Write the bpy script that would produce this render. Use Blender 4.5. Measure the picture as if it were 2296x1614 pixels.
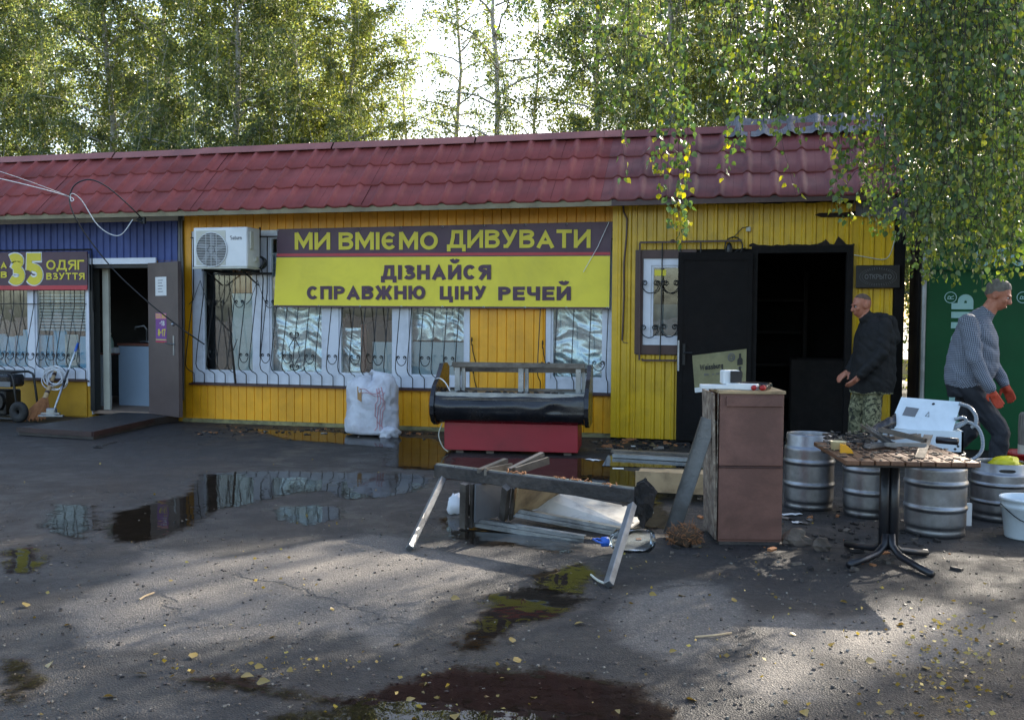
import bpy, math, random
import numpy as np
from mathutils import Vector, Matrix, noise as mnoise
R = math.radians
rng = random.Random(7)
SC = bpy.context.scene
COL = SC.collection
for _o in list(bpy.data.objects): bpy.data.objects.remove(_o)

# ------------------------------------------------------------------ camera, world, sun, exposure
# world: X along the shop fronts (right), Y into the buildings, Z up; the yellow shop's wall is Y = 0
CAM = Vector((0.0, -11.5586, 1.45))
FPX, PW, PH = 2150.0, 2296.0, 1614.0            # focal length and picture size in reference pixels
YAW, PITCH, ROLL = math.atan(560 / 2150), math.atan(95 / 2150), R(.375)
_d0 = Vector((-math.sin(YAW), math.cos(YAW), 0)); _r0 = Vector((math.cos(YAW), math.sin(YAW), 0)); _up = Vector((0, 0, 1))
_d = _d0 * math.cos(PITCH) - _up * math.sin(PITCH); _u0 = _up * math.cos(PITCH) + _d0 * math.sin(PITCH)
_r = _r0 * math.cos(ROLL) + _u0 * math.sin(ROLL); _u = _u0 * math.cos(ROLL) - _r0 * math.sin(ROLL)
cd = bpy.data.cameras.new('camera'); cam = bpy.data.objects.new('camera', cd); COL.objects.link(cam)
cam.matrix_world = Matrix(((_r.x, _u.x, -_d.x, CAM.x), (_r.y, _u.y, -_d.y, CAM.y), (_r.z, _u.z, -_d.z, CAM.z), (0, 0, 0, 1)))
cd.sensor_fit = 'HORIZONTAL'; cd.sensor_width = 36.0; cd.lens = 36.0 * FPX / PW
cd.clip_start = .05; cd.clip_end = 2000
SC.camera = cam

SUN_EL, SUN_AZ = R(28), R(29)                   # azimuth clockwise from +Y
SC.world = bpy.data.worlds.new('World'); SC.world.use_nodes = True
_nt = SC.world.node_tree; _bg = _nt.nodes['Background']
_sky = _nt.nodes.new('ShaderNodeTexSky'); _sky.sky_type = 'NISHITA'; _sky.sun_disc = False
_sky.sun_elevation = SUN_EL; _sky.sun_rotation = SUN_AZ
_sky.air_density = 1.0; _sky.dust_density = 3.0; _sky.ozone_density = .6
_nt.links.new(_sky.outputs[0], _bg.inputs[0]); _bg.inputs[1].default_value = .13
sl = bpy.data.lights.new('sun', 'SUN'); sl.energy = 5.0; sl.angle = R(.53); sl.color = (1, .9, .76)
so = bpy.data.objects.new('sun', sl); COL.objects.link(so); so.location = (20, 30, 30)
SUNV = Vector((math.sin(SUN_AZ) * math.cos(SUN_EL), math.cos(SUN_AZ) * math.cos(SUN_EL), math.sin(SUN_EL)))
so.rotation_euler = SUNV.to_track_quat('Z', 'Y').to_euler()
vs = SC.view_settings; vs.view_transform = 'Standard'; vs.look = 'None'; vs.gamma = 1; vs.use_curve_mapping = False
vs.exposure = 2.05

# ------------------------------------------------------------------ layout: where the sight line through a picture point meets a real plane
def ray(x, y): return _d * FPX + _r * (x - PW / 2) - _u * (y - PH / 2)
def G(x, y, z=0.0):
    v = ray(x, y); return CAM + v * ((z - CAM.z) / v.z)
def F(x, y, Y=0.0):
    v = ray(x, y); return CAM + v * ((Y - CAM.y) / v.y)

# ------------------------------------------------------------------ colours and materials
def lin(h):
    h = h.lstrip('#'); out = []
    for i in (0, 2, 4):
        v = int(h[i:i + 2], 16) / 255
        out.append(v / 12.92 if v <= .04045 else ((v + .055) / 1.055) ** 2.4)
    return out
def rgba(c): 
    if isinstance(c, str): c = lin(c)
    return (c[0], c[1], c[2], 1)
class NT:
    def __init__(s, name):
        s.m = bpy.data.materials.new(name); s.m.use_nodes = True; s.t = s.m.node_tree
        s.t.nodes.clear(); s.out = s.n('ShaderNodeOutputMaterial')
    def n(s, typ, **kw):
        x = s.t.nodes.new(typ)
        for k, v in kw.items():
            if k.startswith('i_'):
                k = k[2:]; k = int(k) if k.isdigit() else k.replace('_', ' ')
                x.inputs[k].default_value = v
            else: setattr(x, k, v)
        return x
    def l(s, a, ao, b, bi): s.t.links.new(a.outputs[ao], b.inputs[bi])
    def coord(s, kind='Object'): 
        return s.n('ShaderNodeTexCoord'), kind
    def noise(s, scale, detail=4, rough=.6, vec=None, dist=0):
        x = s.n('ShaderNodeTexNoise'); x.inputs['Scale'].default_value = scale; x.inputs['Detail'].default_value = detail
        x.inputs['Roughness'].default_value = rough; x.inputs['Distortion'].default_value = dist
        if vec: s.t.links.new(vec, x.inputs['Vector'])
        return x
    def ramp(s, src, a, b, ca=(0, 0, 0, 1), cb=(1, 1, 1, 1)):
        x = s.n('ShaderNodeValToRGB'); e = x.color_ramp.elements
        e[0].position, e[1].position = a, b; e[0].color, e[1].color = ca, cb
        s.t.links.new(src, x.inputs[0]); return x
    def mix(s, fac, a, b, typ='MIX'):
        x = s.n('ShaderNodeMix', data_type='RGBA', blend_type=typ)
        for v, k in ((fac, 0), (a, 6), (b, 7)):
            if hasattr(v, 'default_value') or hasattr(v, 'is_linked'): s.t.links.new(v, x.inputs[k])
            else: x.inputs[k].default_value = v
        return x.outputs[2]
    def math(s, op, a, b=0.0, clamp=False):
        x = s.n('ShaderNodeMath', operation=op, use_clamp=clamp)
        for v, k in ((a, 0), (b, 1)):
            if hasattr(v, 'is_linked'): s.t.links.new(v, x.inputs[k])
            else: x.inputs[k].default_value = v
        return x.outputs[0]
def pmat(name, c1, c2=None, scale=6, rough=.6, metal=0, bump=.15, bscale=40, dirt=None, damt=.5, dscale=2.5, rvar=.12, spec=.5, stretch=None, vary=.0, coat=0, trans=0):
    """principled material: two-tone noise, optional dirt patches, roughness variation, fine bump, per-object variation"""
    k = NT(name); tc = k.n('ShaderNodeTexCoord'); vec = tc.outputs['Object']
    geo = k.n('ShaderNodeNewGeometry'); vec = geo.outputs['Position']
    if stretch:
        mp = k.n('ShaderNodeMapping'); mp.inputs['Scale'].default_value = stretch; k.t.links.new(vec, mp.inputs['Vector']); vec = mp.outputs[0]
    c1 = rgba(c1); c2 = rgba(c2) if c2 else tuple(v * .8 for v in c1[:3]) + (1,)
    n1 = k.noise(scale, 5, .62, vec)
    col = k.mix(k.ramp(n1.outputs[0], .32, .68).outputs[0], c1, c2)
    if vary:
        oi = k.n('ShaderNodeObjectInfo'); hv = k.n('ShaderNodeHueSaturation')
        v = k.math('MULTIPLY_ADD', oi.outputs['Random'], vary * 2); k.t.nodes[-1].inputs[2].default_value = 1 - vary
        k.t.links.new(v, hv.inputs['Value']); k.t.links.new(col, hv.inputs['Color']); col = hv.outputs[0]
    b = k.n('ShaderNodeBsdfPrincipled')
    if dirt:
        n2 = k.noise(dscale, 8, .7, geo.outputs['Position'], .4)
        dm = k.math('MULTIPLY', k.ramp(n2.outputs[0], .45, .68).outputs[0], damt)
        col = k.mix(dm, col, rgba(dirt))
    k.t.links.new(col, b.inputs['Base Color'])
    n3 = k.noise(scale * 3, 4, .6, vec)
    rr = k.math('MULTIPLY_ADD', n3.outputs[0], rvar * 2, True); k.t.nodes[-1].inputs[2].default_value = rough - rvar
    k.t.links.new(rr, b.inputs['Roughness'])
    b.inputs['Metallic'].default_value = metal; b.inputs['Specular IOR Level'].default_value = spec
    b.inputs['Coat Weight'].default_value = coat
    if bump:
        n4 = k.noise(bscale, 5, .6, vec); bp = k.n('ShaderNodeBump'); bp.inputs['Strength'].default_value = bump; bp.inputs['Distance'].default_value = .02
        k.l(n4, 0, bp, 'Height'); k.l(bp, 0, b, 'Normal')
    k.l(b, 0, k.out, 0); return k.m
def glassmat(name, tint=(.9, .95, .95), ior=1.45, rough=.0, base=.06):
    k = NT(name); fr = k.n('ShaderNodeFresnel'); fr.inputs[0].default_value = ior
    t = k.n('ShaderNodeBsdfTransparent'); t.inputs[0].default_value = (*tint, 1)
    g = k.n('ShaderNodeBsdfGlossy'); g.inputs['Roughness'].default_value = rough
    mx = k.n('ShaderNodeMixShader'); f = k.math('ADD', fr.outputs[0], base, True)
    geo = k.n('ShaderNodeNewGeometry'); nz = k.noise(3.0, 2, .5, geo.outputs['Position']); bp = k.n('ShaderNodeBump')
    bp.inputs['Strength'].default_value = .04; bp.inputs['Distance'].default_value = .05; k.l(nz, 0, bp, 'Height'); k.l(bp, 0, g, 'Normal')
    k.t.links.new(f, mx.inputs[0]); k.l(t, 0, mx, 1); k.l(g, 0, mx, 2); k.l(mx, 0, k.out, 0); return k.m
def leafmat(name, cols, tr, trans=.45, bright=None):
    k = NT(name); geo = k.n('ShaderNodeNewGeometry'); oi = k.n('ShaderNodeObjectInfo')
    rp = k.n('ShaderNodeValToRGB'); e = rp.color_ramp.elements
    while len(e) < len(cols): e.new(.5)
    for i, c in enumerate(cols): e[i].position = i / (len(cols) - 1); e[i].color = rgba(c)
    k.t.links.new(geo.outputs['Random Per Island'], rp.inputs[0])
    n = k.noise(.45, 3, .6, geo.outputs['Position']); 
    col = k.mix(k.ramp(n.outputs[0], .4, .65).outputs[0], rp.outputs[0], k.mix(1.0, rp.outputs[0], (1.25, 1.12, .6, 1), 'MULTIPLY'))
    d = k.n('ShaderNodeBsdfPrincipled'); d.inputs['Roughness'].default_value = .32; k.t.links.new(col, d.inputs['Base Color'])
    t = k.n('ShaderNodeBsdfTranslucent'); k.t.links.new(k.mix(1.0, col, tr, 'MULTIPLY'), t.inputs[0])
    mx = k.n('ShaderNodeMixShader'); mx.inputs[0].default_value = trans; k.l(d, 0, mx, 1); k.l(t, 0, mx, 2); k.l(mx, 0, k.out, 0)
    return k.m

# ------------------------------------------------------------------ mesh building
class MB:
    def __init__(s): s.v = []; s.f = []; s.mi = []
    def add(s, vs, fs, m=0):
        o = len(s.v); s.v += [tuple(p) for p in vs]; s.f += [tuple(i + o for i in f) for f in fs]; s.mi += [m] * len(fs); return s
    def box(s, c, size, rot=None, m=0, bev=0):
        hx, hy, hz = (x / 2 for x in size); M = rot or Matrix.Identity(3); c = Vector(c)
        if not bev:
            vs = [c + M @ Vector((x, y, z)) for x in (-hx, hx) for y in (-hy, hy) for z in (-hz, hz)]
            return s.add(vs, [(0, 1, 3, 2), (4, 6, 7, 5), (0, 4, 5, 1), (2, 3, 7, 6), (0, 2, 6, 4), (1, 5, 7, 3)], m)
        b = min(bev, hx * .9, hy * .9, hz * .9); vs = []; idx = {}
        for sx in (-1, 1):
            for sy in (-1, 1):
                for sz in (-1, 1):
                    for a in range(3):
                        p = [sx * hx, sy * hy, sz * hz]
                        for q in range(3):
                            if q != a: p[q] -= (sx, sy, sz)[q] * b
                        idx[(sx, sy, sz, a)] = len(vs); vs.append(c + M @ Vector(p))
        fs = []
        def I(sg, a): return idx[(*sg, a)]
        for a in range(3):
            for sg in (-1, 1):
                u, w = [q for q in range(3) if q != a]; quad = []
                for su, sw in ((-1, -1), (1, -1), (1, 1), (-1, 1)):
                    t = [0, 0, 0]; t[a] = sg; t[u] = su; t[w] = sw; quad.append(I(tuple(t), a))
                fs.append(tuple(quad))
            u, w = [q for q in range(3) if q != a]
            for su in (-1, 1):
                for sw in (-1, 1):
                    t1 = [0, 0, 0]; t1[a] = -1; t1[u] = su; t1[w] = sw; t2 = list(t1); t2[a] = 1
                    fs.append((I(tuple(t1), u), I(tuple(t2), u), I(tuple(t2), w), I(tuple(t1), w)))
        for sx in (-1, 1):
            for sy in (-1, 1):
                for sz in (-1, 1): fs.append(tuple(I((sx, sy, sz), a) for a in range(3)))
        return s.add(vs, fs, m)
    def b2(s, x0, x1, y0, y1, z0, z1, m=0, bev=0):
        return s.box(((x0 + x1) / 2, (y0 + y1) / 2, (z0 + z1) / 2), (abs(x1 - x0), abs(y1 - y0), abs(z1 - z0)), None, m, bev)
    def bar(s, p, q, w, h, up=(0, 0, 1), m=0, bev=0):
        p, q = Vector(p), Vector(q); x = q - p; L = x.length; x.normalize(); z = Vector(up); z = (z - x * z.dot(x))
        if z.length < 1e-4: z = x.orthogonal()
        z.normalize(); y = z.cross(x); M = Matrix((x, y, z)).transposed()
        return s.box((p + q) / 2, (L, w, h), M, m, bev)
    def tube(s, pts, r, n=6, m=0, cap=True, closed=False):
        pts = [Vector(p) for p in pts]; k = len(pts); rs = r if isinstance(r, (list, tuple)) else [r] * k
        t0 = (pts[1] - pts[0]).normalized(); a = t0.orthogonal().normalized(); vs = []
        for i, p in enumerate(pts):
            if closed: t = (pts[(i + 1) % k] - pts[i - 1])
            else: t = pts[min(i + 1, k - 1)] - pts[max(i - 1, 0)]
            if t.length < 1e-9: t = t0
            t = t.normalized(); a = (a - t * a.dot(t))
            a = a.normalized() if a.length > 1e-6 else t.orthogonal().normalized()
            b = t.cross(a)
            for j in range(n):
                th = 2 * math.pi * j / n; vs.append(p + (a * math.cos(th) + b * math.sin(th)) * rs[i])
        fs = []
        for i in range(k if closed else k - 1):
            i2 = (i + 1) % k
            for j in range(n): fs.append((i * n + j, i * n + (j + 1) % n, i2 * n + (j + 1) % n, i2 * n + j))
        if cap and not closed: fs += [tuple(range(n))[::-1], tuple((k - 1) * n + j for j in range(n))]
        return s.add(vs, fs, m)
    def lathe(s, prof, n=24, c=(0, 0, 0), m=0, M=None, capb=False, capt=False):
        c = Vector(c); vs = []
        for r, z in prof:
            for j in range(n):
                th = 2 * math.pi * j / n; p = Vector((r * math.cos(th), r * math.sin(th), z)); vs.append(c + (M @ p if M else p))
        fs = []
        for i in range(len(prof) - 1):
            for j in range(n): fs.append((i * n + j, i * n + (j + 1) % n, (i + 1) * n + (j + 1) % n, (i + 1) * n + j))
        if capb: fs.append(tuple(range(n))[::-1])
        if capt: fs.append(tuple((len(prof) - 1) * n + j for j in range(n)))
        return s.add(vs, fs, m)
    def prism(s, poly, d, m=0):
        """closed 3-D polygon extruded by vector d"""
        n = len(poly); d = Vector(d); vs = [Vector(p) for p in poly] + [Vector(p) + d for p in poly]
        fs = [tuple(range(n))[::-1], tuple(range(n, 2 * n))] + [(i, (i + 1) % n, n + (i + 1) % n, n + i) for i in range(n)]
        return s.add(vs, fs, m)
    def ell(s, c, rad, n=12, k=8, M=None, m=0, amp=0, fr=3, seed=0):
        c = Vector(c); vs = []; fs = []
        for i in range(k + 1):
            ph = math.pi * i / k
            for j in range(n):
                th = 2 * math.pi * j / n; p = Vector((math.sin(ph) * math.cos(th), math.sin(ph) * math.sin(th), math.cos(ph)))
                if amp: p = p * (1 + amp * mnoise.noise(p * fr + Vector((seed, seed * 2.3, 0))))
                p = Vector((p.x * rad[0], p.y * rad[1], p.z * rad[2])); vs.append(c + (M @ p if M else p))
        for i in range(k):
            for j in range(n): fs.append((i * n + j, (i + 1) * n + j, (i + 1) * n + (j + 1) % n, i * n + (j + 1) % n))
        return s.add(vs, fs, m)
    def grid(s, fn, nu, nv, m=0):
        vs = [fn(i / nu, j / nv) for j in range(nv + 1) for i in range(nu + 1)]
        fs = [(j * (nu + 1) + i, j * (nu + 1) + i + 1, (j + 1) * (nu + 1) + i + 1, (j + 1) * (nu + 1) + i) for j in range(nv) for i in range(nu)]
        return s.add(vs, fs, m)
    def build(s, name, mats, parent=None, smooth=False, label=None, cat=None, group=None, kind=None):
        org = Vector((0, 0, 0))
        if parent is not None: org = root_loc(parent)
        elif s.v:
            a = np.array(s.v); lo, hi = a.min(0), a.max(0); org = Vector(((lo[0] + hi[0]) / 2, (lo[1] + hi[1]) / 2, lo[2]))
        me = bpy.data.meshes.new(name); me.from_pydata([tuple(Vector(p) - org) for p in s.v], [], s.f)
        for mt in (mats if isinstance(mats, (list, tuple)) else [mats]): me.materials.append(mt)
        if len(me.materials) > 1: me.polygons.foreach_set('material_index', s.mi)
        if smooth: me.polygons.foreach_set('use_smooth', [True] * len(s.f))
        me.update(); me.validate()
        if smooth == 'auto': me.set_sharp_from_angle(angle=R(38))
        o = bpy.data.objects.new(name, me); COL.objects.link(o)
        if parent is not None: o.parent = parent
        else: o.location = org
        tag(o, label, cat, group, kind); return o
def root_loc(o):
    while o.parent is not None: o = o.parent
    return Vector(o.location)
def tag(o, label=None, cat=None, group=None, kind=None):
    for k, v in (('label', label), ('category', cat), ('group', group), ('kind', kind)):
        if v: o[k] = v
    return o
def thing(name, loc, label, cat, group=None):
    o = bpy.data.objects.new(name, None); COL.objects.link(o); o.location = Vector(loc); o.empty_display_size = .1
    return tag(o, label, cat, group)
def copy_part(src, parent, dx=(0, 0, 0)):
    c = src.copy(); COL.objects.link(c); c.parent = parent; c.location = Vector(src.location) + Vector(dx); return c
def copy_tree(o, parent=None):
    c = o.copy(); COL.objects.link(c); c.parent = parent
    for ch in list(o.children): copy_tree(ch, c)
    return c
def rotz(a): return Matrix.Rotation(a, 3, 'Z')
def lerp(a, b, t): return a + (b - a) * t

# ------------------------------------------------------------------ lettering: every glyph is a set of bold strokes in a W x 1 box
def arc(cx, cy, rx, ry, a0, a1, n=10):
    return [(cx + rx * math.cos(R(a0 + (a1 - a0) * i / n)), cy + ry * math.sin(R(a0 + (a1 - a0) * i / n))) for i in range(n + 1)]
def glyph(ch, s):
    L, B, T = s / 2, s / 2, 1 - s / 2; h = .5
    def V(x): return [(x, 0), (x, 1)]
    W = .78
    if ch in 'МM': W = .95; Q = W - L; return W, [V(L), V(Q), [(L, .99), (W / 2, .26), (Q, .99)]]
    if ch in 'ИЙ':
        W = .82; Q = W - L; st = [V(L), V(Q), [(L, .1), (Q, .9)]]
        if ch == 'Й': st.append(arc(W / 2, 1.42, .19, .21, 190, 350, 10))
        return W, st
    if ch in 'ВB': W = .76; return W, [V(L), [(L, T)] + arc(W * .55, .76, W * .3, T - .76, 90, -90) + [(L, .52)], [(L, .52)] + arc(W * .58, (.52 + B) / 2, W - L - W * .58, (.52 - B) / 2, 90, -90) + [(L, B)]]
    if ch in 'ІI': return s, [V(L)]
    if ch in 'СC': W = .8; return W, [arc(W * .5, h, W * .5 - L, h - B, 42, 318, 20)]
    if ch == 'Є': W = .78; return W, [arc(W * .5, h, W * .5 - L, h - B, 42, 318, 20), [(L, h), (W * .72, h)]]
    if ch in 'ОO0': W = .88 if ch != '0' else .62; return W, [('c', arc(W * .5, h, W * .5 - L, h - B, 0, 345, 23))]
    if ch == 'Д': W = .95; return W, [[(.1, B), (W - .1, B)], [(.2, B), (.3, .6), (.32, T), (W - .12 - L, T), (W - .12 - L, B)], [(L * .8, B + L), (L * .8, -.2)], [(W - L * .8, B + L), (W - L * .8, -.2)]]
    if ch == 'Ц': W = .9; return W, [V(L), [(W - .1 - L, 1), (W - .1 - L, B)], [(0, B), (W, B)], [(W - L, B + L), (W - L, -.2)]]
    if ch in 'УY': W = .8; return W, [[(L * .9, 1), (W * .52, .38)], [(W - L * .9, 1), (W * .47, .26), (W * .34, B), (W * .12, B)]]
    if ch in 'АA': W = .9; return W, [[(L * .9, 0), (W / 2, .8), (W - L * .9, 0)], [(W * .22, .3), (W * .78, .3)]]
    if ch in 'ТT': W = .76; return W, [V(W / 2), [(0, T), (W, T)]]
    if ch in 'З3':
        W = .72; return W, [arc(W * .42, .745, W * .44 - L * .6, T - .745, 150, -90, 12) + [(W * .3, .49)], [(W * .3, .49)] + arc(W * .45, (.49 + B) / 2, W * .55 - L, (.49 - B) / 2, 90, -150, 14)]
    if ch == '5': W = .72; return W, [[(W * .92, T), (L * 1.2, T), (L * 1.0, .46)], [(L * .9, .5), (W * .3, .585)] + arc(W * .46, .335, W * .54 - L, .335 - B, 85, -150, 14)]
    if ch == '8': W = .7; return W, [('c', arc(W * .5, .74, W * .44 - L, T - .74, 0, 340, 17)), ('c', arc(W * .5, .28, W * .5 - L, .28 - B, 0, 340, 17))]
    if ch == '1': W = .45; return W, [[(W - L, 0), (W - L, 1)], [(W - L, .92), (.0, .7)]]
    if ch == '7': W = .66; return W, [[(0, T), (W - L, T), (W * .35, 0)]]
    if ch in 'НH': W = .8; return W, [V(L), V(W - L), [(L, h), (W - L, h)]]
    if ch == 'Я': W = .78; return W, [V(W - L), [(W - L, T)] + arc(W * .45, .73, W * .45 - L, T - .73, 90, 270) + [(W - L, .46)], [(W * .52, .46), (L, 0)]]
    if ch in 'РP': W = .74; return W, [V(L), [(L, T)] + arc(W * .5, .7, W * .5 - L, T - .7, 90, -90) + [(L, .7 - (T - .7))]]
    if ch == 'R': W = .76; return W, [V(L), [(L, T)] + arc(W * .5, .73, W * .5 - L, T - .73, 90, -90) + [(L, .46)], [(W * .45, .46), (W - L, 0)]]
    if ch == 'П': W = .8; return W, [V(L), V(W - L), [(0, T), (W, T)]]
    if ch == 'Л': W = .84; return W, [[(0, B), (.12, B * 1.2), (.2, .4), (.22, T), (W - L, T), (W - L, 0)]]
    if ch == 'Ж': W = 1.15; return W, [V(W / 2), [(L, 0), (W * .36, .5), (L, 1)], [(W - L, 0), (W * .64, .5), (W - L, 1)], [(W * .34, .5), (W * .66, .5)]]
    if ch == 'Ю': W = 1.1; c = .69; return W, [V(L), [(L, h), (.35, h)], ('c', arc(c, h, W - c - L, h - B, 0, 345, 23))]
    if ch in 'ЕE': W = .7; return W, [V(L), [(0, T), (W, T)], [(0, .51), (W * .93, .51)], [(0, B), (W, B)]]
    if ch == 'Ч': W = .76; return W, [V(W - L), [(L, 1), (L, .66)] + arc(L + .2, .62, .2, .17, 180, 270, 6) + [(W - L, .45)]]
    if ch == 'Г': W = .62; return W, [V(L), [(0, T), (W, T)]]
    if ch in 'КK': W = .76; return W, [V(L), [(W - L * .9, 1), (L, .46)], [(W * .42, .58), (W - L * .8, 0)]]
    if ch in 'ЬЫ':
        w = .72; st = [V(L), [(L, .57)] + arc(w * .5, (.57 + B) / 2, w * .5 - L, (.57 - B) / 2, 90, -90) + [(L, B)]]
        if ch == 'Ы': return w + .12 + s, st + [V(w + .12 + L)]
        return w, st
    if ch == 'Б': W = .74; return W, [V(L), [(0, T), (W * .92, T)], [(L, .57)] + arc(W * .52, (.57 + B) / 2, W * .48 - L, (.57 - B) / 2, 90, -90) + [(L, B)]]
    if ch == 'S': W = .7; return W, [arc(W * .5, .74, W * .5 - L, T - .74, 40, 270, 10) + arc(W * .5, .26, W * .5 - L, .24 - B * .4, 90, -140, 10)]
    if ch == 'W': W = 1.15; return W, [[(L, 1), (W * .28, .06), (W * .5, .85), (W * .72, .06), (W - L, 1)]]
    x = .68
    if ch == 'a': W = .58; return W, [[(W - L, 0), (W - L, x)], ('c', arc(W * .47, x / 2, W * .47 - L, x / 2 - B, 0, 340, 15))]
    if ch == 'b': W = .6; return W, [V(L), ('c', arc(W * .53, x / 2, W * .47 - L, x / 2 - B, 0, 340, 15))]
    if ch == 'g': W = .6; return W, [[(W - L, x), (W - L, -.12), (W * .6, -.28), (L, -.22)], ('c', arc(W * .47, x / 2, W * .47 - L, x / 2 - B, 0, 340, 15))]
    if ch == 't': W = .42; return W, [[(W * .4, .95), (W * .4, B), (W, B)], [(0, x - L), (W, x - L)]]
    if ch == 'u': W = .56; return W, [[(L, x), (L, .25)] + arc(W / 2, .25, W / 2 - L, .25 - B, 180, 360, 8), [(W - L, x), (W - L, 0)]]
    if ch == 'n': W = .56; return W, [[(L, 0), (L, x)], [(L, x - .25)] + arc(W / 2, x - .25, W / 2 - L, .25 - B, 180, 0, 8) + [(W - L, 0)]]
    if ch == 'r': W = .38; return W, [[(L, 0), (L, x)], [(L, x - .22), (W * .6, x - B), (W, x - B)]]
    if ch == 'i': return s, [[(L, 0), (L, x)], [(L, .82), (L, 1)]]
    if ch == 's': W = .5; return W, [[(W - L * .5, x - B), (L * 1.4, x - B), (L, x * .62), (W - L, x * .42), (W - L * 1.3, B), (0, B)]]
    if ch == '-': return .4, [[(0, .5), (.4, .5)]]
    if ch == '.': return s, [[(L, 0), (L, s)]]
    if ch == '!': return s, [[(L, .3), (L, 1)], [(L, 0), (L, s)]]
    if ch == '®': return 1.0, [('c', arc(.5, .5, .44, .44, 0, 345, 23)), [(.38, .25), (.38, .75)], [(.38, .7)] + arc(.5, .61, .1, .09, 90, -90, 6) + [(.38, .52)], [(.5, .52), (.64, .25)]]
    return .4, []
def ribbon(pts, s, closed=False):
    P = [Vector((p[0], p[1])) for p in pts]; k = len(P); l, r = [], []
    for i in range(k):
        a = P[i - 1] if (closed or i) else None; b = P[(i + 1) % k] if (closed or i < k - 1) else None
        d1 = (P[i] - a).normalized() if a is not None else None; d2 = (b - P[i]).normalized() if b is not None else None
        if d1 is None: d1 = d2
        if d2 is None: d2 = d1
        n1, n2 = Vector((-d1.y, d1.x)), Vector((-d2.y, d2.x)); m = n1 + n2
        if m.length < .05: m = n1
        m.normalize(); q = m * (s / 2 / max(m.dot(n1), .45)); l.append(P[i] + q); r.append(P[i] - q)
    fs = []
    for i in range(k if closed else k - 1):
        j = (i + 1) % k; fs.append((i, k + i, k + j, j))
    return l + r, fs
def lettering(body, origin, ex, ey, w, h, mat, parent, s=.2, gap=.1, space=.34, lift=.0015, name='lettering', slant=0):
    """letters fitted into a w x h box whose lower-left corner is origin (ey spans the cap height)"""
    x = 0; vs = []; fs = []; ly = []; q = 0
    for ch in body:
        if ch == ' ': x += space; continue
        gw, st = glyph(ch, s)
        for k in st:
            cl = k[0] == 'c'; pts = k[1] if cl else k
            a, f = ribbon(pts, s if ch != '®' else s * .5, cl); o = len(vs); q += 1
            vs += [(p.x + x, p.y) for p in a]; ly += [(q % 5) * .0003] * len(a); fs += [tuple(i + o for i in t) for t in f]
        x += gw + gap
    x -= gap; sx = w / x; ex, ey = Vector(ex), Vector(ey); n = ex.cross(ey).normalized(); o = Vector(origin); mb = MB()
    mb.add([o + ex * (p[0] * sx + slant * p[1] * h) + ey * (p[1] * h) + n * (lift + e) for p, e in zip(vs, ly)], fs)
    return mb.build(name, mat, parent)

# ------------------------------------------------------------------ materials of the place
M = {}
M['yellow'] = pmat('yellow siding paint', '#efa91a', '#e19d14', 3, .42, 0, .08, 30, '#7d5a18', .35, 1.2, vary=.05)
M['yellow2'] = pmat('greenish yellow sheet paint', '#dab216', '#caa412', 3, .36, 0, .06, 30, '#5a4510', .4, 1.3, vary=.03)
M['yellowwall'] = pmat('yellow painted render', '#bb8d18', '#ab8014', 3, .6, 0, .2, 40, '#6e5220', .4, 1.5)
M['blue'] = pmat('blue sheet paint', '#505e92', '#465384', 3, .6, 0, .05, 30, '#2c3050', .3, 1.5, vary=.03, spec=.25)
M['tile'] = pmat('red tile paint', '#86413c', '#783936', 2, .6, 0, .04, 60, '#4a2622', .4, 2, vary=.07, spec=.25)
M['cap'] = pmat('ridge flashing paint', '#945a50', '#884f46', 2, .4, 0, .05, 40, '#55302c', .4, 2)
M['soffit'] = pmat('weathered soffit boards', '#8d8468', '#7a7058', 4, .7, 0, .2, 30, '#4d4636', .5, 2, vary=.08)
M['brownmetal'] = pmat('brown painted steel', '#4a2e29', '#3d2622', 4, .45, 0, .08, 60, '#2a1a16', .4, 3)
M['doorbrown'] = pmat('brown door paint', '#574a48', '#4c403f', 2, .42, 0, .06, 80, '#3a302e', .4, 1.5)
M['darksteel'] = pmat('dark grille steel', '#16191c', '#20201f', 8, .4, .3, .1, 80)
M['burnt'] = pmat('charred black steel', '#080707', '#0f0c0b', 3, .75, 0, .3, 25, '#1a110d', .4, 2, spec=.25)
M['soot'] = pmat('soot', '#1b1410', '#2a1e14', 5, .9, 0, .3, 30)
M['room'] = pmat('dark room walls', '#2b2724', '#221e1c', 2, .9, 0, .1)
M['char'] = pmat('burnt out room', '#060505', '#0b0908', 2, .95, 0, .4, 12)
M['pvc'] = pmat('white window plastic', '#d5dae2', '#ccd1da', 2, .3, 0, .02, 60, '#8d8f92', .35, 2.5)
M['foundation'] = pmat('mouldy plinth concrete', '#8b8358', '#6d6a4c', 6, .9, 0, .6, 30, '#3a3628', .8, 4)
M['concrete'] = pmat('wet concrete', '#3c3836', '#2e2a2a', 5, .5, 0, .5, 40, '#1d1a1a', .6, 2)
M['redbrownpaint'] = pmat('dark red floor paint', '#3b2323', '#2c1a1b', 4, .5, 0, .3, 40, '#191312', .6, 2)
M['tan'] = pmat('tan floor boards', '#8d7766', '#7a6657', 3, .6, 0, .1)
M['white'] = pmat('white enamel', '#d9dcdb', '#cfd3d3', 2, .35, 0, .03, 60, '#9a9890', .3, 2)
M['offwhite'] = pmat('yellowed white plastic', '#c3c3b4', '#b4b4a6', 3, .45, 0, .04, 60, '#83816f', .3, 2)
M['grey'] = pmat('mid grey plastic', '#6c6e70', '#5d5f62', 3, .5, 0, .05)
M['black'] = pmat('black plastic', '#0f1012', '#17181a', 4, .4, 0, .08, 60)
M['rubber'] = pmat('black rubber', '#141414', '#1d1c1b', 6, .7, 0, .2, 60)
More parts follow.
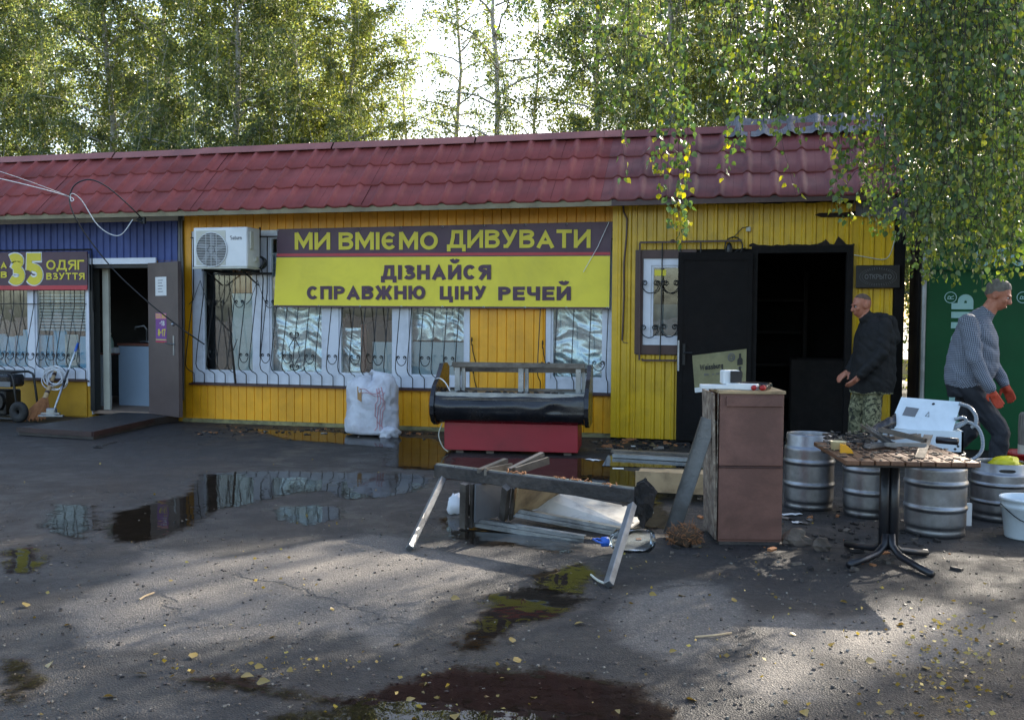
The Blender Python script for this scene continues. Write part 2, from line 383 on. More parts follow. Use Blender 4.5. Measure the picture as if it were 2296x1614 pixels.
M['alu'] = pmat('scratched aluminium', '#a6abb0', '#8d9297', 6, .32, .9, .12, 60, '#4b4744', .5, 3)
M['steel'] = pmat('stainless steel', '#9a9ca0', '#84868a', 5, .42, 1, .08, 30, '#4c463f', .45, 3, rvar=.1)
M['galv'] = pmat('galvanised profile', '#8e9295', '#7b7f82', 6, .4, .8, .1, 60, '#4c4a48', .5, 4)
M['foil'] = pmat('crumpled silver film', '#e2e6ea', '#d2d6da', 4, .25, .55, .05, 60)
M['curtain'] = pmat('dark curtain', '#1d2026', '#14161b', 4, .9, 0, .2)
M['panelwhite'] = pmat('white interior panel', '#c3cdd3', '#b7c2c9', 2, .5)
M['woodbrown'] = pmat('red brown interior post', '#7a4a3a', '#6a4033', 4, .6)
M['purple'] = pmat('plum vinyl', '#4b2c3e', '#432637', 2, .45, 0, .05, 30, '#362030', .4, 2)
M['vred'] = pmat('red vinyl stripe', '#b8323c', '#aa2c36', 2, .45)
M['vyellow'] = pmat('yellow vinyl', '#e8d834', '#e0ce30', 1.2, .42, 0, .04, 30, '#b3a428', .35, 1.3)
M['lyellow'] = pmat('yellow print', '#d8c82c', '#ccbc28', 3, .45)
M['lpurple'] = pmat('plum print', '#4c2d40', '#43283a', 3, .45)
M['paper'] = pmat('white paper', '#dfe0de', '#d2d3d0', 4, .8)
M['print'] = pmat('grey print', '#6b6c70', '#5d5e62', 8, .8)
M['glass'] = glassmat('window glass')

# ------------------------------------------------------------------ ground: one sheet to the horizon, wet and dry asphalt by vertex masks
def smooth(a, b, x): t = np.clip((x - a) / (b - a), 0, 1); return t * t * (3 - 2 * t)
def fbm(x, y, sc, seed, oc=4):
    """cheap value noise on arrays"""
    out = 0; amp = 1; tot = 0
    rs = np.random.RandomState(seed)
    for o in range(oc):
        tab = rs.rand(64, 64); u = x * sc; v = y * sc; iu = np.floor(u).astype(int); iv = np.floor(v).astype(int); fu = u - iu; fv = v - iv
        fu = fu * fu * (3 - 2 * fu); fv = fv * fv * (3 - 2 * fv)
        a = tab[iu % 64, iv % 64]; b = tab[(iu + 1) % 64, iv % 64]; c = tab[iu % 64, (iv + 1) % 64]; d = tab[(iu + 1) % 64, (iv + 1) % 64]
        out = out + amp * (a * (1 - fu) * (1 - fv) + b * fu * (1 - fv) + c * (1 - fu) * fv + d * fu * fv); tot += amp; amp *= .5; sc *= 2
    return out / tot
def polydist(X, Y, poly):
    """signed distance (inside positive) from grid points to a polygon given in world xy"""
    ins = np.zeros(X.shape, bool); dm = np.full(X.shape, 1e9); n = len(poly)
    for i in range(n):
        x1, y1 = poly[i]; x2, y2 = poly[(i + 1) % n]
        c = ((y1 > Y) != (y2 > Y)) & (X < (x2 - x1) * (Y - y1) / ((y2 - y1) + 1e-12) + x1); ins ^= c
        dx, dy = x2 - x1, y2 - y1; t = np.clip(((X - x1) * dx + (Y - y1) * dy) / (dx * dx + dy * dy), 0, 1)
        dm = np.minimum(dm, np.hypot(X - x1 - t * dx, Y - y1 - t * dy))
    return np.where(ins, dm, -dm)
def gp(*pts): return [tuple(G(x, y)[:2]) for x, y in pts]
DRY = [gp((330, 1230), (560, 1235), (700, 1200), (880, 1190), (905, 1240), (1080, 1265), (1330, 1300), (1280, 1345), (1130, 1420), (1060, 1480), (940, 1492), (880, 1455), (800, 1420), (620, 1420), (420, 1475), (180, 1470), (130, 1400), (200, 1330)),
       gp((1390, 1340), (1560, 1300), (1690, 1315), (1690, 1400), (1640, 1450), (1500, 1480), (1380, 1440), (1370, 1380)),
       gp((1850, 1380), (2040, 1330), (2230, 1350), (2270, 1400), (2100, 1470), (1950, 1480), (1860, 1450)),
       gp((1700, 1380), (1830, 1370), (1860, 1480), (1760, 1560), (1660, 1530)),
       gp((240, 1530), (560, 1560), (720, 1614), (230, 1614))]
PUD = [gp((455, 1064), (620, 1057), (800, 1058), (960, 1066), (905, 1100), (800, 1092), (660, 1108), (560, 1130), (495, 1145), (430, 1180), (340, 1215), (255, 1222), (215, 1190), (240, 1150), (330, 1130), (420, 1110)),
       gp((610, 1140), (700, 1130), (780, 1140), (770, 1165), (690, 1180), (630, 1165)),
       gp((700, 1092), (860, 1075), (960, 1072), (940, 1100), (860, 1118), (780, 1120)),
       gp((0, 1235), (90, 1215), (115, 1265), (60, 1285), (0, 1292)),
       gp((130, 1130), (215, 1130), (230, 1180), (180, 1215), (110, 1205), (70, 1175)),
       gp((560, 962), (760, 970), (980, 985), (1010, 1020), (985, 1055), (860, 1048), (880, 1005), (640, 985)),
       gp((1010, 1026), (1340, 1030), (1420, 1060), (1480, 1120), (1500, 1180), (1440, 1200), (1400, 1120), (1200, 1080), (1000, 1075)),
       gp((990, 1165), (1080, 1165), (1330, 1225), (1270, 1240), (1180, 1225), (1085, 1222), (1000, 1195)),
       gp((1210, 1285), (1310, 1265), (1345, 1290), (1290, 1330), (1210, 1335)),
       gp((1100, 1330), (1200, 1320), (1300, 1345), (1230, 1390), (1150, 1400), (1090, 1460), (1010, 1462), (1060, 1410)),
       gp((880, 1535), (1000, 1505), (1130, 1498), (1330, 1520), (1420, 1545), (1500, 1590), (1510, 1700), (700, 1700), (560, 1600), (760, 1580)),
       gp((300, 1512), (560, 1508), (650, 1540), (820, 1575), (760, 1590), (560, 1570), (420, 1545)),
       gp((0, 1475), (60, 1480), (110, 1530), (40, 1580), (0, 1580))]
def masks(X, Y):
    n1 = fbm(X + 50, Y + 50, 1.1, 3); n2 = fbm(X + 50, Y + 50, 4.5, 5)
    wob = (n1 - .5) * .55 + (n2 - .5) * .22
    dry = np.full(X.shape, -9.)
    for p in DRY: dry = np.maximum(dry, polydist(X, Y, p))
    dry = smooth(-.16, .2, dry + wob * 1.1)
    pud = np.full(X.shape, -9.)
    for p in PUD: pud = np.maximum(pud, polydist(X, Y, p))
    rawp = pud; pud = np.clip(.5 + (pud + wob * .3) * 2.2, 0, 1)
    wet = 1 - dry
    wet = np.maximum(wet, smooth(.02, .42, np.clip(.5 + (rawp + wob * .5) * 1.3, 0, 1)))
    far = smooth(9, 14, np.hypot(X + 3, Y + 6)); wet = wet * (1 - far * .7)
    return wet, pud
def patch(x0, x1, y0, y1, st):
    xs = np.arange(x0, x1 + st / 2, st); ys = np.arange(y0, y1 + st / 2, st); X, Y = np.meshgrid(xs, ys); return X, Y
def sheet(name, X, Y, Z, keep, mat, attrs, kind, smooth_=True):
    ny, nx = X.shape; idx = np.arange(ny * nx).reshape(ny, nx)
    q = np.stack([idx[:-1, :-1], idx[:-1, 1:], idx[1:, 1:], idx[1:, :-1]], -1).reshape(-1, 4)
    if keep is not None:
        k = keep[:-1, :-1] | keep[:-1, 1:] | keep[1:, 1:] | keep[1:, :-1]; q = q[k.reshape(-1)]
    used = np.unique(q); rem = np.full(ny * nx, -1); rem[used] = np.arange(len(used)); q = rem[q]
    co = np.stack([X.reshape(-1), Y.reshape(-1), Z.reshape(-1)], -1)[used]
    me = bpy.data.meshes.new(name); me.vertices.add(len(co)); me.vertices.foreach_set('co', co.astype(np.float32).ravel())
    me.loops.add(q.size); me.loops.foreach_set('vertex_index', q.astype(np.int32).ravel())
    me.polygons.add(len(q)); me.polygons.foreach_set('loop_start', np.arange(0, q.size, 4, dtype=np.int32))
    for an, av in attrs.items():
        a = me.attributes.new(an, 'FLOAT', 'POINT'); a.data.foreach_set('value', av.reshape(-1)[used].astype(np.float32))
    me.update(calc_edges=True); me.materials.append(mat); me.polygons.foreach_set('use_smooth', [smooth_] * len(q))
    o = bpy.data.objects.new(name, me); COL.objects.link(o); o['kind'] = kind; return o
# asphalt
k = NT('wet asphalt'); geo = k.n('ShaderNodeNewGeometry'); P = geo.outputs['Position']
aw = k.n('ShaderNodeAttribute', attribute_name='wet'); ap = k.n('ShaderNodeAttribute', attribute_name='puddle')
nA = k.noise(170, 3, .7, P); nB = k.noise(2.2, 8, .65, P); nC = k.noise(14, 6, .7, P); nD = k.noise(.5, 4, .6, P)
vo = k.n('ShaderNodeTexVoronoi'); vo.inputs['Scale'].default_value = 130; k.t.links.new(P, vo.inputs['Vector'])
dryc = k.mix(k.ramp(nB.outputs[0], .35, .7).outputs[0], (.085, .076, .067, 1), (.132, .118, .103, 1))
dryc = k.mix(k.math('MULTIPLY', k.ramp(vo.outputs['Color'], .5, .95).outputs[0], .7), dryc, (.24, .215, .185, 1))
wetc = k.mix(k.ramp(nC.outputs[0], .35, .7).outputs[0], (.0115, .0105, .010, 1), (.028, .0255, .024, 1))
wetc = k.mix(k.math('MULTIPLY', k.ramp(vo.outputs['Color'], .7, 1).outputs[0], .35), wetc, (.075, .069, .06, 1))
wetc = k.mix(k.math('MULTIPLY', k.ramp(nD.outputs[0], .5, .64).outputs[0], .5), wetc, (.038, .026, .017, 1))
wf = k.math('ADD', aw.outputs['Fac'], k.math('MULTIPLY', k.math('SUBTRACT', nC.outputs[0], .5), 1.1)); wf = k.math('ADD', wf, k.math('MULTIPLY', k.math('SUBTRACT', nB.outputs[0], .5), 1.3)); wf = k.ramp(wf, .2, .75).outputs[0]
col = k.mix(wf, dryc, wetc)
crk = k.n('ShaderNodeTexVoronoi', feature='DISTANCE_TO_EDGE'); crk.inputs['Scale'].default_value = .42
cw = k.n('ShaderNodeVectorMath', operation='MULTIPLY_ADD'); k.l(k.noise(1.6, 6, .7, P), 1, cw, 0); cw.inputs[1].default_value = (.7, .7, 0); k.t.links.new(P, cw.inputs[2]); k.t.links.new(cw.outputs[0], crk.inputs['Vector'])
cm = k.ramp(crk.outputs[0], .002, .009, (1, 1, 1, 1), (0, 0, 0, 1)).outputs[0]
cm = k.math('MULTIPLY', cm, k.ramp(nD.outputs[0], .42, .56).outputs[0])
col = k.mix(k.math('MULTIPLY', cm, .7), col, (.03, .028, .026, 1))
pf0 = k.ramp(ap.outputs['Fac'], .38, .6).outputs[0]; col = k.mix(k.math('MULTIPLY', pf0, .8), col, (.02, .0145, .009, 1))
b = k.n('ShaderNodeBsdfPrincipled'); k.t.links.new(col, b.inputs['Base Color'])
pf = k.ramp(ap.outputs['Fac'], .3, .55).outputs[0]
damp = k.math('MULTIPLY', wf, k.ramp(nB.outputs[0], .42, .62).outputs[0])
rough = k.math('MULTIPLY_ADD', damp, -.42, True); k.t.nodes[-1].inputs[2].default_value = .82
k.t.links.new(rough, b.inputs['Roughness']); b.inputs['Specular IOR Level'].default_value = .5
hgt = k.math('ADD', k.math('MULTIPLY', nA.outputs[0], .5), k.math('MULTIPLY', vo.outputs['Distance'], .9)); hgt = k.math('ADD', hgt, k.math('MULTIPLY', nC.outputs[0], 1.2))
hgt = k.math('SUBTRACT', hgt, k.math('MULTIPLY', cm, 2.0))
bp = k.n('ShaderNodeBump'); bp.inputs['Distance'].default_value = .012
st = k.math('MULTIPLY_ADD', pf, -.5, True); k.t.nodes[-1].inputs[2].default_value = .85
k.t.links.new(st, bp.inputs['Strength']); k.t.links.new(hgt, bp.inputs['Height']); k.l(bp, 0, b, 'Normal'); k.l(b, 0, k.out, 0)
M['asphalt'] = k.m
X, Y = patch(-13, 5, -11, 1, .06); wet, pud = masks(X, Y)
zz = np.zeros(X.shape)
sheet('asphalt_ground', X, Y, zz, None, M['asphalt'], {'wet': wet, 'puddle': pud}, 'structure')
# the same yard carries on round the detailed sheet
M['yard'] = pmat('dry yard asphalt', (.075, .073, .07), (.11, .105, .10), 1.5, .8, 0, .3, 60, '#33302a', .4, .4)
mb = MB()
for (x0, x1, y0, y1) in ((-400, -13, -400, 600), (5, 400, -400, 600), (-13, 5, -400, -11), (-13, 5, 1, 600)):
    mb.add([(x0, y0, 0), (x1, y0, 0), (x1, y1, 0), (x0, y1, 0)], [(0, 1, 2, 3)])
mb.build('yard_ground', M['yard'], kind='structure')
# puddles
k = NT('puddle water'); geo = k.n('ShaderNodeNewGeometry'); P = geo.outputs['Position']; ap = k.n('ShaderNodeAttribute', attribute_name='puddle')
nz = k.noise(9, 6, .75, P); nz2 = k.noise(45, 3, .7, P)
e = k.math('ADD', ap.outputs['Fac'], k.math('MULTIPLY', k.math('SUBTRACT', nz.outputs[0], .5), .85)); e = k.math('ADD', e, k.math('MULTIPLY', k.math('SUBTRACT', nz2.outputs[0], .5), .42))
mask = k.ramp(e, .46, .62).outputs[0]
fr = k.n('ShaderNodeFresnel'); fr.inputs[0].default_value = 1.34
gl = k.n('ShaderNodeBsdfGlossy'); gl.inputs['Roughness'].default_value = .012
rip = k.noise(5, 2, .5, P); bp = k.n('ShaderNodeBump'); bp.inputs['Strength'].default_value = .025; bp.inputs['Distance'].default_value = .05; k.l(rip, 0, bp, 'Height'); k.l(bp, 0, gl, 'Normal')
tw = k.n('ShaderNodeBsdfTransparent'); tw.inputs[0].default_value = (.5, .43, .35, 1)
w = k.n('ShaderNodeMixShader'); k.l(fr, 0, w, 0); k.l(tw, 0, w, 1); k.l(gl, 0, w, 2)
mud = k.n('ShaderNodeBsdfDiffuse'); mud.inputs[0].default_value = (.03, .025, .019, 1); w0 = w; w = k.n('ShaderNodeMixShader'); w.inputs[0].default_value = .25; k.l(w0, 0, w, 1); k.l(mud, 0, w, 2)
tr = k.n('ShaderNodeBsdfTransparent'); mx = k.n('ShaderNodeMixShader'); k.t.links.new(mask, mx.inputs[0]); k.l(tr, 0, mx, 1); k.l(w, 0, mx, 2); k.l(mx, 0, k.out, 0)
M['water'] = k.m
for i, p in enumerate(PUD):
    a = np.array(p); X, Y = patch(a[:, 0].min() - .3, a[:, 0].max() + .3, a[:, 1].min() - .3, a[:, 1].max() + .3, .04)
    n1 = fbm(X + 50, Y + 50, 1.1, 3); n2 = fbm(X + 50, Y + 50, 4.5, 5); wob = (n1 - .5) * .55 + (n2 - .5) * .22
    m_ = np.clip(.5 + (polydist(X, Y, p) + wob * .3) * 2.2, 0, 1)
    sheet('puddle', X, Y, np.full(X.shape, .004 + i * .0003), m_ > .28, M['water'], {'puddle': m_}, 'structure')

# ------------------------------------------------------------------ the three shops in the row
PL = .118                                        # plank pitch
ZE, ZT = 2.80, 3.735; YE, YT = -.55, .45         # roof: eave edge and top edge
shop = thing('clothing_shop', (-9.6, 0, 0), 'shop with blue ribbed sheet above and yellow plinth below, at the left end', 'shop', 'shops sharing one low row')
yshop = thing('yellow_shop', (-4.6, 0, 0), 'orange yellow plank sided shop with a long barred window, middle of the row', 'shop', 'shops sharing one low row')
kiosk = thing('burnt_kiosk', (0, -.2, 0), 'fire damaged greenish yellow sheet metal kiosk with a black open doorway', 'kiosk', 'shops sharing one low row')
def plank_mesh(w, h, kind):
    mb = MB()
    if kind == 'flat':      # board with V joint
        c = .006; prof = [(0, .004), (0, -.004), (c, -.012), (w * .45, -.012), (w * .5, -.0105), (w * .55, -.012), (w - c, -.012), (w, -.004), (w, .004)]
    else:                   # ribbed sheet piece: wide pan and a trapezoid rib
        prof = [(0, .004), (0, -.003), (w * .56, -.003), (w * .66, -.021), (w * .90, -.021), (w, -.003), (w, .004)]
    n = len(prof); vs = [(x, y, z) for z in (0, h) for x, y in prof]
    return vs, [(i, i + 1, n + i + 1, n + i) for i in range(n - 1)] + [tuple(range(n))[::-1], tuple(range(n, 2 * n))]
_pm = {}
def planks(root, x0, x1, z0, z1, Y, mat, kind='flat', pitch=PL, name='siding_plank'):
    x = x0
    while x < x1 - .01:
        w = min(pitch, x1 - x); key = (round(w, 3), round(z1 - z0, 3), kind, mat.name)
        if key not in _pm:
            vs, fs = plank_mesh(w - .0015, z1 - z0, kind); me = bpy.data.meshes.new(name); me.from_pydata(vs, [], fs); me.materials.append(mat); _pm[key] = me
        o = bpy.data.objects.new(name, _pm[key]); COL.objects.link(o); o.parent = root
        o.location = Vector((x + rng.uniform(-.0006, .0006), Y + rng.uniform(-.0012, .0012), z0)) - root_loc(root); x += pitch
# --- roof tiles
CR0 = -8.212 - .297 * 20; TW = .297; SL = math.hypot(YT - YE, ZT - ZE); TL = (SL - .07) / 3
sdir = Vector((0, YT - YE, ZT - ZE)).normalized(); snor = Vector((0, -(ZT - ZE), YT - YE)).normalized()
tb = MB(); hw = .046; xs = [-.5 * TW + .0005] + [-.068, -.054] + [hw * t for t in (-.75, -.5, -.25, 0, .25, .5, .75)] + [.054, .068] + [.5 * TW - .0005]
def tz(x): return .036 * max(0, math.cos(x / .056 * math.pi / 2)) ** 1.3 if abs(x) < .056 else 0
rows = [(0, .004, -.016), (0, .004, 0), (.012, .016, 0), (TL * .5, .008, 0), (TL + .02, -.004, 0)]
vs = []
for (s_, lift, drop) in rows:
    for x in xs: vs.append(Vector((x, 0, 0)) + sdir * s_ + snor * (tz(x) + lift + drop))
n = len(xs); tb.add(vs, [(j * n + i, j * n + i + 1, (j + 1) * n + i + 1, (j + 1) * n + i) for j in range(len(rows) - 1) for i in range(n - 1)])
tme = bpy.data.meshes.new('roof_tile'); tme.from_pydata([tuple(v) for v in tb.v], [], tb.f); tme.materials.append(M['tile']); tme.polygons.foreach_set('use_smooth', [True] * len(tb.f)); tme.set_sharp_from_angle(angle=R(50))
M['tileburnt'] = pmat('smoke stained tile', '#763c38', '#683230', 2, .6, 0, .05, 60, '#2c1616', .7, 1.4, vary=.05)  # darker tone puts the near tree's shade into the kiosk tile colour
tme2 = tme.copy(); tme2.materials[0] = M['tileburnt']
M['ash'] = pmat('ash grey burnt sheet', '#76767a', '#5b5b60', 4, .7, .2, .3, 25, '#202022', .7, 3)
tme3 = tme.copy(); tme3.materials[0] = M['ash']
col_ = 0
while True:
    x = CR0 + TW * col_
    if x > 1.35: break
    root = shop if x < -7.6 else (yshop if x < -1.7 else kiosk)
    for r_ in range(3):
        o = bpy.data.objects.new('roof_tile', tme2 if root is kiosk else tme); COL.objects.link(o); o.parent = root
        o.location = Vector((x, YE, ZE)) + sdir * (TL * r_ + rng.uniform(-.003, .003)) + snor * (.003 * r_ + .005 * ((col_ // 4) % 2) + rng.uniform(-.0015, .0015)) - root_loc(root)
    col_ += 1
# burnt upper edge over the doorway: sheet curled and ash grey
for i, (x, dz, rx) in enumerate(((-.32, .03, .1), (-.02, .05, .16), (.28, .05, .2), (.58, .06, .22), (.88, .05, .15), (1.18, .06, .2))):
    mb = MB(); base = Vector((x, YE, ZE)) + sdir * (TL * 2.62 + rng.uniform(-.02, .02)) + snor * .035
    def fn(u, v): return base + Vector(((u - .5) * TW, 0, 0)) + sdir * (v * .42) + snor * (tz((u - .5) * TW) * 1.1 + dz * (1 - v) ** 2 * .5 + .014 * mnoise.noise(Vector((x + u * 3, v * 4, 1))))
    mb.grid(fn, 12, 5); o = mb.build('burnt_sheet', M['ash'], kiosk, True)
for root, x0, x1 in ((shop, -13, -7.6), (yshop, -7.6, -1.7), (kiosk, -1.7, 1.35)):
    x = x0; 
    while x < x1 - .01:                           # ridge flashing in 2 m lengths
        w = min(1.98, x1 - x); mb = MB(); e0 = Vector((0, YT, ZT)) - sdir * .115 + snor * .05
        a = [e0 + Vector((0, -.004, -.012)), e0, e0 + sdir * .115 + snor * .012, Vector((0, YT + .16, ZT + .02)), Vector((0, YT + .16, ZT - .02))]
        dz = rng.uniform(-.006, .006); vs = [p + Vector((xx, 0, dz)) for xx in (x, x + w) for p in a]; n = len(a)
        mb.add(vs, [(i, i + 1, n + i + 1, n + i) for i in range(n - 1)]); mb.build('ridge_flashing', M['cap'] if root is not kiosk else M['tileburnt'], root); x += 2
    mb = MB(); mb.b2(x0, x1, YE + .01, YE + .03, ZE - .06, ZE + .012); mb.build('fascia_board', M['soffit'] if root is not kiosk else M['brownmetal'], root)
    mb = MB(); mb.b2(x0, x1, .5, 4.2, 3.6, 3.68); mb.b2(x0, x1, .40, .5, 2.9, 3.68); mb.build('roof_deck', M['room'], root)
    mb = MB(); mb.b2(x0, x1, 4.0, 4.15, 0, 3.6); mb.b2(x0, x0 + .08, .5, 4.0, 0, 3.6); mb.build('rear_wall', M['room'], root)
    y0s = 0 if root is not kiosk else -.2        # soffit boards run along the eave
    nb = 5 if root is not kiosk else 3; bw = (y0s - (YE + .03)) / nb
    for j in range(nb):
        mb = MB(); mb.b2(x0, x1, YE + .03 + j * bw, YE + .03 + (j + 1) * bw - .007, ZE + .008 + .002 * (j % 2), ZE + .026); mb.build('soffit_board', M['soffit'] if root is not kiosk else M['burnt'], root)
mb = MB(); mb.b2(1.36, 1.5, -.2, 4.15, 0, 3.0); mb.b2(1.34, 1.37, YE + .02, .45, ZE - .02, ZE + .02)
mb.add([(1.36, YE + .03, ZE), (1.36, YT, ZT - .03), (1.36, YT, ZE)], [(0, 1, 2)]); mb.build('end_wall', M['burnt'], kiosk)

# --- windows with real frames, panes and barred grilles
def window(root, x0, x1, z0, z1, panes, Y=0, fw=.0, depth=.07, mat='pvc', sill=True, name='window'):
    """panes: list of (x0, x1, z0, z1) openings; the rest of the rectangle is frame"""
    fr = MB(); xs = sorted({x0, x1} | {v for p in panes for v in p[:2]})
    for i in range(len(xs) - 1):
        a, b_ = xs[i], xs[i + 1]; hit = [p for p in panes if p[0] <= a + 1e-6 and p[1] >= b_ - 1e-6]
        if not hit: fr.b2(a, b_, Y - .012, Y + depth, z0, z1)
        else: fr.b2(a, b_, Y - .010, Y + depth, z0, hit[0][2]); fr.b2(a, b_, Y - .010, Y + depth, hit[0][3], z1)
    o = fr.build(name, M[mat], root)
    for p in panes:
        s_ = MB(); t = .028
        for q in ((p[0], p[0] + t, p[2], p[3]), (p[1] - t, p[1], p[2], p[3]), (p[0] + t, p[1] - t, p[2], p[2] + t), (p[0] + t, p[1] - t, p[3] - t, p[3])): s_.b2(q[0] + .001, q[1] - .001, Y + .005, Y + depth - .01, q[2] + .001, q[3] - .001)
        s_.build('sash', M[mat], o)
        g = MB(); g.b2(p[0] + t, p[1] - t, Y + .022, Y + .028, p[2] + t, p[3] - t); g.build('pane', M['glass'], o)
    if sill:
        g = MB(); g.b2(x0 - .03, x1 + .03, Y - .07, Y - .012, z0 - .035, z0 - .012); g.b2(x0 - .03, x1 + .03, Y - .012, Y + .02, z0 - .035, z0 - .001); g.build('sill', M['brownmetal'], o)
    return o
def scroll(mb, c, w, h, y, r=.0055):
    """wide C whose two ends curl inwards, in the plane y = const"""
    x, z = c; rr = w * .17; zt = z + h * .28
    def curl(sg):                                 # from the arm's top, over the outside and round to the middle
        cx_ = x + sg * (w / 2 - rr); out = []
        for i in range(14):
            t = i / 13; a = t * 1.35 * 2 * math.pi; q = rr * (1 - .62 * t); out.append((cx_ + sg * q * math.cos(a), y, zt + q * math.sin(a)))
        return out
    mid = [(x - w / 2 * math.cos(t), y, zt - h * .78 * math.sin(t)) for t in [math.pi * i / 14 for i in range(1, 14)]]
    mb.tube(curl(-1)[::-1] + mid + curl(1), r, 5)
def grille(root, xs, z0, zt, Y, belly=.24, step=.09, scrolls=(), r=.0062, upper=()):
    g = MB(); x0, x1 = xs[0], xs[-1]
    for z in (zt,): g.bar((x0 - .04, Y - .03, z), (x1 + .05, Y - .03, z), .02, .012)
    o = g.build('window_grille', M['darksteel'], root)
    zc = z0 + .26
    for x in xs:
        b_ = MB(); pts = [(x, Y - .03, zt), (x, Y - .04, lerp(z0, zt, .62))]
        pts += [(x, Y - lerp(.05, belly, t), lerp(lerp(z0, zt, .60), zc + .05, t)) for t in (.15, .5, .85)]
        pts += [(x, Y - belly * math.cos(a) - .02 * (1 - math.cos(a)), zc - .12 * math.sin(a)) for a in (0, .5, .9, 1.25)]
        pts += [(x, Y - belly * .22, zc - .135), (x, Y - .045, zc - .138), (x, Y - .04, zc - .15), (x, Y - .04, z0 - .012)]
        b_.tube(pts, r, 5); b_.build('bar', M['darksteel'], o)
    for (x, z, w, h, yy) in scrolls:
        s_ = MB(); scroll(s_, (x, z), w, h, yy); s_.build('scroll', M['darksteel'], o)
    for (x, z) in upper:                          # pointed arch between two scrolls
        s_ = MB(); s_.tube([(x - .16, Y - .07, z - .02), (x - .10, Y - .06, z + .04), (x, Y - .05, z + .30), (x + .10, Y - .06, z + .04), (x + .16, Y - .07, z - .02)], r * .8, 5)
        scroll(s_, (x + .19, z - .01), .13, .10, Y - .07); s_.build('scroll', M['darksteel'], o)
    return o
def fx(x, y=800, Y=0): return F(x, y, Y).x

# yellow shop: long window band, small window, piers of planks
WZ0, WZ1 = .545, 2.585
pan = [(fx(455), fx(570)), (fx(605), fx(725)), (fx(760), fx(883)), (fx(917), fx(1044))]
win = window(yshop, -7.505, -3.56, WZ0, WZ1, [(a, b_, .69, 2.5) for a, b_ in pan])
rw0, rw1 = fx(1224), fx(1371)
win2 = window(yshop, rw0, rw1, WZ0, 2.5, [(fx(1235), fx(1354), .70, 2.42)])
planks(yshop, -7.52, -1.74, .05, .508, 0, M['yellow'])
planks(yshop, -7.52, -1.74, 2.588, 2.805, 0, M['yellow'])
planks(yshop, -3.555, rw0 - .005, .51, 2.585, 0, M['yellow'])
mb = MB()
for q in ((-7.6, -1.7, .05, .54), (-7.6, -1.7, 2.59, 2.9), (-3.555, rw0 - .004, .54, 2.59), (rw1 + .004, -1.7, .54, 2.59), (-7.6, -7.51, .54, 2.59)): mb.b2(q[0], q[1], .006, .15, q[2], q[3])
mb.build('wall_frame', M['yellowwall'], yshop)
mb = MB(); mb.b2(rw1, -1.7, -.004, .004, .51, 2.588); mb.b2(-7.62, -7.52, -.012, .004, .05, 2.8); mb.build('corner_trim', M['yellow'], yshop)
mb = MB(); mb.grid(lambda u, v: Vector((lerp(-7.65, -1.72, u), -.02 - .03 * (1 - v) - .02 * mnoise.noise(Vector((u * 40, v * 3, 0))), v * .05)), 90, 2); mb.build('plinth', M['foundation'], yshop)
mb = MB(); mb.b2(-7.55, -1.75, 2.4, 2.45, .03, 2.9); mb.b2(-7.55, -1.75, .15, 2.4, 2.9, 2.95); mb.b2(-7.55, -1.75, .15, 2.4, 0.02, .04); mb.build('room', M['room'], yshop)
sp = .158; xs = [-7.47 + sp * i for i in range(26) if -7.47 + sp * i < -3.52]
sc = [(xs[i] + sp / 2, .90, .13, .13, -.235) for i in range(5, len(xs) - 1, 2)] + [(xs[i] + sp / 2, .93, .13, .13, -.23) for i in (2,)]
gr = grille(yshop, xs, WZ0, 2.50, 0, .24, scrolls=sc, upper=[(-7.36, 1.62), (-6.95, 1.62), (-6.5, 1.62)])
s_ = MB(); cx_, y_ = xs[10] + .01, -.215         # little vase-shaped ornament between two bars
for sg in (-1, 1): s_.tube([(cx_, y_, .80), (cx_ + sg * .03, y_, .86), (cx_ + sg * .075, y_, .93), (cx_ + sg * .06, y_, .99), (cx_ + sg * .075, y_, 1.05), (cx_ + sg * .03, y_, 1.12), (cx_, y_, 1.17)], .0055, 5)
scroll(s_, (cx_, 1.2), .13, .07, y_); scroll(s_, (cx_, .78), .13, .07, y_); s_.build('scroll', M['darksteel'], gr)
xs2 = [rw0 - .06, rw0 + .15, rw0 + .36, rw0 + .57, rw0 + .78]
grille(yshop, xs2, WZ0, 2.4, 0, .2, scrolls=[(xs2[0] + .10, .86, .12, .12, -.2), (xs2[1] + .03, .84, .1, .1, -.2), (xs2[2] + .06, .85, .1, .1, -.2), (xs2[3] + .12, .88, .15, .12, -.2)])
for x, z in ((-3.52, 1.15), (-3.5, .8), (rw0 - .03, 1.12)):
    s_ = MB(); s_.tube([(x, -.05 + .02 * math.cos(a), z + .05 * math.sin(a)) for a in [i * .55 for i in range(11)]] + [(x + .01, -.04, z - .12), (x + .05, -.02, z - .3)], .006, 5); s_.build('scroll', M['darksteel'], gr)
M['cardb'] = pmat('orange brown card', '#c98a5a', '#b97a4c', 3, .7)  # painted colour of a building reflected in the glass
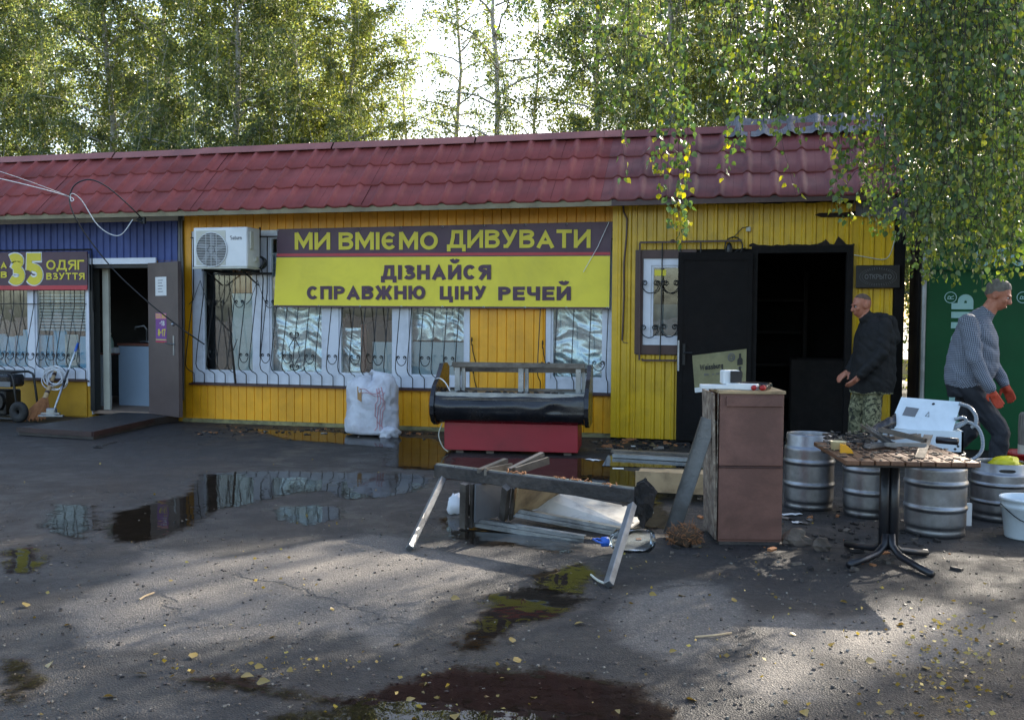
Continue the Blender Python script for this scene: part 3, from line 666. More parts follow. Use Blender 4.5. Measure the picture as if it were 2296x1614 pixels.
# what hangs and stands just behind the panes
def crumple(name, x0, x1, z0, z1, Y, mat, seed, amp=.045, nu=70, nv=110, root=yshop):
    mb = MB()
    def fn(u, v):
        x, z = lerp(x0, x1, u), lerp(z0, z1, v); p = Vector((x * 1.6 + seed, z * 3.6 + x * 1.2 + 1.3 * mnoise.noise(Vector((x * 2.2, z * 1.6, seed))), seed + .6 * mnoise.noise(Vector((x * 1.5, z * 3, 5)))))
        a = abs(mnoise.noise(p)) + .55 * abs(mnoise.noise(p * 2.1 + Vector((3, 1, 0)))) + .22 * abs(mnoise.noise(p * 4.3))
        return Vector((x, Y + amp * a, z))
    mb.grid(fn, nu, nv); return mb.build(name, M[mat], root, True)
crumple('silver_film', pan[1][0], pan[1][1] + .03, .62, 2.3, .09, 'foil', 1)
crumple('silver_film', pan[2][0] - .02, fx(808), .62, 1.3, .12, 'foil', 7)
crumple('silver_film', pan[3][0], pan[3][1], 1.15, 1.8, .12, 'foil', 4)
crumple('silver_film', fx(1232), fx(1358), .62, 2.4, .09, 'foil', 9, .05)
def panel(name, x0, x1, z0, z1, Y, mat, root=yshop, d=.02):
    mb = MB(); mb.b2(x0, x1, Y, Y + d, z0, z1, 0, .003); return mb.build(name, M[mat], root)
panel('interior_panel', fx(826), pan[2][1] - .0, .60, 1.12, .14, 'panelwhite'); panel('interior_panel', pan[3][0], pan[3][1], .60, 1.13, .10, 'panelwhite')
panel('interior_panel', pan[2][0], fx(800), .60, 1.22, .20, 'panelwhite')
panel('interior_post', fx(801), fx(813), .55, 1.35, .11, 'woodbrown'); 
crumple('curtain', pan[0][0] - .02, fx(512), .6, 2.4, .1, 'curtain', 3, .1, 20, 20)
mb = MB(); mb.ell((lerp(*pan[3], .55), .22, 1.05), (.36, .08, .42), 16, 10, amp=.5, fr=1.7, seed=3); mb.ell((lerp(*pan[2], .62), .3, 1.12), (.34, .08, .3), 16, 10, amp=.4, fr=1.6, seed=8); mb.build('heaped_bag', M['curtain'], yshop, True)
panel('interior_panel', fx(513), pan[0][1], .6, 1.75, .09, 'white'); panel('interior_post', fx(514), pan[0][1], 1.76, 2.1, .1, 'cardb')  # white and orange boards stand in for the reflected sky and building

# clothing shop: blue ribbed top, white strip, window, doorway, yellow base
planks(shop, -13, -7.72, 2.20, 2.735, 0, M['blue'], 'rib', .108, 'siding_sheet')
mb = MB(); mb.b2(-13, -7.62, -.025, .0, 2.737, 2.815); mb.build('fascia_strip', M['offwhite'], shop)
DX0, DX1 = -9.03, -8.16                          # doorway
mb = MB()
for q in ((-13, DX0 - .1, 0, .55), (-13, DX0 - .1, 2.0, 2.2), (DX1 + .05, -7.6, 0, 2.2), (DX0 - .1, DX1 + .05, 2.1, 2.2), (-13, -7.6, 2.2, 2.9)): mb.b2(q[0], q[1], .005, .15, q[2], q[3])
mb.build('wall_frame', M['yellowwall'], shop)
planks(shop, DX1 + .12, -7.72, .05, 2.195, -.0, M['blue'], 'rib', .108, 'siding_sheet')
mb = MB(); mb.b2(-13, DX0 - .17, -.02, .005, .02, .50); mb.build('plinth', M['yellowwall'], shop)
lw0, lw1 = -13, fx(201)
window(shop, lw0, lw1, .545, 2.05, [(-11.6, fx(-60), .67, 1.95), (fx(-45), fx(66), .67, 1.95), (fx(80), fx(196), .67, 1.95)])
mb = MB(); mb.b2(lw1 + .001, lw1 + .035, -.05, .01, .45, 2.30); mb.b2(lw1 + .036, DX0 - .10, .0, .05, .05, 2.2); mb.build('corner_trim', M['pvc'], shop)
xs = [fx(196) - .17 * i for i in range(12)][::-1]
grille(shop, xs, .545, 2.2, 0, .22, scrolls=[(x + .085, .86, .13, .1, -.22) for x in xs[:-1]])
g = MB(); g.bar((-12.5, -.05, 1.60), (lw1, -.05, 1.60), .012, .012); g.build('cross_bar', M['darksteel'], shop)
mb = MB(); mb.b2(-12, DX0 - .2, 2.2, 2.25, .05, 2.8); mb.b2(-13, -7.6, 2.9, 2.95, 0, 3.2); mb.b2(-13, -7.6, .15, 2.95, 2.85, 2.9); mb.b2(-7.66, -7.6, .15, 2.9, 0, 2.85); mb.build('room', M['room'], shop)
mb = MB(); mb.b2(-12.9, -7.66, .02, 2.9, .06, .105); mb.build('floor', M['tan'], shop)
M['blind'] = pmat('pale blue blind', '#a6d2ee', '#86bde0', 2, .7, 0, .05, vary=.1)
M['goods'] = pmat('hanging clothes', '#d8d6cc', '#b0b6bc', 5, .9, 0, .1, vary=.3)
for i in range(5):
    x0 = lerp(fx(-45), fx(66), i / 5); panel('hanging_cloth', x0, x0 + .20, .65, rng.uniform(1.1, 1.35), .075 + .03 * (i % 2), 'blind', shop)
for i in range(4): x0 = lerp(fx(80), fx(196), i / 4); panel('hanging_cloth', x0, x0 + .22, .62, rng.uniform(.95, 1.25), .075 + .03 * (i % 2), 'blind' if i != 2 else 'goods', shop)
for i in range(14): panel('blind_slat', fx(72), fx(196), 1.22 + i * .045, 1.25 + i * .045, .06, 'panelwhite', shop, .01)
M['bluecounter'] = pmat('pale blue counter front', '#9fb4c8', '#93a8bd', 2, .5)
# doorway: frame, brown leaf swung open, counter and bottles inside
mb = MB(); mb.b2(DX0 - .10, DX0 - .03, -.03, .1, .1, 2.15); mb.b2(DX1, DX1 + .05, -.02, .1, .1, 2.15); mb.b2(DX0 - .10, DX1 + .05, -.025, .1, 2.10, 2.152); mb.build('door_frame', M['darksteel'], shop)
mb = MB(); mb.b2(DX0 - .03, DX0 + .07, .16, .2, .1, 2.1); mb.build('door_post', M['offwhite'], shop)
mb = MB(); mb.b2(DX0 - .12, DX1 + .12, -.06, -.028, 2.153, 2.235); mb.build('lintel_strip', M['pvc'], shop)
hinge = Vector((DX1 + .02, -.05, 0)); tip = Vector((-7.44, -.40, 0)); dv = (tip - hinge).normalized(); nv = Vector((dv.y, -dv.x, 0))
mb = MB(); mb.bar(hinge + Vector((0, 0, 1.13)), tip + Vector((0, 0, 1.13)), .055, 2.06, (0, 0, 1)); dl = mb.build('door', M['doorbrown'], shop, label='brown steel door leaf standing open with two notices')
def on(p, t, z, out=.03): return hinge + (tip - hinge) * t + Vector((0, 0, z)) + nv * out
mb = MB(); mb.bar(on(0, .86, .92), on(0, .86, 1.18), .035, .012, nv); mb.tube([on(0, .86, 1.07, .03), on(0, .86, 1.07, .07), on(0, .72, 1.075, .075), on(0, .66, 1.085, .07)], .009, 6); mb.ell(on(0, .84, 1.33, .035), (.022, .022, .022), 8, 6); mb.build('handle', M['alu'], dl)
L = (tip - hinge).length
def sheet_on(name, t0, t1, z0, z1, mat, parent, out=.031):
    mb = MB(); mb.bar(on(0, t0, (z0 + z1) / 2, out), on(0, t1, (z0 + z1) / 2, out), .002, z1 - z0); return mb.build(name, mat, parent)
cx0 = F(266, 800, .8).x; cn = MB(); cn.b2(cx0, DX1 + .6, .8, .85, .105, .99); counter = cn.build('counter_panel', M['bluecounter'], shop); cn = MB(); cn.b2(cx0 - .2, cx0 - .02, .62, .66, .105, .86); cn.build('counter_panel', M['panelwhite'], shop)
cn = MB(); cn.b2(cx0 - .01, DX1 + .6, .78, 1.4, .995, 1.03); cn.b2(cx0 - .24, cx0 + .04, .58, .779, .865, .885); cn.build('counter_top', M['woodbrown'], shop)


# burnt kiosk: ribbed yellow sheet, framed window, doorway, black door leaf
KY = -.2; KX0, KX1 = -1.735, 1.46; OX0, OX1 = -.06, .90
planks(kiosk, KX0, -1.44, .03, 2.79, KY, M['yellow2'], 'rib', .116, 'siding_sheet')
planks(kiosk, -1.44, OX0 - .06, .03, 1.02, KY, M['yellow2'], 'rib', .116, 'siding_sheet')
planks(kiosk, -1.44, OX0 - .06, 2.255, 2.79, KY, M['yellow2'], 'rib', .116, 'siding_sheet')
planks(kiosk, OX0 - .06, OX1 + .06, 2.28, 2.79, KY, M['yellow2'], 'rib', .116, 'siding_sheet')
planks(kiosk, OX1 + .06, KX1 - .06, .03, 2.79, KY, M['yellow2'], 'rib', .116, 'siding_sheet')
mb = MB()
for q in ((KX0, -1.44, .0, 2.85), (-1.44, OX0 - .05, 0, 1.06), (-1.44, OX1 + .05, 2.22, 2.85), (OX1 + .05, KX1, 0, 2.85), (-.75, OX0 - .05, 1.06, 2.22)): mb.b2(q[0], q[1], KY + .006, KY + .12, q[2], q[3])
mb.b2(KX0 - .003, KX0 + .04, KY + .02, .02, .0, 2.8); mb.build('wall_frame', M['burnt'], kiosk)
mb = MB(); mb.b2(KX0 + .03, 1.36, 3.0, 3.05, 0, 3); mb.b2(KX0 + .03, 1.36, -.08, 3.0, 2.86, 2.9); mb.b2(KX0 + .0, KX0 + .03, .2, 3, 0, 3); mb.b2(KX0 + .03, 1.36, -.08, 3, .01, .03); mb.build('room', M['char'], kiosk)
M['char3'] = pmat('charred shelving', '#1a1614', '#27211d', 5, .8, 0, .5, 20)
for i in range(4): mb = MB(); mb.b2(-.3, .55, 2.3, 2.7, .35 + i * .45, .38 + i * .45); mb.build('charred_shelf', M['char3'], kiosk)
for x in (-.3, .55): mb = MB(); mb.b2(x, x + .05, 2.28, 2.7, .03, 2.1); mb.build('charred_upright', M['char3'], kiosk)
mb = MB(); mb.b2(.35, 1.3, 1.1, 1.6, .03, .95, 0, .02); mb.build('charred_counter', M['char3'], kiosk)
mb = MB(); mb.grid(lambda u, v: Vector((lerp(-1.2, 1.3, u), lerp(0, 2.9, v), .035 + .10 * max(0, mnoise.noise(Vector((u * 6, v * 7, 3)))))), 30, 30); mb.build('ash_floor', M['char3'], kiosk, True)
mb = MB(); mb.b2(KX1 - .06, KX1 + .05, KY - .03, KY + .1, .0, 2.78); mb.build('corner_post', M['burnt'], kiosk)
mb = MB()
for q in ((OX0 - .07, OX0, 0, 2.27), (OX1, OX1 + .07, 0, 2.27), (OX0 - .07, OX1 + .07, 2.2, 2.275)): mb.b2(q[0], q[1], KY - .05 - .001 * q[3], KY + .12, q[2], q[3])
mb.build('door_frame', M['burnt'], kiosk)
kw = window(kiosk, -1.36, -.80, 1.14, 2.15, [(-1.27, -.90, 1.22, 2.07)], KY - .02, sill=False)
mb = MB()
for q in ((-1.455, -1.362, 1.03, 2.25), (-.80, -.75, 1.03, 2.25), (-1.362, -.80, 2.152, 2.25), (-1.362, -.80, 1.03, 1.138)): mb.b2(q[0], q[1], KY - .05, KY + .03, q[2], q[3])
mb.build('window_surround', M['brownmetal'], kiosk)
panel('interior_panel', -1.3, -.85, 1.15, 1.62, KY + .1, 'grey', kiosk); panel('sticker', -1.235, -1.10, 1.95, 2.02, KY + .0005, 'vyellow', kiosk, .001)
g = MB(); g.bar((-1.40, KY - .09, 2.335), (-.24, KY - .09, 2.34), .03, .022); g.bar((-1.36, KY - .09, .96), (-.88, KY - .09, .965), .03, .022); g.bar((-1.39, KY - .085, .96), (-1.40, KY - .085, 2.33), .022, .02)
for x in (-1.36, -.9): g.bar((x, KY - .02, .97), (x, KY - .1, .97), .015, .015)
g.ell((-1.02, KY - .09, 2.345), (.03, .02, .022), 8, 6)
kg = g.build('window_grille', M['brownmetal'], kiosk)
for x, xb in ((-1.14, -1.15), (-.93, -.94), (-.70, -.7)):
    b_ = MB(); b_.tube([(x, KY - .08, 2.33), (x, KY - .09, 1.6), (xb, KY - .1, .97)], .008, 5) if x > -.8 or True else None; b_.build('bar', M['darksteel'], kg)
for x, z, w in ((-1.27, 1.82, .2), (-1.04, 1.82, .2), (-.84, 1.82, .16), (-1.28, 1.30, .2), (-1.05, 1.31, .2), (-.86, 1.31, .15)):
    s_ = MB(); scroll(s_, (x, z), w, .15, KY - .095, .006); s_.build('scroll', M['darksteel'], kg)
# black door leaf swung to the left in front of the window
h2 = Vector((-.12, KY - .06, 0)); t2 = Vector((-.945, KY - .17, 0)); d2 = (t2 - h2).normalized(); n2v = Vector((-d2.y, d2.x, 0)) * -1
if n2v.y > 0: n2v = -n2v
mb = MB(); mb.bar(h2 + Vector((0, 0, 1.125)), t2 + Vector((0, 0, 1.125)), .05, 2.17); bl = mb.build('door', M['burnt'], kiosk, label='black charred door leaf folded back against the wall')
def on2(t, z, out=.027): return h2 + (t2 - h2) * t + Vector((0, 0, z)) + n2v * out
mb = MB()
for (a, b_, c_, e_) in ((.93, 1.0, .05, 2.2), (0, .05, .05, 2.2), (.05, .93, 2.12, 2.2), (.05, .93, .05, .15)): mb.bar(on2(a, (c_ + e_) / 2), on2(b_, (c_ + e_) / 2), .012, e_ - c_)
mb.build('door_rim', M['burnt'], bl)
mb = MB(); mb.bar(on2(.91, .92, .04), on2(.91, 1.16, .04), .03, .012, n2v); mb.tube([on2(.91, 1.06, .04), on2(.91, 1.06, .08), on2(.80, 1.06, .085)], .009, 6); mb.build('handle', M['darksteel'], bl)
mb = MB(); mb.bar(on2(.985, .85, .04), on2(.985, 1.2, .04), .02, .01, n2v); mb.build('lock_plate', M['alu'], bl)
# soot tongues above the opening and under the eave, a sheet of grey melted felt at the right corner
def stain(name, poly, Y, mat, root, d=-.002):
    mb = MB(); mb.prism([(x, Y, z) for x, z in poly], (0, d, 0)); return mb.build(name, mat, root)
def jag(x0, x1, zb, hs, seed):
    r_ = random.Random(seed); n = 26; top = [(lerp(x0, x1, i / n), zb + max(.004, hs(i / n) * r_.uniform(.5, 1.2))) for i in range(n + 1)]; return [(x1, zb), (x0, zb)] + top
stain('soot_stain', jag(OX0 - .1, OX1 + .08, 2.276, lambda t: .02 + .10 * math.exp(-((t - .86) / .03) ** 2) + .06 * math.exp(-((t - .72) / .03) ** 2) + .03 * math.exp(-((t - .03) / .04) ** 2), 3), KY - .023, M['soot'], kiosk)
stain('soot_stain', [(x, 2.785 - z) for x, z in jag(-.6, KX1 - .06, 0, lambda t: .012 + .04 * t, 5)], KY - .0235, M['soot'], kiosk)
stain('soot_stain', [(.55, 2.62), (.60, 2.645), (.85, 2.64), (1.0, 2.66), (1.05, 2.61), (.9, 2.59), (.62, 2.595)], KY - .0225, M['soot'], kiosk)
mb = MB(); mb.grid(lambda u, v: Vector((lerp(.98, KX1 + .06, u), KY - .03 - .05 * v - .03 * abs(mnoise.noise(Vector((u * 5, v * 4, 2)))), 2.78 - v * lerp(.17, .26, u) * (1 + .25 * mnoise.noise(Vector((u * 7, 0, 5)))))), 20, 8); mb.build('melted_felt', M['ash'], kiosk, True)
mb = MB(); mb.tube([(x, KY - .04, z) for x, z in ((-1.605, 2.77), (-1.60, 2.7), (-1.56, 2.62), (-1.565, 2.4), (-1.59, 2.1), (-1.585, 1.7), (-1.595, 1.3), (-1.60, 1.19))], .012, 6); mb.tube([(-1.60, KY - .04, 1.19), (-1.585, KY - .045, 1.165), (-1.53, KY - .05, 1.16)], .005, 5); mb.build('burnt_conduit', M['brownmetal'], kiosk)

# ------------------------------------------------------------------ trees
EZ = Vector((0, 0, 1))
nr = np.random.RandomState(11)
M['bark'] = pmat('birch bark', '#c4beb2', '#a8a297', 5, .8, 0, .4, 25, '#3a3631', .7, 4)
M['darkbark'] = pmat('dark bark', '#3b352e', '#2a2622', 6, .9, 0, .5, 25)
M['leafback'] = leafmat('row birch leaves', ['#4d5840', '#58664a', '#647050', '#757d50', '#8f8e58'], (1.5, 1.62, 1.0, 1), .5)
M['leaffront'] = leafmat('weeping birch leaves', ['#3d5038', '#475c42', '#506848', '#5c6e46', '#868840'], (1.45, 1.6, .5, 1), .42)
def unit(a): return a / np.maximum(np.linalg.norm(a, axis=-1, keepdims=True), 1e-9)
def leaf_mesh(name, pos, axis, size, wid, mat, shape='quad'):
    """one mesh of separate leaves: pos (n,3) stalk ends, axis (n,3) leaf directions"""
    n = len(pos); ax = unit(axis); rnd = nr.normal(size=(n, 3)); sd = unit(np.cross(ax, rnd)); nm = np.cross(sd, ax)
    s = size[:, None]; w = wid[:, None]
    if shape == 'quad':
        V = np.stack([pos, pos + ax * s * .42 + sd * w * .5 + nm * s * .06, pos + ax * s, pos + ax * s * .42 - sd * w * .5 + nm * s * .06], 1); q = 4
        F_ = (np.arange(n)[:, None] * 4 + np.arange(4)); loops = F_.ravel(); ls = np.arange(0, n * 4, 4)
    else:
        V = np.stack([pos, pos + ax * s * .22 + sd * w * .44 + nm * s * .07, pos + ax * s * .52 + sd * w * .42 + nm * s * .05, pos + ax * s - nm * s * .10, pos + ax * s * .52 - sd * w * .42 + nm * s * .05, pos + ax * s * .22 - sd * w * .44 + nm * s * .07, pos + ax * s * .42], 1); q = 7
        t = np.array([0, 1, 6, 1, 2, 6, 2, 3, 6, 3, 4, 6, 4, 5, 6, 5, 0, 6]); loops = (np.arange(n)[:, None] * 7 + t).ravel(); ls = np.arange(0, n * 18, 3)
    me = bpy.data.meshes.new(name); me.vertices.add(n * q); me.vertices.foreach_set('co', V.astype(np.float32).ravel())
    me.loops.add(len(loops)); me.loops.foreach_set('vertex_index', loops.astype(np.int32)); me.polygons.add(len(ls)); me.polygons.foreach_set('loop_start', ls.astype(np.int32))
    me.update(calc_edges=True); me.materials.append(mat); return me
def tree_proto(seed, h, nlimb, strands, dens, leafs=.074, crown0=.16, rad=2.3):
    """returns trunk+limb mesh builder and crown leaf arrays, base at the origin"""
    r_ = random.Random(seed); tr = MB(); pts = []; x = y = 0
    for i in range(12):
        t = i / 11; pts.append((x, y, h * t)); x += r_.uniform(-.12, .12); y += r_.uniform(-.12, .12)
    tr.tube(pts, [.10 * (1 - .9 * i / 11) + .010 for i in range(12)], 8)
    def at(z):
        t = min(max(z / h, 0), .999) * 11; i = int(t); return Vector(pts[i]).lerp(Vector(pts[i + 1]), t - i)
    lb = MB(); P = []; A = []
    for i in range(nlimb):
        t = crown0 + (1 - crown0) * (i + r_.random()) / nlimb; z = h * t; a = i * 2.4 + r_.uniform(-.5, .5)
        ln = rad * (.35 + .65 * math.sin(math.pi * min(1, .25 + .75 * (t - crown0) / (1 - crown0)) ) ** .8) * r_.uniform(.7, 1.2); up = r_.uniform(.35, 1.0)
        p = at(z); d = Vector((math.cos(a), math.sin(a), up)).normalized(); lp = []
        for k_ in range(7):
            s = k_ / 6; lp.append(p + d * ln * s + Vector((r_.uniform(-.08, .08), r_.uniform(-.08, .08), -.45 * ln * s * s * .6)))
        lb.tube(lp, [.035 * (1 - .85 * k_ / 6) * (1 - .5 * t) + .004 for k_ in range(7)], 5)
        for j in range(strands):
            s = r_.uniform(.15, 1) ** .7 * 6; q = int(min(s, 5.99)); b = lp[q].lerp(lp[q + 1] if q < 6 else lp[6], s - q)
            L = r_.uniform(.35, 1.7) * (.7 if t > .85 else 1); off = Vector((r_.gauss(0, .5), r_.gauss(0, .5), r_.uniform(-.1, .35))) * .55
            m = int(L * dens); tt = nr.rand(m); c0, c1 = np.array(b), np.array(b + off); c2 = np.array(b + off * 1.25 + Vector((r_.gauss(0, .08), r_.gauss(0, .08), -L)))
            pp = (1 - tt)[:, None] ** 2 * c0 + 2 * ((1 - tt) * tt)[:, None] * c1 + tt[:, None] ** 2 * c2
            P.append(pp + nr.normal(scale=.055, size=(m, 3))); A.append(nr.normal(size=(m, 3)) * .75 + np.array([0, 0, -.75]))
            if j % 3 == 0: lb.tube([Vector(c0), Vector((c0 + 2 * c1 + c2) / 4), Vector(c2)], [.006, .004, .003], 3, cap=False)
    P = np.concatenate(P); A = np.concatenate(A); n = len(P); sz = nr.uniform(.6, 1.15, n) * leafs
    return tr, lb, leaf_mesh('crown', P, A, sz, sz * nr.uniform(.6, .85, n), M['leafback'])
PR = []
for seed, h, nl, st_, de in ((1, 12.5, 58, 17, 68), (2, 11.2, 54, 18, 64), (3, 13.5, 60, 16, 62), (4, 11.5, 38, 10, 36)):
    tr, lb, cr = tree_proto(seed, h, nl, st_, de); t_ = tr.build('trunk', M['bark']); l_ = lb.build('limbs', M['bark']); PR.append((t_.data, l_.data, cr, Vector(t_.location), Vector(l_.location)))
    for o in (t_, l_): bpy.data.objects.remove(o)
def plant(proto, x, y, s, rz, label, sz=None):
    t, l, c, lt, ll = PR[proto]; e = thing('birch_tree', (x, y, 0), label, 'tree', 'birches standing behind the shops'); e.rotation_euler = (0, 0, rz); e.scale = (s, s, sz or s)
    for nm, me, lo in (('trunk', t, lt), ('limbs', l, ll), ('crown', c, Vector((0, 0, 0)))):
        o = bpy.data.objects.new(nm, me); COL.objects.link(o); o.parent = e; o.location = lo
        if nm == 'crown': o['kind'] = 'stuff'
    return e
TREES = [(0, -60, 7.5, 1.0, 'dark birch at the far left edge behind the blue shop'), (1, 90, 8.5, 1.0, 'birch behind the blue shop, second from the left edge'), (2, 235, 7.5, .95, 'dense birch above the blue shop doorway'),
         (0, 385, 8.2, 1.0, 'dense birch behind the wall between blue and yellow shop'), (1, 520, 7.6, 1.05, 'leafy birch behind the outdoor air conditioner'), (2, 655, 8.6, .9, 'sunlit birch behind the left end of the banner'),
         (1, 790, 8.0, .86, 'yellowing birch just left of the bright sky gap'), (3, 1105, 9.0, .95, 'thin sparse birch standing alone in the bright sky gap'),
         (0, 1330, 8.4, .9, 'birch just right of the bright sky gap'), (2, 1500, 7.4, .92, 'birch behind the junction of yellow shop and kiosk'), (1, 1690, 8.2, .95, 'birch behind the burnt kiosk doorway'), (0, 1900, 7.2, 1.0, 'birch behind the right end of the kiosk roof'),
         (2, 2105, 6.6, .72, 'birch behind the gap beside the green kiosk'), (3, 2290, 6.5, .95, 'birch behind the green kiosk')]
for i, (pr_, px, Y, s, lab) in enumerate(TREES): plant(pr_, F(px, 600, Y).x, Y, s, i * 1.9, lab)
BACK = [(2, 20, 13.5), (3, 210, 14), (1, 360, 13), (3, 500, 14.5), (0, 610, 13), (1, 730, 15), (3, 900, 15), (3, 1020, 12.5), (3, 1215, 14), (2, 1420, 14), (0, 1600, 15), (1, 1800, 14), (2, 2000, 13.5), (0, 2200, 14)]
wd = ('first', 'second', 'third', 'fourth', 'fifth', 'sixth', 'seventh', 'eighth', 'ninth', 'tenth', 'eleventh', 'twelfth', 'thirteenth', 'fourteenth', 'fifteenth')
for i, (pr_, px, Y) in enumerate(BACK):
    e = plant(pr_, F(px, 600, Y).x, Y, rng.uniform(.82, .95), i * 2.3, 'birch in the rear row of trees, %s from the left' % wd[i])
# out of frame to the right: unseen birches carry the belt on, placed to dapple the yard
OUT = [(3, 5.9, 8.8, 1.08), (3, 7.8, 8.2, 1.12), (3, 9.6, 9.2, 1.12), (3, 11.4, 8.3, 1.1), (3, 13.4, 9.2, 1.1), (1, 11.9, 7.0, 1.0), (1, 9.9, 6.8, .98), (0, 13.0, 11.0, .95), (2, 16.5, 9.5, .9)]
for i, (pr_, x, y, s) in enumerate(OUT): plant(pr_, x, y, s, i * 1.3, '%s birch of the belt beyond the right edge of the yard' % wd[i])
# lower growth under the crowns
def bush_mesh(seed, n, rx, ry, rz_, leafs):
    r_ = np.random.RandomState(seed); P = []; 
    for i in range(14):
        c = np.array([r_.uniform(-rx, rx) * .75, r_.uniform(-ry, ry) * .7, r_.uniform(.3, 1) * rz_ * .72]); m = n // 14; d = unit(r_.normal(size=(m, 3))) * (r_.rand(m) ** .4)[:, None] * np.array([rx * .42, ry * .5, rz_ * .36]); P.append(c + d)
    P = np.concatenate(P); P = P[P[:, 2] > 0]; m = len(P); sz = r_.uniform(.6, 1.2, m) * leafs
    return leaf_mesh('foliage', P, r_.normal(size=(m, 3)) + np.array([0, 0, -.3]), sz, sz * .7, M['leafback'])
bm_ = [bush_mesh(5, 11000, 1.9, 1.2, 4.4, .09), bush_mesh(6, 11000, 2.0, 1.2, 5.0, .09)]
BU = [(-18, 11), (-15.3, 10.2), (-12.6, 11), (-10.2, 10.4), (-7.6, 11.2), (-5.2, 10.3), (-2.6, 11), (-.2, 10.4), (2.4, 10.8), (4.6, 9.2), (7.2, 9.6)]
for i, (x, y) in enumerate(BU):
    e = thing('shrub', (x, y, 0), 'tall shrub filling the space under the birches, %s from the left' % wd[i], 'shrub', 'shrubs under the birches'); e.rotation_euler = (0, 0, i * 1.1); e.scale = (1, 1, (1.35, 1.25, 1.2, 1.25, 1.2, 1.15, .95, 1.0, 1.15, 1.1, 1.1)[i])
    o = bpy.data.objects.new('foliage', bm_[i % 2]); COL.objects.link(o); o.parent = e; o['kind'] = 'stuff'
    mb = MB(); 
    for k_ in range(5): a = k_ * 1.26; mb.tube([(x, y, 0), (x + .3 * math.cos(a), y + .3 * math.sin(a), 1.5), (x + .9 * math.cos(a), y + .8 * math.sin(a), 3.4)], [.03, .02, .008], 5)
    mb.build('stems', M['darkbark'], e); 
# weeping birch whose trunk stands just outside the right edge of the picture
def PD(x, y, dep): return CAM + ray(x, y) * (dep / FPX)
wb = thing('weeping_birch', (3.4, -3.4, 0), 'weeping birch whose leafy strands hang down over the right side', 'tree')
mb = MB(); mb.tube([(3.4, -3.4, 0), (3.38, -3.42, 1.2), (3.3, -3.45, 2.8), (3.15, -3.5, 4.2), (3.0, -3.5, 6.0), (2.9, -3.4, 8.5)], [.2, .17, .15, .13, .1, .03], 10); mb.build('trunk', M['bark'], wb, True)
LIMB = [[(3.2, -3.5, 3.9), (2.4, -3.9, 4.7), (1.4, -4.3, 5.1), (.3, -4.6, 5.2), (-.9, -4.8, 5.0)], [(3.1, -3.5, 4.6), (2.3, -2.9, 5.4), (1.2, -2.4, 5.9), (0, -2.2, 6.0), (-1.2, -2.2, 5.8)], [(3.25, -3.5, 3.4), (2.7, -4.4, 4.2), (2.2, -5.0, 4.6), (1.6, -5.3, 4.7)], [(3.0, -3.5, 5.2), (2.6, -2.2, 6.2), (2.0, -1.2, 6.7)],
        [(3.2, -3.5, 3.0), (2.75, -2.6, 3.75), (2.35, -2.0, 4.1), (1.9, -1.6, 4.25)]]
for L in LIMB:
    mb = MB(); mb.tube(L, [.06 * (1 - .8 * i / (len(L) - 1)) + .006 for i in range(len(L))], 6); mb.build('limb', M['bark'], wb, True)
LP = [Vector(p) for L in LIMB for p in L] + [Vector(a).lerp(Vector(b), .5) for L in LIMB for a, b in zip(L, L[1:])]
tw = MB(); FP = []; FA = []; SP = []; SA = []
def strand(x, yb, dep, ytop=-170, dens=26, single=False, x1=None, sag=.05):
    top = PD(x1 if x1 is not None else x + rng.gauss(20, 40), ytop, dep); bot = PD(x, yb, dep + rng.uniform(-.15, .15)); 
    L = (top - bot).length; n = max(3, int(L / .14)); pts = []; ph = rng.uniform(0, 6); w = Vector((rng.uniform(-1, 1), rng.uniform(-1, 1), 0)) * sag
    for i in range(n + 1): t = i / n; pts.append(top.lerp(bot, t) + w * math.sin(t * 3.1) * 2.2 + Vector((math.sin(t * 9 + ph), math.cos(t * 8 + ph), 0)) * .018)
    near = min(LP, key=lambda q: (q - top).length); up = near.lerp(top, .6) + Vector((0, 0, .25))
    tw.tube([near, up] + pts, [.005, .004] + [.0028 - .0018 * i / n for i in range(n + 1)], 3, cap=False)
    def leaves(pl, m, c0):
        k_ = len(pl) - 1
        for i in range(m):
            t = rng.random()
            if mnoise.noise(Vector((t * L * 1.7 + ph * 7, ph, 3))) < c0: continue
            q = t * k_; j = min(int(q), k_ - 1); p = pl[j].lerp(pl[j + 1], q - j); a = Vector((rng.gauss(0, 1), rng.gauss(0, 1), 0)).normalized()
            p = p + a * rng.uniform(.006, .05) + Vector((0, 0, -.01)); d = a * rng.uniform(.1, 1.1) + Vector((0, 0, -1))
            (SP if single else FP).append(p); (SA if single else FA).append(d)
    leaves(pts, int(L * dens), -.9 if single else -.16)
    if not single:                                # side twigs fork off and droop
        for q in range(int(L * 2.6)):
            i = rng.randrange(1, n); a = Vector((rng.gauss(0, 1), rng.gauss(0, 1), 0)).normalized(); l_ = rng.uniform(.12, .5); s0 = pts[i]; pl = [s0, s0 + a * l_ * .35 - EZ * l_ * .1, s0 + a * l_ * .6 - EZ * l_ * .5, s0 + a * l_ * .68 - EZ * l_]
            if pl[-1].z < bot.z - .1: continue
            tw.tube(pl, [.003, .0025, .002, .0015], 3, cap=False); leaves(pl, int(l_ * dens * .9), -.5)
def bound(x): return np.interp(x, [1860, 1900, 1945, 1990, 2030, 2075, 2110, 2170, 2240, 2330], [330, 450, 525, 545, 570, 648, 632, 642, 622, 630])
for i in range(190):
    x = rng.uniform(1932, 2345); y = bound(x) * rng.uniform(.45, 1.0) if rng.random() < .42 else bound(x) * rng.uniform(.84, 1.0); strand(x, y, rng.uniform(6.6, 9.2), dens=rng.uniform(24, 40))
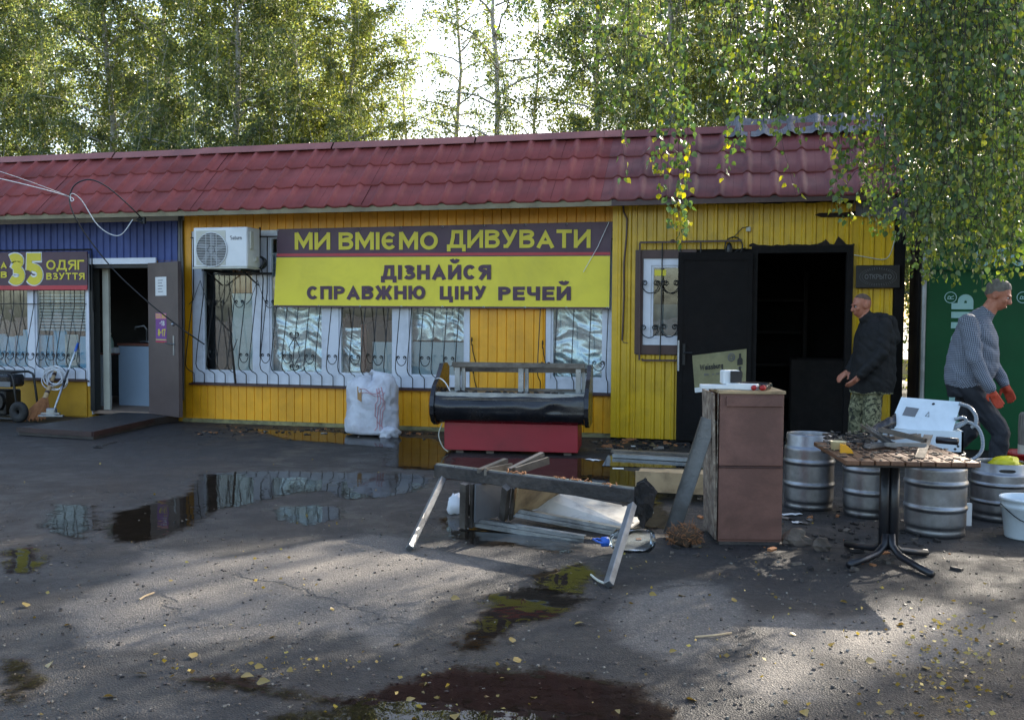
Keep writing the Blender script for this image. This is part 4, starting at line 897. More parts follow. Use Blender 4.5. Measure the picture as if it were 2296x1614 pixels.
for i in range(70):
    x = rng.uniform(1130, 1930); yb = np.interp(x, [1150, 1300, 1500, 1700, 1900], [190, 260, 285, 300, 310]) * (rng.uniform(.2, 1.0) if rng.random() < .6 else rng.uniform(.85, 1.08)); strand(x, yb, rng.uniform(6.6, 9.4), dens=rng.uniform(20, 34))
for (x, yb, dep, x1, de) in ((1398, 400, 7.4, 1410, 16), (1478, 440, 7.3, 1465, 26), (1500, 505, 7.2, 1490, 22), (1535, 545, 7.4, 1520, 38), (1550, 520, 7.3, 1545, 36), (1528, 480, 7.5, 1540, 30), (1470, 380, 7.8, 1480, 26), (1625, 405, 7.6, 1640, 22),
                          (1757, 300, 6.9, 1735, 24), (1779, 438, 6.9, 1745, 15), (1868, 470, 7.1, 1890, 30), (1885, 420, 7.2, 1895, 30), (1660, 340, 7.2, 1650, 30), (1905, 500, 7.0, 1915, 28), (1790, 310, 7.5, 1790, 20)):
    strand(x, yb, dep, 60, de * 1.7, True, x1, .02)
tw.build('twigs', M['darkbark'], wb)
P = np.array(FP) - np.array(wb.location); A = np.array(FA); n = len(P); sz = nr.uniform(.024, .056, n)
o = bpy.data.objects.new('foliage', leaf_mesh('foliage', P, A, sz, sz * nr.uniform(.75, .95, n), M['leaffront'], 'leaf')); COL.objects.link(o); o.parent = wb; o['kind'] = 'stuff'
one = leaf_mesh('leaf', np.zeros((1, 3)), np.array([[0, 0, -1.]]), np.array([.05]), np.array([.044]), M['leaffront'], 'leaf')
M['leafpale'] = leafmat('yellowing leaves', ['#8b8f2e', '#a5a030'], (1.9, 1.8, .4, 1), .5)
two = one.copy(); two.materials[0] = M['leafpale']
idx = list(range(len(SP))); idx.sort(key=lambda i: SP[i].z); big, rest = idx[:300], idx[300:]
for i in big:
    o = bpy.data.objects.new('leaf', two if rng.random() < .25 else one); COL.objects.link(o); o.parent = wb; o.location = SP[i] - wb.location
    o.rotation_euler = Vector(-SA[i]).to_track_quat('Z', 'Y').to_euler(); o.rotation_euler.rotate_axis('Z', rng.uniform(0, 6.28)); s = rng.uniform(.75, 1.2); o.scale = (s, s, s)
if rest:
    P = np.array([SP[i] for i in rest]) - np.array(wb.location); n = len(P); sz = nr.uniform(.036, .058, n)
    o = bpy.data.objects.new('outer_foliage', leaf_mesh('outer_foliage', P, np.array([SA[i] for i in rest]), sz, sz * .85, M['leaffront'], 'leaf')); COL.objects.link(o); o.parent = wb; o['kind'] = 'stuff'
print('TREES', len(FP), len(SP), [len(p[2].polygons) for p in PR])

# ------------------------------------------------------------------ things fixed to the shop fronts
EX, EZ = Vector((1, 0, 0)), Vector((0, 0, 1))
def text_px(body, x0, x1, yt, yb, Y, mat, parent, s=.2, **kw):
    """letters between two picture columns and rows on the plane Y = const"""
    a = F(x0, yb, Y); b_ = F(x1, yb, Y); t = F((x0 + x1) / 2, yt, Y); m = F((x0 + x1) / 2, yb, Y)
    e = (b_ - a); return lettering(body, a, e.normalized(), EZ, e.length, t.z - m.z, mat, parent, s, **kw)
BY = -.115
bn = thing('banner', F(1000, 690, BY), 'long vinyl banner, plum above and yellow below, tied over the barred windows', 'banner')
def strip(y0l, y0r, y1l, y1r, x0t, x0b, x1t, x1b, nu=40, nv=6, name='banner_cloth', mat='purple', out=0, sag=.003):
    A, B_, C_, D_ = F(x0t, y0l, BY), F(x1t, y0r, BY), F(x1b, y1r, BY), F(x0b, y1l, BY); mb = MB()
    def fn(u, v):
        p = A.lerp(B_, u).lerp(D_.lerp(C_, u), v); w = sag * mnoise.noise(Vector((p.x * 2.3, p.z * 2 + p.x, 3))) + sag * .5 * math.sin(p.x * 9 + p.z * 4) * abs(p.z - 2.1)
        return p + Vector((0, w - out, 0))
    mb.grid(fn, nu, nv); return mb.build(name, M[mat], bn, True)
strip(514, 497, 569, 565.5, 622, 620.5, 1375, 1369)
strip(569, 565.5, 575, 571.5, 620.5, 620, 1369, 1368.5, nv=1, name='stripe', mat='vred')
strip(575, 571.5, 577.5, 574, 620, 620, 1368.5, 1368, nv=1, name='stripe', mat='purple')
strip(577.5, 574, 684.5, 689, 620, 614, 1368, 1366, nv=8, mat='vyellow')
strip(684.5, 689, 688.5, 693, 614, 614, 1366, 1366, nv=1, name='hem', mat='purple', out=.004)
text_px('МИ ВМІЄМО', 661, 982, 521, 560, BY - .006, M['lyellow'], bn, .19, gap=.1)
text_px('ДИВУВАТИ', 1003, 1324, 515.5, 556, BY - .006, M['lyellow'], bn, .19, gap=.1)
text_px('ДІЗНАЙСЯ', 855, 1101, 594, 627, BY - .006, M['lpurple'], bn, .25, gap=.12)
text_px('СПРАВЖНЮ', 688, 954, 641, 671.5, BY - .006, M['lpurple'], bn, .24, gap=.11)
text_px('ЦІНУ', 986, 1090, 641.5, 672, BY - .006, M['lpurple'], bn, .25, gap=.13)
text_px('РЕЧЕЙ', 1117, 1280, 642.5, 673.5, BY - .006, M['lpurple'], bn, .25, gap=.13)
for i in range(9):
    for yy in (691 - .0, 501 if i else 515):
        x = 622 + i * 92.5; p = F(x, lerp(686, 691, i / 8) if yy > 600 else lerp(517, 500, i / 8), BY - .012); mb = MB(); mb.tube([p + Vector((.012 * math.cos(a), 0, .012 * math.sin(a))) for a in [q * .785 for q in range(8)]], .0035, 4, closed=True); mb.build('eyelet', M['alu'], bn)
mb = MB(); a, b_ = F(1366, 497, BY - .02), F(1308, 610, BY - .03); mb.tube([a, a.lerp(b_, .5) + Vector((.02, -.01, 0)), b_], .004, 4); mb.tube([F(622, 570, BY - .01), F(603, 568, -.06)], .003, 4); mb.tube([F(614, 686, BY - .01), F(600, 690, -.06)], .003, 4); mb.build('tie_string', M['white'], bn)
# left sign
SY = -.12; A, B_ = F(203, 563, SY), F(196, 650, SY)
sg = thing('shop_sign', (-9.9, SY, B_.z), 'plum sign with a large yellow 35 over the left barred window', 'sign')
mb = MB(); mb.b2(-11.6, B_.x, SY, SY + .015, F(100, 640, SY).z, F(100, 565, SY).z); mb.build('sign_panel', M['purple'], sg)
mb = MB(); mb.b2(-11.6, B_.x - .004, SY - .004, SY + .012, F(100, 650, SY).z, F(100, 640, SY).z - .001); mb.build('stripe', M['vred'], sg)
mb = MB(); mb.tube([(-11.6, SY - .01, A.z + .02), (A.x + .03, SY - .01, A.z + .02), (A.x + .03, SY - .01, B_.z - .3)], .012, 6); mb.build('sign_frame', M['darksteel'], sg)
text_px('35', 17.5, 98.5, 565.5, 641.5, SY - .002, M['white'], sg, .31, gap=.0)
text_px('35', 20, 96, 568, 639, SY - .008, M['lyellow'], sg, .24, gap=.07)
text_px('ОДЯГ', 104, 189, 583, 605, SY - .004, M['lyellow'], sg, .17, gap=.1); text_px('ВЗУТТЯ', 104, 190, 612, 627, SY - .004, M['lyellow'], sg, .19, gap=.12)
text_px('КА', -12, 16, 587, 602, SY - .004, M['lyellow'], sg, .2); text_px('НІВ', -20, 16, 609, 623, SY - .004, M['lyellow'], sg, .2)
# air conditioner
AY = -.52; a, b_ = F(433, 511, AY), F(554, 602, AY); ax0, ax1, az0, az1 = a.x, b_.x, b_.z, a.z
ac = thing('air_conditioner', ((ax0 + ax1) / 2, -.3, az0), 'white outdoor air conditioner with a round fan grille, mounted above the left window', 'air conditioner')
mb = MB(); mb.b2(ax0, ax1, AY, AY + .33, az0 + .02, az1, 0, .012); mb.build('casing', M['white'], ac)
mb = MB(); mb.b2(ax0 - .004, ax1 + .004, AY - .004, AY + .335, az0, az0 + .019); mb.b2(ax0 + .045, ax0 + .47, AY - .006, AY - .0005, az0 + .05, az1 - .04, 0, .002); mb.build('front_panel', M['offwhite'], ac)
fc = F(474, 560, AY - .01); fr_ = .222
mb = MB(); mb.lathe([(0, 0), (fr_, 0)], 32, (fc.x, AY - .0075, fc.z), M=Matrix.Rotation(R(90), 3, 'X')); mb.build('fan_opening', M['black'], ac)
mb = MB()
for q in range(-10, 11):
    z = q * fr_ / 10.6; w = math.sqrt(max(fr_ ** 2 - z * z, 1e-5)); mb.bar((fc.x - w, AY - .014, fc.z + z), (fc.x + w, AY - .014, fc.z + z), .004, .0045)
for q in (-1, 0, 1): w = math.sqrt(fr_ ** 2 - (q * .075) ** 2); mb.bar((fc.x + q * .075, AY - .017, fc.z - w), (fc.x + q * .075, AY - .017, fc.z + w), .004, .004, (0, 1, 0))
mb.tube([(fc.x + fr_ * math.cos(t), AY - .013, fc.z + fr_ * math.sin(t)) for t in [i * math.pi / 16 for i in range(32)]], .006, 5, closed=True); mb.build('fan_grille', M['white'], ac)
mb = MB(); mb.lathe([(0, .0), (.05, .0), (.05, .01)], 14, (fc.x, AY - .009, fc.z), M=Matrix.Rotation(R(90), 3, 'X'))
for q in range(5): t = q * 1.257; mb.bar((fc.x + .05 * math.cos(t), AY - .01, fc.z + .05 * math.sin(t)), (fc.x + .2 * math.cos(t + .3), AY - .009, fc.z + .2 * math.sin(t + .3)), .06, .002, (0, 1, 0))
mb.build('fan', M['grey'], ac)
text_px('Saturn', 516, 542, 528.5, 537.5, AY - .002, M['print'], ac, .16, gap=.12)
mb = MB(); mb.b2(ax1, ax1 + .02, AY + .06, AY + .14, az1 - .28, az1 - .05, 0, .006); mb.b2(ax1, ax1 + .03, AY + .18, AY + .24, az0 + .1, az0 + .16); mb.build('valve_cover', M['offwhite'], ac)
mb = MB()
for x in (ax0 + .12, ax1 - .12): mb.bar((x, 0, az0 - .015), (x, AY + .02, az0 - .015), .03, .03); mb.bar((x, -.01, az0), (x, -.01, az0 + .4), .03, .02, (0, 1, 0)); mb.bar((x, -.02, az0 - .2), (x, AY + .1, az0 - .025), .02, .01)
mb.b2(ax0 + .02, ax1 + .1, -.08, -.05, az0 - .06, az0 - .03); mb.build('bracket', M['darksteel'], ac)
cl = MB(); cc = F(585, 590, -.14)
for q in range(7): rr = .075 + .006 * (q % 3); cl.tube([cc + Vector((rr * math.cos(t), -.012 * q + .02 * math.sin(t * 2 + q), rr * math.sin(t))) for t in [i * math.pi / 10 for i in range(20)]], .009, 5, closed=True)
cl.tube([F(583, 510, -.1), F(582, 545, -.12), cc + Vector((0, -.03, .07))], .012, 5); cl.tube([cc + Vector((-.07, -.03, 0)), F(560, 575, -.15), (ax1 + .02, AY + .2, az0 + .13)], .01, 5); cl.tube([cc + Vector((.02, -.02, -.08)), F(590, 625, -.08), F(587, 700, -.05), F(583, 800, -.05)], .008, 5)
tag(cl.build('cable_coil', M['black'], smooth=True), 'coil of thick black cable hanging beside the air conditioner', 'cable')
# stick leaning in the left window grille
mb = MB(); mb.tube([F(512, 690, -.3), F(519, 770, -.27), F(528, 858, -.1)], [.008, .014, .016], 6); mb.tube([F(521, 790, -.27), F(532, 760, -.29)], [.008, .004], 5); mb.tube([F(519, 770, -.27), F(508, 740, -.29)], [.007, .003], 5); tag(mb.build('stick', M['darkbark']), 'forked dark stick leaning in the grille of the left window', 'stick')
# overhead wires on a bracket
mb = MB(); mb.tube([F(323, 470, -.5), F(323, 502, -.5)], .028, 8); mb.tube([F(316, 495, -.5), F(332, 478, -.52)], .01, 5); mb.tube([F(298, 478, -.52), F(323, 496, -.5)], .008, 5); mb.tube([F(308, 492, -.51), F(320, 500, -.52)], .02, 6); tag(mb.build('wire_bracket', M['darksteel']), 'dark steel stub under the eave where the overhead wires are tied', 'bracket')
WYY = -.9
def wire(name, pts, r, mat, label):
    P_ = [Vector(p) for p in pts]; out = []
    for i in range(len(P_) - 1):
        p0, p1, p2, p3 = P_[max(i - 1, 0)], P_[i], P_[i + 1], P_[min(i + 2, len(P_) - 1)]
        for q in range(8):
            t = q / 8; out.append(.5 * ((2 * p1) + (p2 - p0) * t + (2 * p0 - 5 * p1 + 4 * p2 - p3) * t * t + (3 * p1 - p0 - 3 * p2 + p3) * t ** 3))
    out.append(P_[-1]); mb = MB(); mb.tube(out, r, 5); return tag(mb.build(name, M[mat], smooth=True), label, 'wire')
wire('service_cable', [F(320, 492, -.52), F(285, 457, -.7), F(238, 418, -.85), F(200, 403, WYY), F(168, 415, WYY), F(156, 445, WYY), F(165, 480, WYY), F(195, 530, -.8), F(255, 605, -.7), F(335, 680, -.62), F(405, 735, -.52), F(432, 754, -.46), F(458, 772, -.28)], .009, 'black', 'black cable looping down from the eave bracket across the doorway')
wire('white_wire', [F(-40, 392, -1.6), F(60, 415, -1.3), F(157, 442, WYY), F(160, 452, WYY), F(157, 440, WYY), F(165, 435, WYY), F(185, 452, -.8), F(215, 500, -.7), F(245, 524, -.62), F(272, 526, -.6), F(298, 492, -.52)], .0065, 'white', 'white wire hooked in the black loop, sagging below the eave')
wire('white_strand', [F(-40, 372, -1.7), F(60, 405, -1.4), F(157, 441, WYY)], .004, 'white', 'thin upper white strand running in from the left edge')
mb = MB()
for q, x in enumerate((-7.70, -7.675, -7.65, -7.63)): mb.tube([(x + .01 * math.sin(z * 3 + q), -.03 - .015 * (q % 2), z) for z in (2.79, 2.6, 2.4, 2.2, 1.6, .3)], .014, 5)
tag(mb.build('conduit_bundle', M['grey'], smooth=True), 'bundle of grey cables running down between blue and yellow walls', 'cables')
# notices on the brown door
def dsheet(t0, t1, z0, z1, mat, name, label, out=.030):
    p, q = on(0, t0, z0, out), on(0, t1, z0, out); mb = MB(); mb.add([p, q, q + EZ * (z1 - z0), p + EZ * (z1 - z0), p - nv * .0012, q - nv * .0012, q + EZ * (z1 - z0) - nv * .0012, p + EZ * (z1 - z0) - nv * .0012], [(0, 1, 2, 3), (4, 7, 6, 5), (0, 4, 5, 1), (1, 5, 6, 2), (2, 6, 7, 3), (3, 7, 4, 0)]); e = thing(name, (p + q) / 2, label, 'notice'); mb.build('sheet', mat, e); return e, p, q
ez_, dn = dsheet, (tip - hinge).normalized()
zt_, zb_ = F(377, 621, -.22).z, F(377, 663, -.22).z
e1, p, q = dsheet(.26, .63, zb_, zt_, M['paper'], 'paper_notice', 'white paper notice taped to the upper part of the brown door')
mb = MB()
for i in range(5): w = (q - p).length; z = .05 + i * .038; mb.add([p + dn * w * a + EZ * (z + h) + nv * .002 for a, h in ((.25, 0), (.7 - .08 * (i % 2), 0), (.7 - .08 * (i % 2), .008), (.25, .008))], [(0, 1, 2, 3)])
mb.build('print_lines', M['print'], e1)
zt_, zb_ = F(377, 702, -.22).z, F(377, 768, -.22).z; H_ = zt_ - zb_
M['pviolet'] = pmat('violet poster print', '#6a3a8c', '#7a3f80', 4, .5); M['ppink'] = pmat('pink poster band', '#c87a90', '#c07088', 4, .5)
e2, p, q = dsheet(.26, .62, zb_, zt_, M['pviolet'], 'hours_poster', 'violet opening hours poster below the paper notice on the brown door'); w = (q - p).length
def pstrip(z0, z1, mat, a=.0, b_=1., o=.0015):
    mb = MB(); mb.add([p + dn * w * a + EZ * (H_ * z0) + nv * o, p + dn * w * b_ + EZ * (H_ * z0) + nv * o, p + dn * w * b_ + EZ * (H_ * z1) + nv * o, p + dn * w * a + EZ * (H_ * z1) + nv * o], [(0, 1, 2, 3)]); mb.build('print_band', mat, e2)
pstrip(0, .05, M['vred']); pstrip(.08, .11, M['lyellow']); pstrip(.80, .99, M['ppink']); 
for body, a, b_, z0, z1, mt in (('35', .58, .94, .83, .96, 'lyellow'), ('ГРАФ', .06, .5, .91, .97, 'lyellow'), ('РОБОТИ', .06, .5, .83, .88, 'lyellow'), ('8-17', .22, .92, .22, .46, 'lyellow'), ('9-18', .24, .85, .57, .74, 'white')):
    lettering(body, p + dn * w * a + EZ * (H_ * z0), dn, EZ, w * (b_ - a), H_ * (z1 - z0), M[mt], e2, .2, lift=.002)
# beer poster on the burnt door
M['polive'] = pmat('faded olive poster', '#8f8a63', '#7f7a58', 5, .6, 0, .05, 40, '#54503a', .4, 5)
zt_, zb_ = F(1612, 800, KY - .14).z, F(1612, 878, KY - .14).z
def door2pt(px, py): 
    v = ray(px, py); pl = n2v; t = ((h2 + n2v * .029 - CAM).dot(pl)) / v.dot(pl); return CAM + v * t
c4 = [door2pt(1558, 880), door2pt(1672, 868), door2pt(1674, 782), door2pt(1552, 797)]
ps = thing('beer_poster', c4[0], 'faded olive beer poster stuck crookedly on the black door leaf', 'poster')
def quadpt(u, v, o=.0): return c4[0].lerp(c4[1], u).lerp(c4[3].lerp(c4[2], u), v) + n2v * (.003 + o)
mb = MB(); mb.grid(lambda u, v: quadpt(u, v, .004 * mnoise.noise(Vector((u * 4, v * 3, 0))) - .0 + (.012 * math.sin(u * 9) * .3 if v > .9 else 0)), 12, 8); mb.build('sheet', M['polive'], ps)
def pq(u0, u1, v0, v1, mat, name='print_band', o=.006):
    mb = MB(); mb.add([quadpt(u0, v0, o), quadpt(u1, v0, o), quadpt(u1, v1, o), quadpt(u0, v1, o)], [(0, 1, 2, 3)]); mb.build(name, mat, ps)
pq(.0, .62, .0, .13, M['paper']); ex_ = (quadpt(1, 0) - quadpt(0, 0)).normalized(); wq = (c4[1] - c4[0]).length; hq = (c4[3] - c4[0]).length
lettering('Waissburg', quadpt(.12, .58, .007), ex_, EZ, wq * .46, hq * .15, M['black'], ps, .2, gap=.07); lettering('Bir mumur', quadpt(.2, .42, .007), ex_, EZ, wq * .3, hq * .06, M['print'], ps, .16)
mb = MB(); mb.tube([quadpt(.72 + .06 * math.cos(t), .83 + .10 * math.sin(t), .007) for t in [i * .4 for i in range(16)]], .006, 4, closed=True); mb.tube([quadpt(.72 + .03 * math.cos(t), .83 + .05 * math.sin(t), .007) for t in [i * .4 for i in range(16)]], .005, 4, closed=True); mb.build('emblem', M['print'], ps)
for u, v in ((.88, .6), (.88, .26)):
    mb = MB(); mb.add([quadpt(u + a, v + b2_, .007) for a, b2_ in ((-.05, 0), (.05, 0), (.05, .14), (.02, .2), (.02, .3), (-.02, .3), (-.02, .2), (-.05, .14))], [tuple(range(8))]); mb.build('bottle_picture', M['black'], ps)
pq(.84, .92, .52, .55, M['print'])
# LED sign, alarm box and loose wires on the kiosk
LY = KY - .075; a, b_ = F(1920, 595, LY), F(2018, 646, LY)
led = thing('led_sign', ((a.x + b_.x) / 2, LY, b_.z), 'unlit black LED sign with an oval of dots right of the burnt doorway', 'sign')
mb = MB(); mb.b2(a.x, b_.x, LY, LY + .05, b_.z, a.z, 0, .006); mb.build('housing', M['black'], led)
mb = MB(); cx_, cz_, rx_, rz_ = (a.x + b_.x) / 2, (a.z + b_.z) / 2, (b_.x - a.x) * .42, (a.z - b_.z) * .38
for ring, nn in ((1, 46), (.86, 42)):
    for i in range(nn): t = 2 * math.pi * i / nn; mb.ell((cx_ + rx_ * ring * math.cos(t), LY - .002, cz_ + rz_ * ring * math.sin(t)), (.0045, .004, .0045), 5, 3)
mb.build('dots', M['grey'], led); lettering('ОТКРЫТО', (cx_ - rx_ * .72, LY - .001, cz_ - rz_ * .28), EX, EZ, rx_ * 1.44, rz_ * .56, M['grey'], led, .14)
mb = MB(); c_ = F(1678, 514, KY - .04); mb.box(c_, (.055, .03, .055), None, 0, .006); tag(mb.build('junction_box', M['offwhite']), 'small white junction box on the yellow sheet above the black door', 'box')
mb = MB(); q = F(1645, 565, KY - .06)
for i in range(3): mb.tube([q + Vector((.10 * math.cos(t) , -.01 * i, .06 + .11 * math.sin(t))) for t in [-.9 + j * .52 for j in range(11)]], .008, 5)
mb.tube([q + Vector((-.02, 0, .15)), F(1652, 525, KY - .06), F(1665, 511, KY - .06), F(1678, 509, KY - .05)], .006, 5); mb.tube([F(1640, 572, KY - .06), F(1655, 560, KY - .08), F(1672, 556, KY - .06)], .006, 5); mb.ell(q + Vector((-.05, 0, .02)), (.04, .03, .09), 8, 6); tag(mb.build('loose_cable', M['black'], smooth=True), 'charred cable loop hanging above the black door leaf', 'cable')
wire('loose_white_wire', [F(1915, 572, KY - .06), F(1950, 578, KY - .07), F(1975, 582, KY - .08), F(1990, 578, KY - .08), F(2000, 560, KY - .08), F(2008, 528, KY - .07)], .006, 'offwhite', 'white wire sagging between the door frame and the corner post')
# ------------------------------------------------------------------ green kiosk at the right
M['green'] = pmat('dark green panel', '#034a26', '#02401f', 2, .55, 0, .03, 40, '#06301c', .4, 1.5, spec=.25)
M['lettermint'] = pmat('mint letters', '#8fb5b0', '#7fa6a2', 4, .5)
GY = -.5; gA = F(2068, 900, GY).x; gB = F(2046, 900, .9).x
gk = thing('green_kiosk', (gA + 1.2, GY, 0), 'dark green kiosk with pale vertical lettering at the right edge', 'kiosk')
mb = MB(); mb.prism([(gA, GY, .08), (gA + 3.2, GY, .08), (gA + 3.2, 1.6, .08), (gB, .9, .08)], (0, 0, 2.6)); mb.build('wall', M['green'], gk)
mb = MB(); mb.tube([(gA - .012, GY - .01, .02), (gA - .012, GY - .01, 2.62)], .028, 8); mb.build('corner_post', M['galv'], gk)
mb = MB(); mb.bar((gA - .04, GY + .05, 1.2), (gB - .05, .9, 1.2), .03, 2.3); mb.build('side_panel', M['burnt'], gk)
mb = MB(); mb.b2(gA + .0, gA + 3.2, GY - .05, GY - .002, 1.985, 2.02); mb.b2(gA, gA + 3.2, GY - .06, 1.0, 2.69, 2.78); mb.build('ledge', M['green'], gk)
lx0, lx1 = F(2076, 700, GY).x + .0, F(2158, 700, GY).x; xb = F(2182, 700, GY - .004).x; xt = F(2133, 700, GY - .004).x; zt = F(2140, 660, GY).z
lettering('ОБОЛОНЬ', (xb, GY - .003, zt - 1.42), EZ, -EX, 1.42, xb - xt, M['lettermint'], gk, .3, gap=.12)
c_ = F(2128, 668, GY - .004); lettering('®', (c_.x + .08, GY - .003, c_.z - .06), EZ, -EX, .13, .13, M['lettermint'], gk, .12); c_ = F(2290, 668, GY); lettering('®', (c_.x + .08, GY - .003, c_.z - .06), EZ, -EX, .13, .13, M['lettermint'], gk, .12)
lettering('ОБОЛОНЬ', (F(2185, 585, GY).x, GY - .003, F(2240, 597, GY).z), EX, EZ, 1.2, .19, M['lettermint'], gk, .2)
mb = MB(); mb.b2(gA + .1, gA + 3.1, GY + .1, 1.2, 0, .08); mb.build('base', M['black'], gk)
# pale low wall and leaf litter in the gap behind
mb = MB(); mb.b2(.5, 9, 14.0, 14.2, 0, .42); mb.b2(.5, 9, 13.95, 14.25, .42, .48); tag(mb.build('low_wall', M['offwhite']), 'pale low wall seen through the gap beside the green kiosk', 'wall')

# ------------------------------------------------------------------ things standing and lying in the yard
M['sack'] = pmat('white woven sack', '#c9ccd2', '#b9bcc4', 5, .6, 0, .35, 120, '#9a8f8c', .45, 5)
M['pinkprint'] = pmat('pink sack print', '#b98a8e', '#a87a80', 6, .7)
M['cardboard'] = pmat('brown card', '#a58055', '#8f6d46', 4, .8)
M['redpanel'] = pmat('red enamel panel', '#93202c', '#861b27', 2, .35, 0, .03, 40, '#4a1418', .4, 2)
M['blackplast'] = pmat('melted black plastic', '#15161b', '#1d1e23', 3, .25, 0, .12, 14, '#3a3128', .4, 3)
M['lam'] = pmat('brown laminate', '#66453b', '#583a30', 2.2, .5, 0, .08, 60, '#a07060', .45, 1.5)
M['lamedge'] = pmat('chipped chipboard edge', '#a49684', '#6a5546', 18, .85, 0, .5, 60, '#3a2a22', .7, 8)
M['ply'] = pmat('scorched plywood', '#b39a74', '#9a805c', 3, .6, 0, .15, 30, '#3d2e20', .75, 3)
M['plywhite'] = pmat('pale laminated board', '#b9b6ad', '#a8a49a', 3, .45, 0, .08, 40, '#4a4038', .6, 5)
M['charwood'] = pmat('charred beam', '#2a2625', '#1a1716', 6, .6, 0, .4, 30, '#5e554e', .55, 5)
M['oldalu'] = pmat('sooty aluminium', '#7d7770', '#5d5751', 5, .42, .6, .2, 40, '#2a2420', .65, 4)
M['wood'] = pmat('varnished table slats', '#6e4c33', '#5a3c28', 8, .5, 0, .15, 40, '#2e2018', .5, 4, stretch=(4, .6, 4), vary=.12)
M['blackpaint'] = pmat('black painted steel', '#14151a', '#1d1f24', 4, .38, 0, .1, 50, '#3a342e', .3, 4)
M['bluewhite'] = pmat('pale cabinet enamel', '#d2dce2', '#c6d2d8', 2, .4, 0, .04, 40, '#8d9aa0', .35, 3)
M['amber'] = pmat('amber plastic', '#d99a16', '#c98a10', 4, .35); M['cream'] = pmat('cream plastic', '#d8c79a', '#c9b78a', 4, .4)
M['redplast'] = pmat('red plastic', '#a8201c', '#981b18', 3, .4, 0, .05); M['blueplast'] = pmat('blue plastic', '#2a62c0', '#2356aa', 3, .4)
M['bag'] = pmat('thin white plastic bag', '#d4d6d8', '#c2c5c8', 6, .4, 0, .3, 20); M['yellowbag'] = pmat('yellow bag', '#d9cf10', '#c6bc0c', 5, .4, 0, .2, 20)
M['stone'] = pmat('grey brown stone', '#6b6056', '#544b43', 7, .9, 0, .6, 20, '#2e2823', .5, 4)
M['straw'] = pmat('broom twigs', '#a9744a', '#8a5a36', 20, .85, 0, .5, 60); M['strawpale'] = pmat('pale broom stick', '#c3ac88', '#a98f6c', 8, .8)
M['fuzz'] = pmat('burnt matted fibre', '#5a4634', '#33271d', 14, .95, 0, .7, 40); M['char2'] = pmat('charcoal lumps', '#161412', '#2a2522', 12, .9, 0, .8, 50)
M['hose'] = pmat('grey corrugated hose', '#8d959c', '#747c84', 6, .35, .3, .05); M['greyweather'] = pmat('weathered grey wood', '#8b867c', '#5b5750', 9, .85, 0, .5, 40, stretch=(6, 6, .6))
M['clear'] = glassmat('clear bottle plastic', (.90, .95, .97), 1.25, .08, .02)
M['sheetglass'] = glassmat('dusty glass sheet', (.75, .82, .80), 1.5, .08, .12)
M['leafdry'] = leafmat('fallen yellow leaves', ['#6e5a2c', '#a08c3c', '#5e4a2c', '#b3a45c', '#86702e'], (1, .9, .5, 1), .2)

# doorstep platform
A, B_, C_ = G(40, 957, .1), G(209, 967, .1), G(345, 937, .1)
st_ = thing('doorstep', (A + B_) / 2 - Vector((0, 0, .1)), 'dark wet doorstep platform with a worn red edge before the blue shop', 'step')
mb = MB(); mb.prism([(A.x, A.y, .005), (B_.x, B_.y, .005), (C_.x, C_.y, .005), (C_.x, -.03, .005), (A.x, -.03, .005)], (0, 0, .09)); mb.build('slab', M['concrete'], st_)
mb = MB()
for p, q in ((A, B_), (B_, C_)): o_ = Vector((0, -.012, 0)); mb.bar(p + o_ - Vector((0, 0, .03)), q + o_ - Vector((0, 0, .03)), .03, .055)
mb.build('edge', M['redbrownpaint'], st_)
mb = MB(); p = G(360, 943); mb.box(p + Vector((0, .02, .045)), (.22, .08, .085), rotz(.1), 0, .006); tag(mb.build('yellow_block', M['yellow2']), 'small yellow painted block on the ground below the open brown door', 'block')
# generator at the left edge
gx = G(8, 945); gn = thing('generator', gx, 'small portable generator in a black tube frame at the left edge', 'generator'); x, y = gx.x, gx.y
mb = MB()
for dy in (0, .38): mb.tube([(x - .5, y + dy, .66), (x + .08, y + dy, .66), (x + .15, y + dy, .63), (x + .17, y + dy, .56), (x + .24, y + dy, .08), (x + .2, y + dy, .04), (x - .5, y + dy, .04)], .016, 7)
mb.tube([(x + .08, y, .66), (x + .08, y + .38, .66)], .016, 7); mb.build('frame', M['black'], gn, True)
mb = MB(); mb.b2(x - .5, x + .06, y + .03, y + .35, .46, .63, 0, .03); mb.build('fuel_tank', M['blackplast'], gn)
mb = MB(); mb.b2(x - .4, x - .0, y + .03, y + .34, .08, .42, 0, .02); mb.lathe([(0, 0), (.12, 0), (.12, .06), (0, .06)], 16, (x - .1, y + .03, .27), M=Matrix.Rotation(R(90), 3, 'X')); mb.build('engine', M['black'], gn)
mb = MB(); mb.b2(x - .3, x + .12, y - .004, y + .004, .47, .54); mb.build('name_plate', M['grey'], gn)
for dx in (.27,):
    mb = MB(); mb.lathe([(.03, -.03), (.12, -.035), (.14, -.02), (.14, .02), (.12, .035), (.03, .03), (.03, -.03)], 20, (x + dx, y - .02, .14), M=Matrix.Rotation(R(90), 3, 'X')); mb.build('wheel', M['rubber'], gn, True)
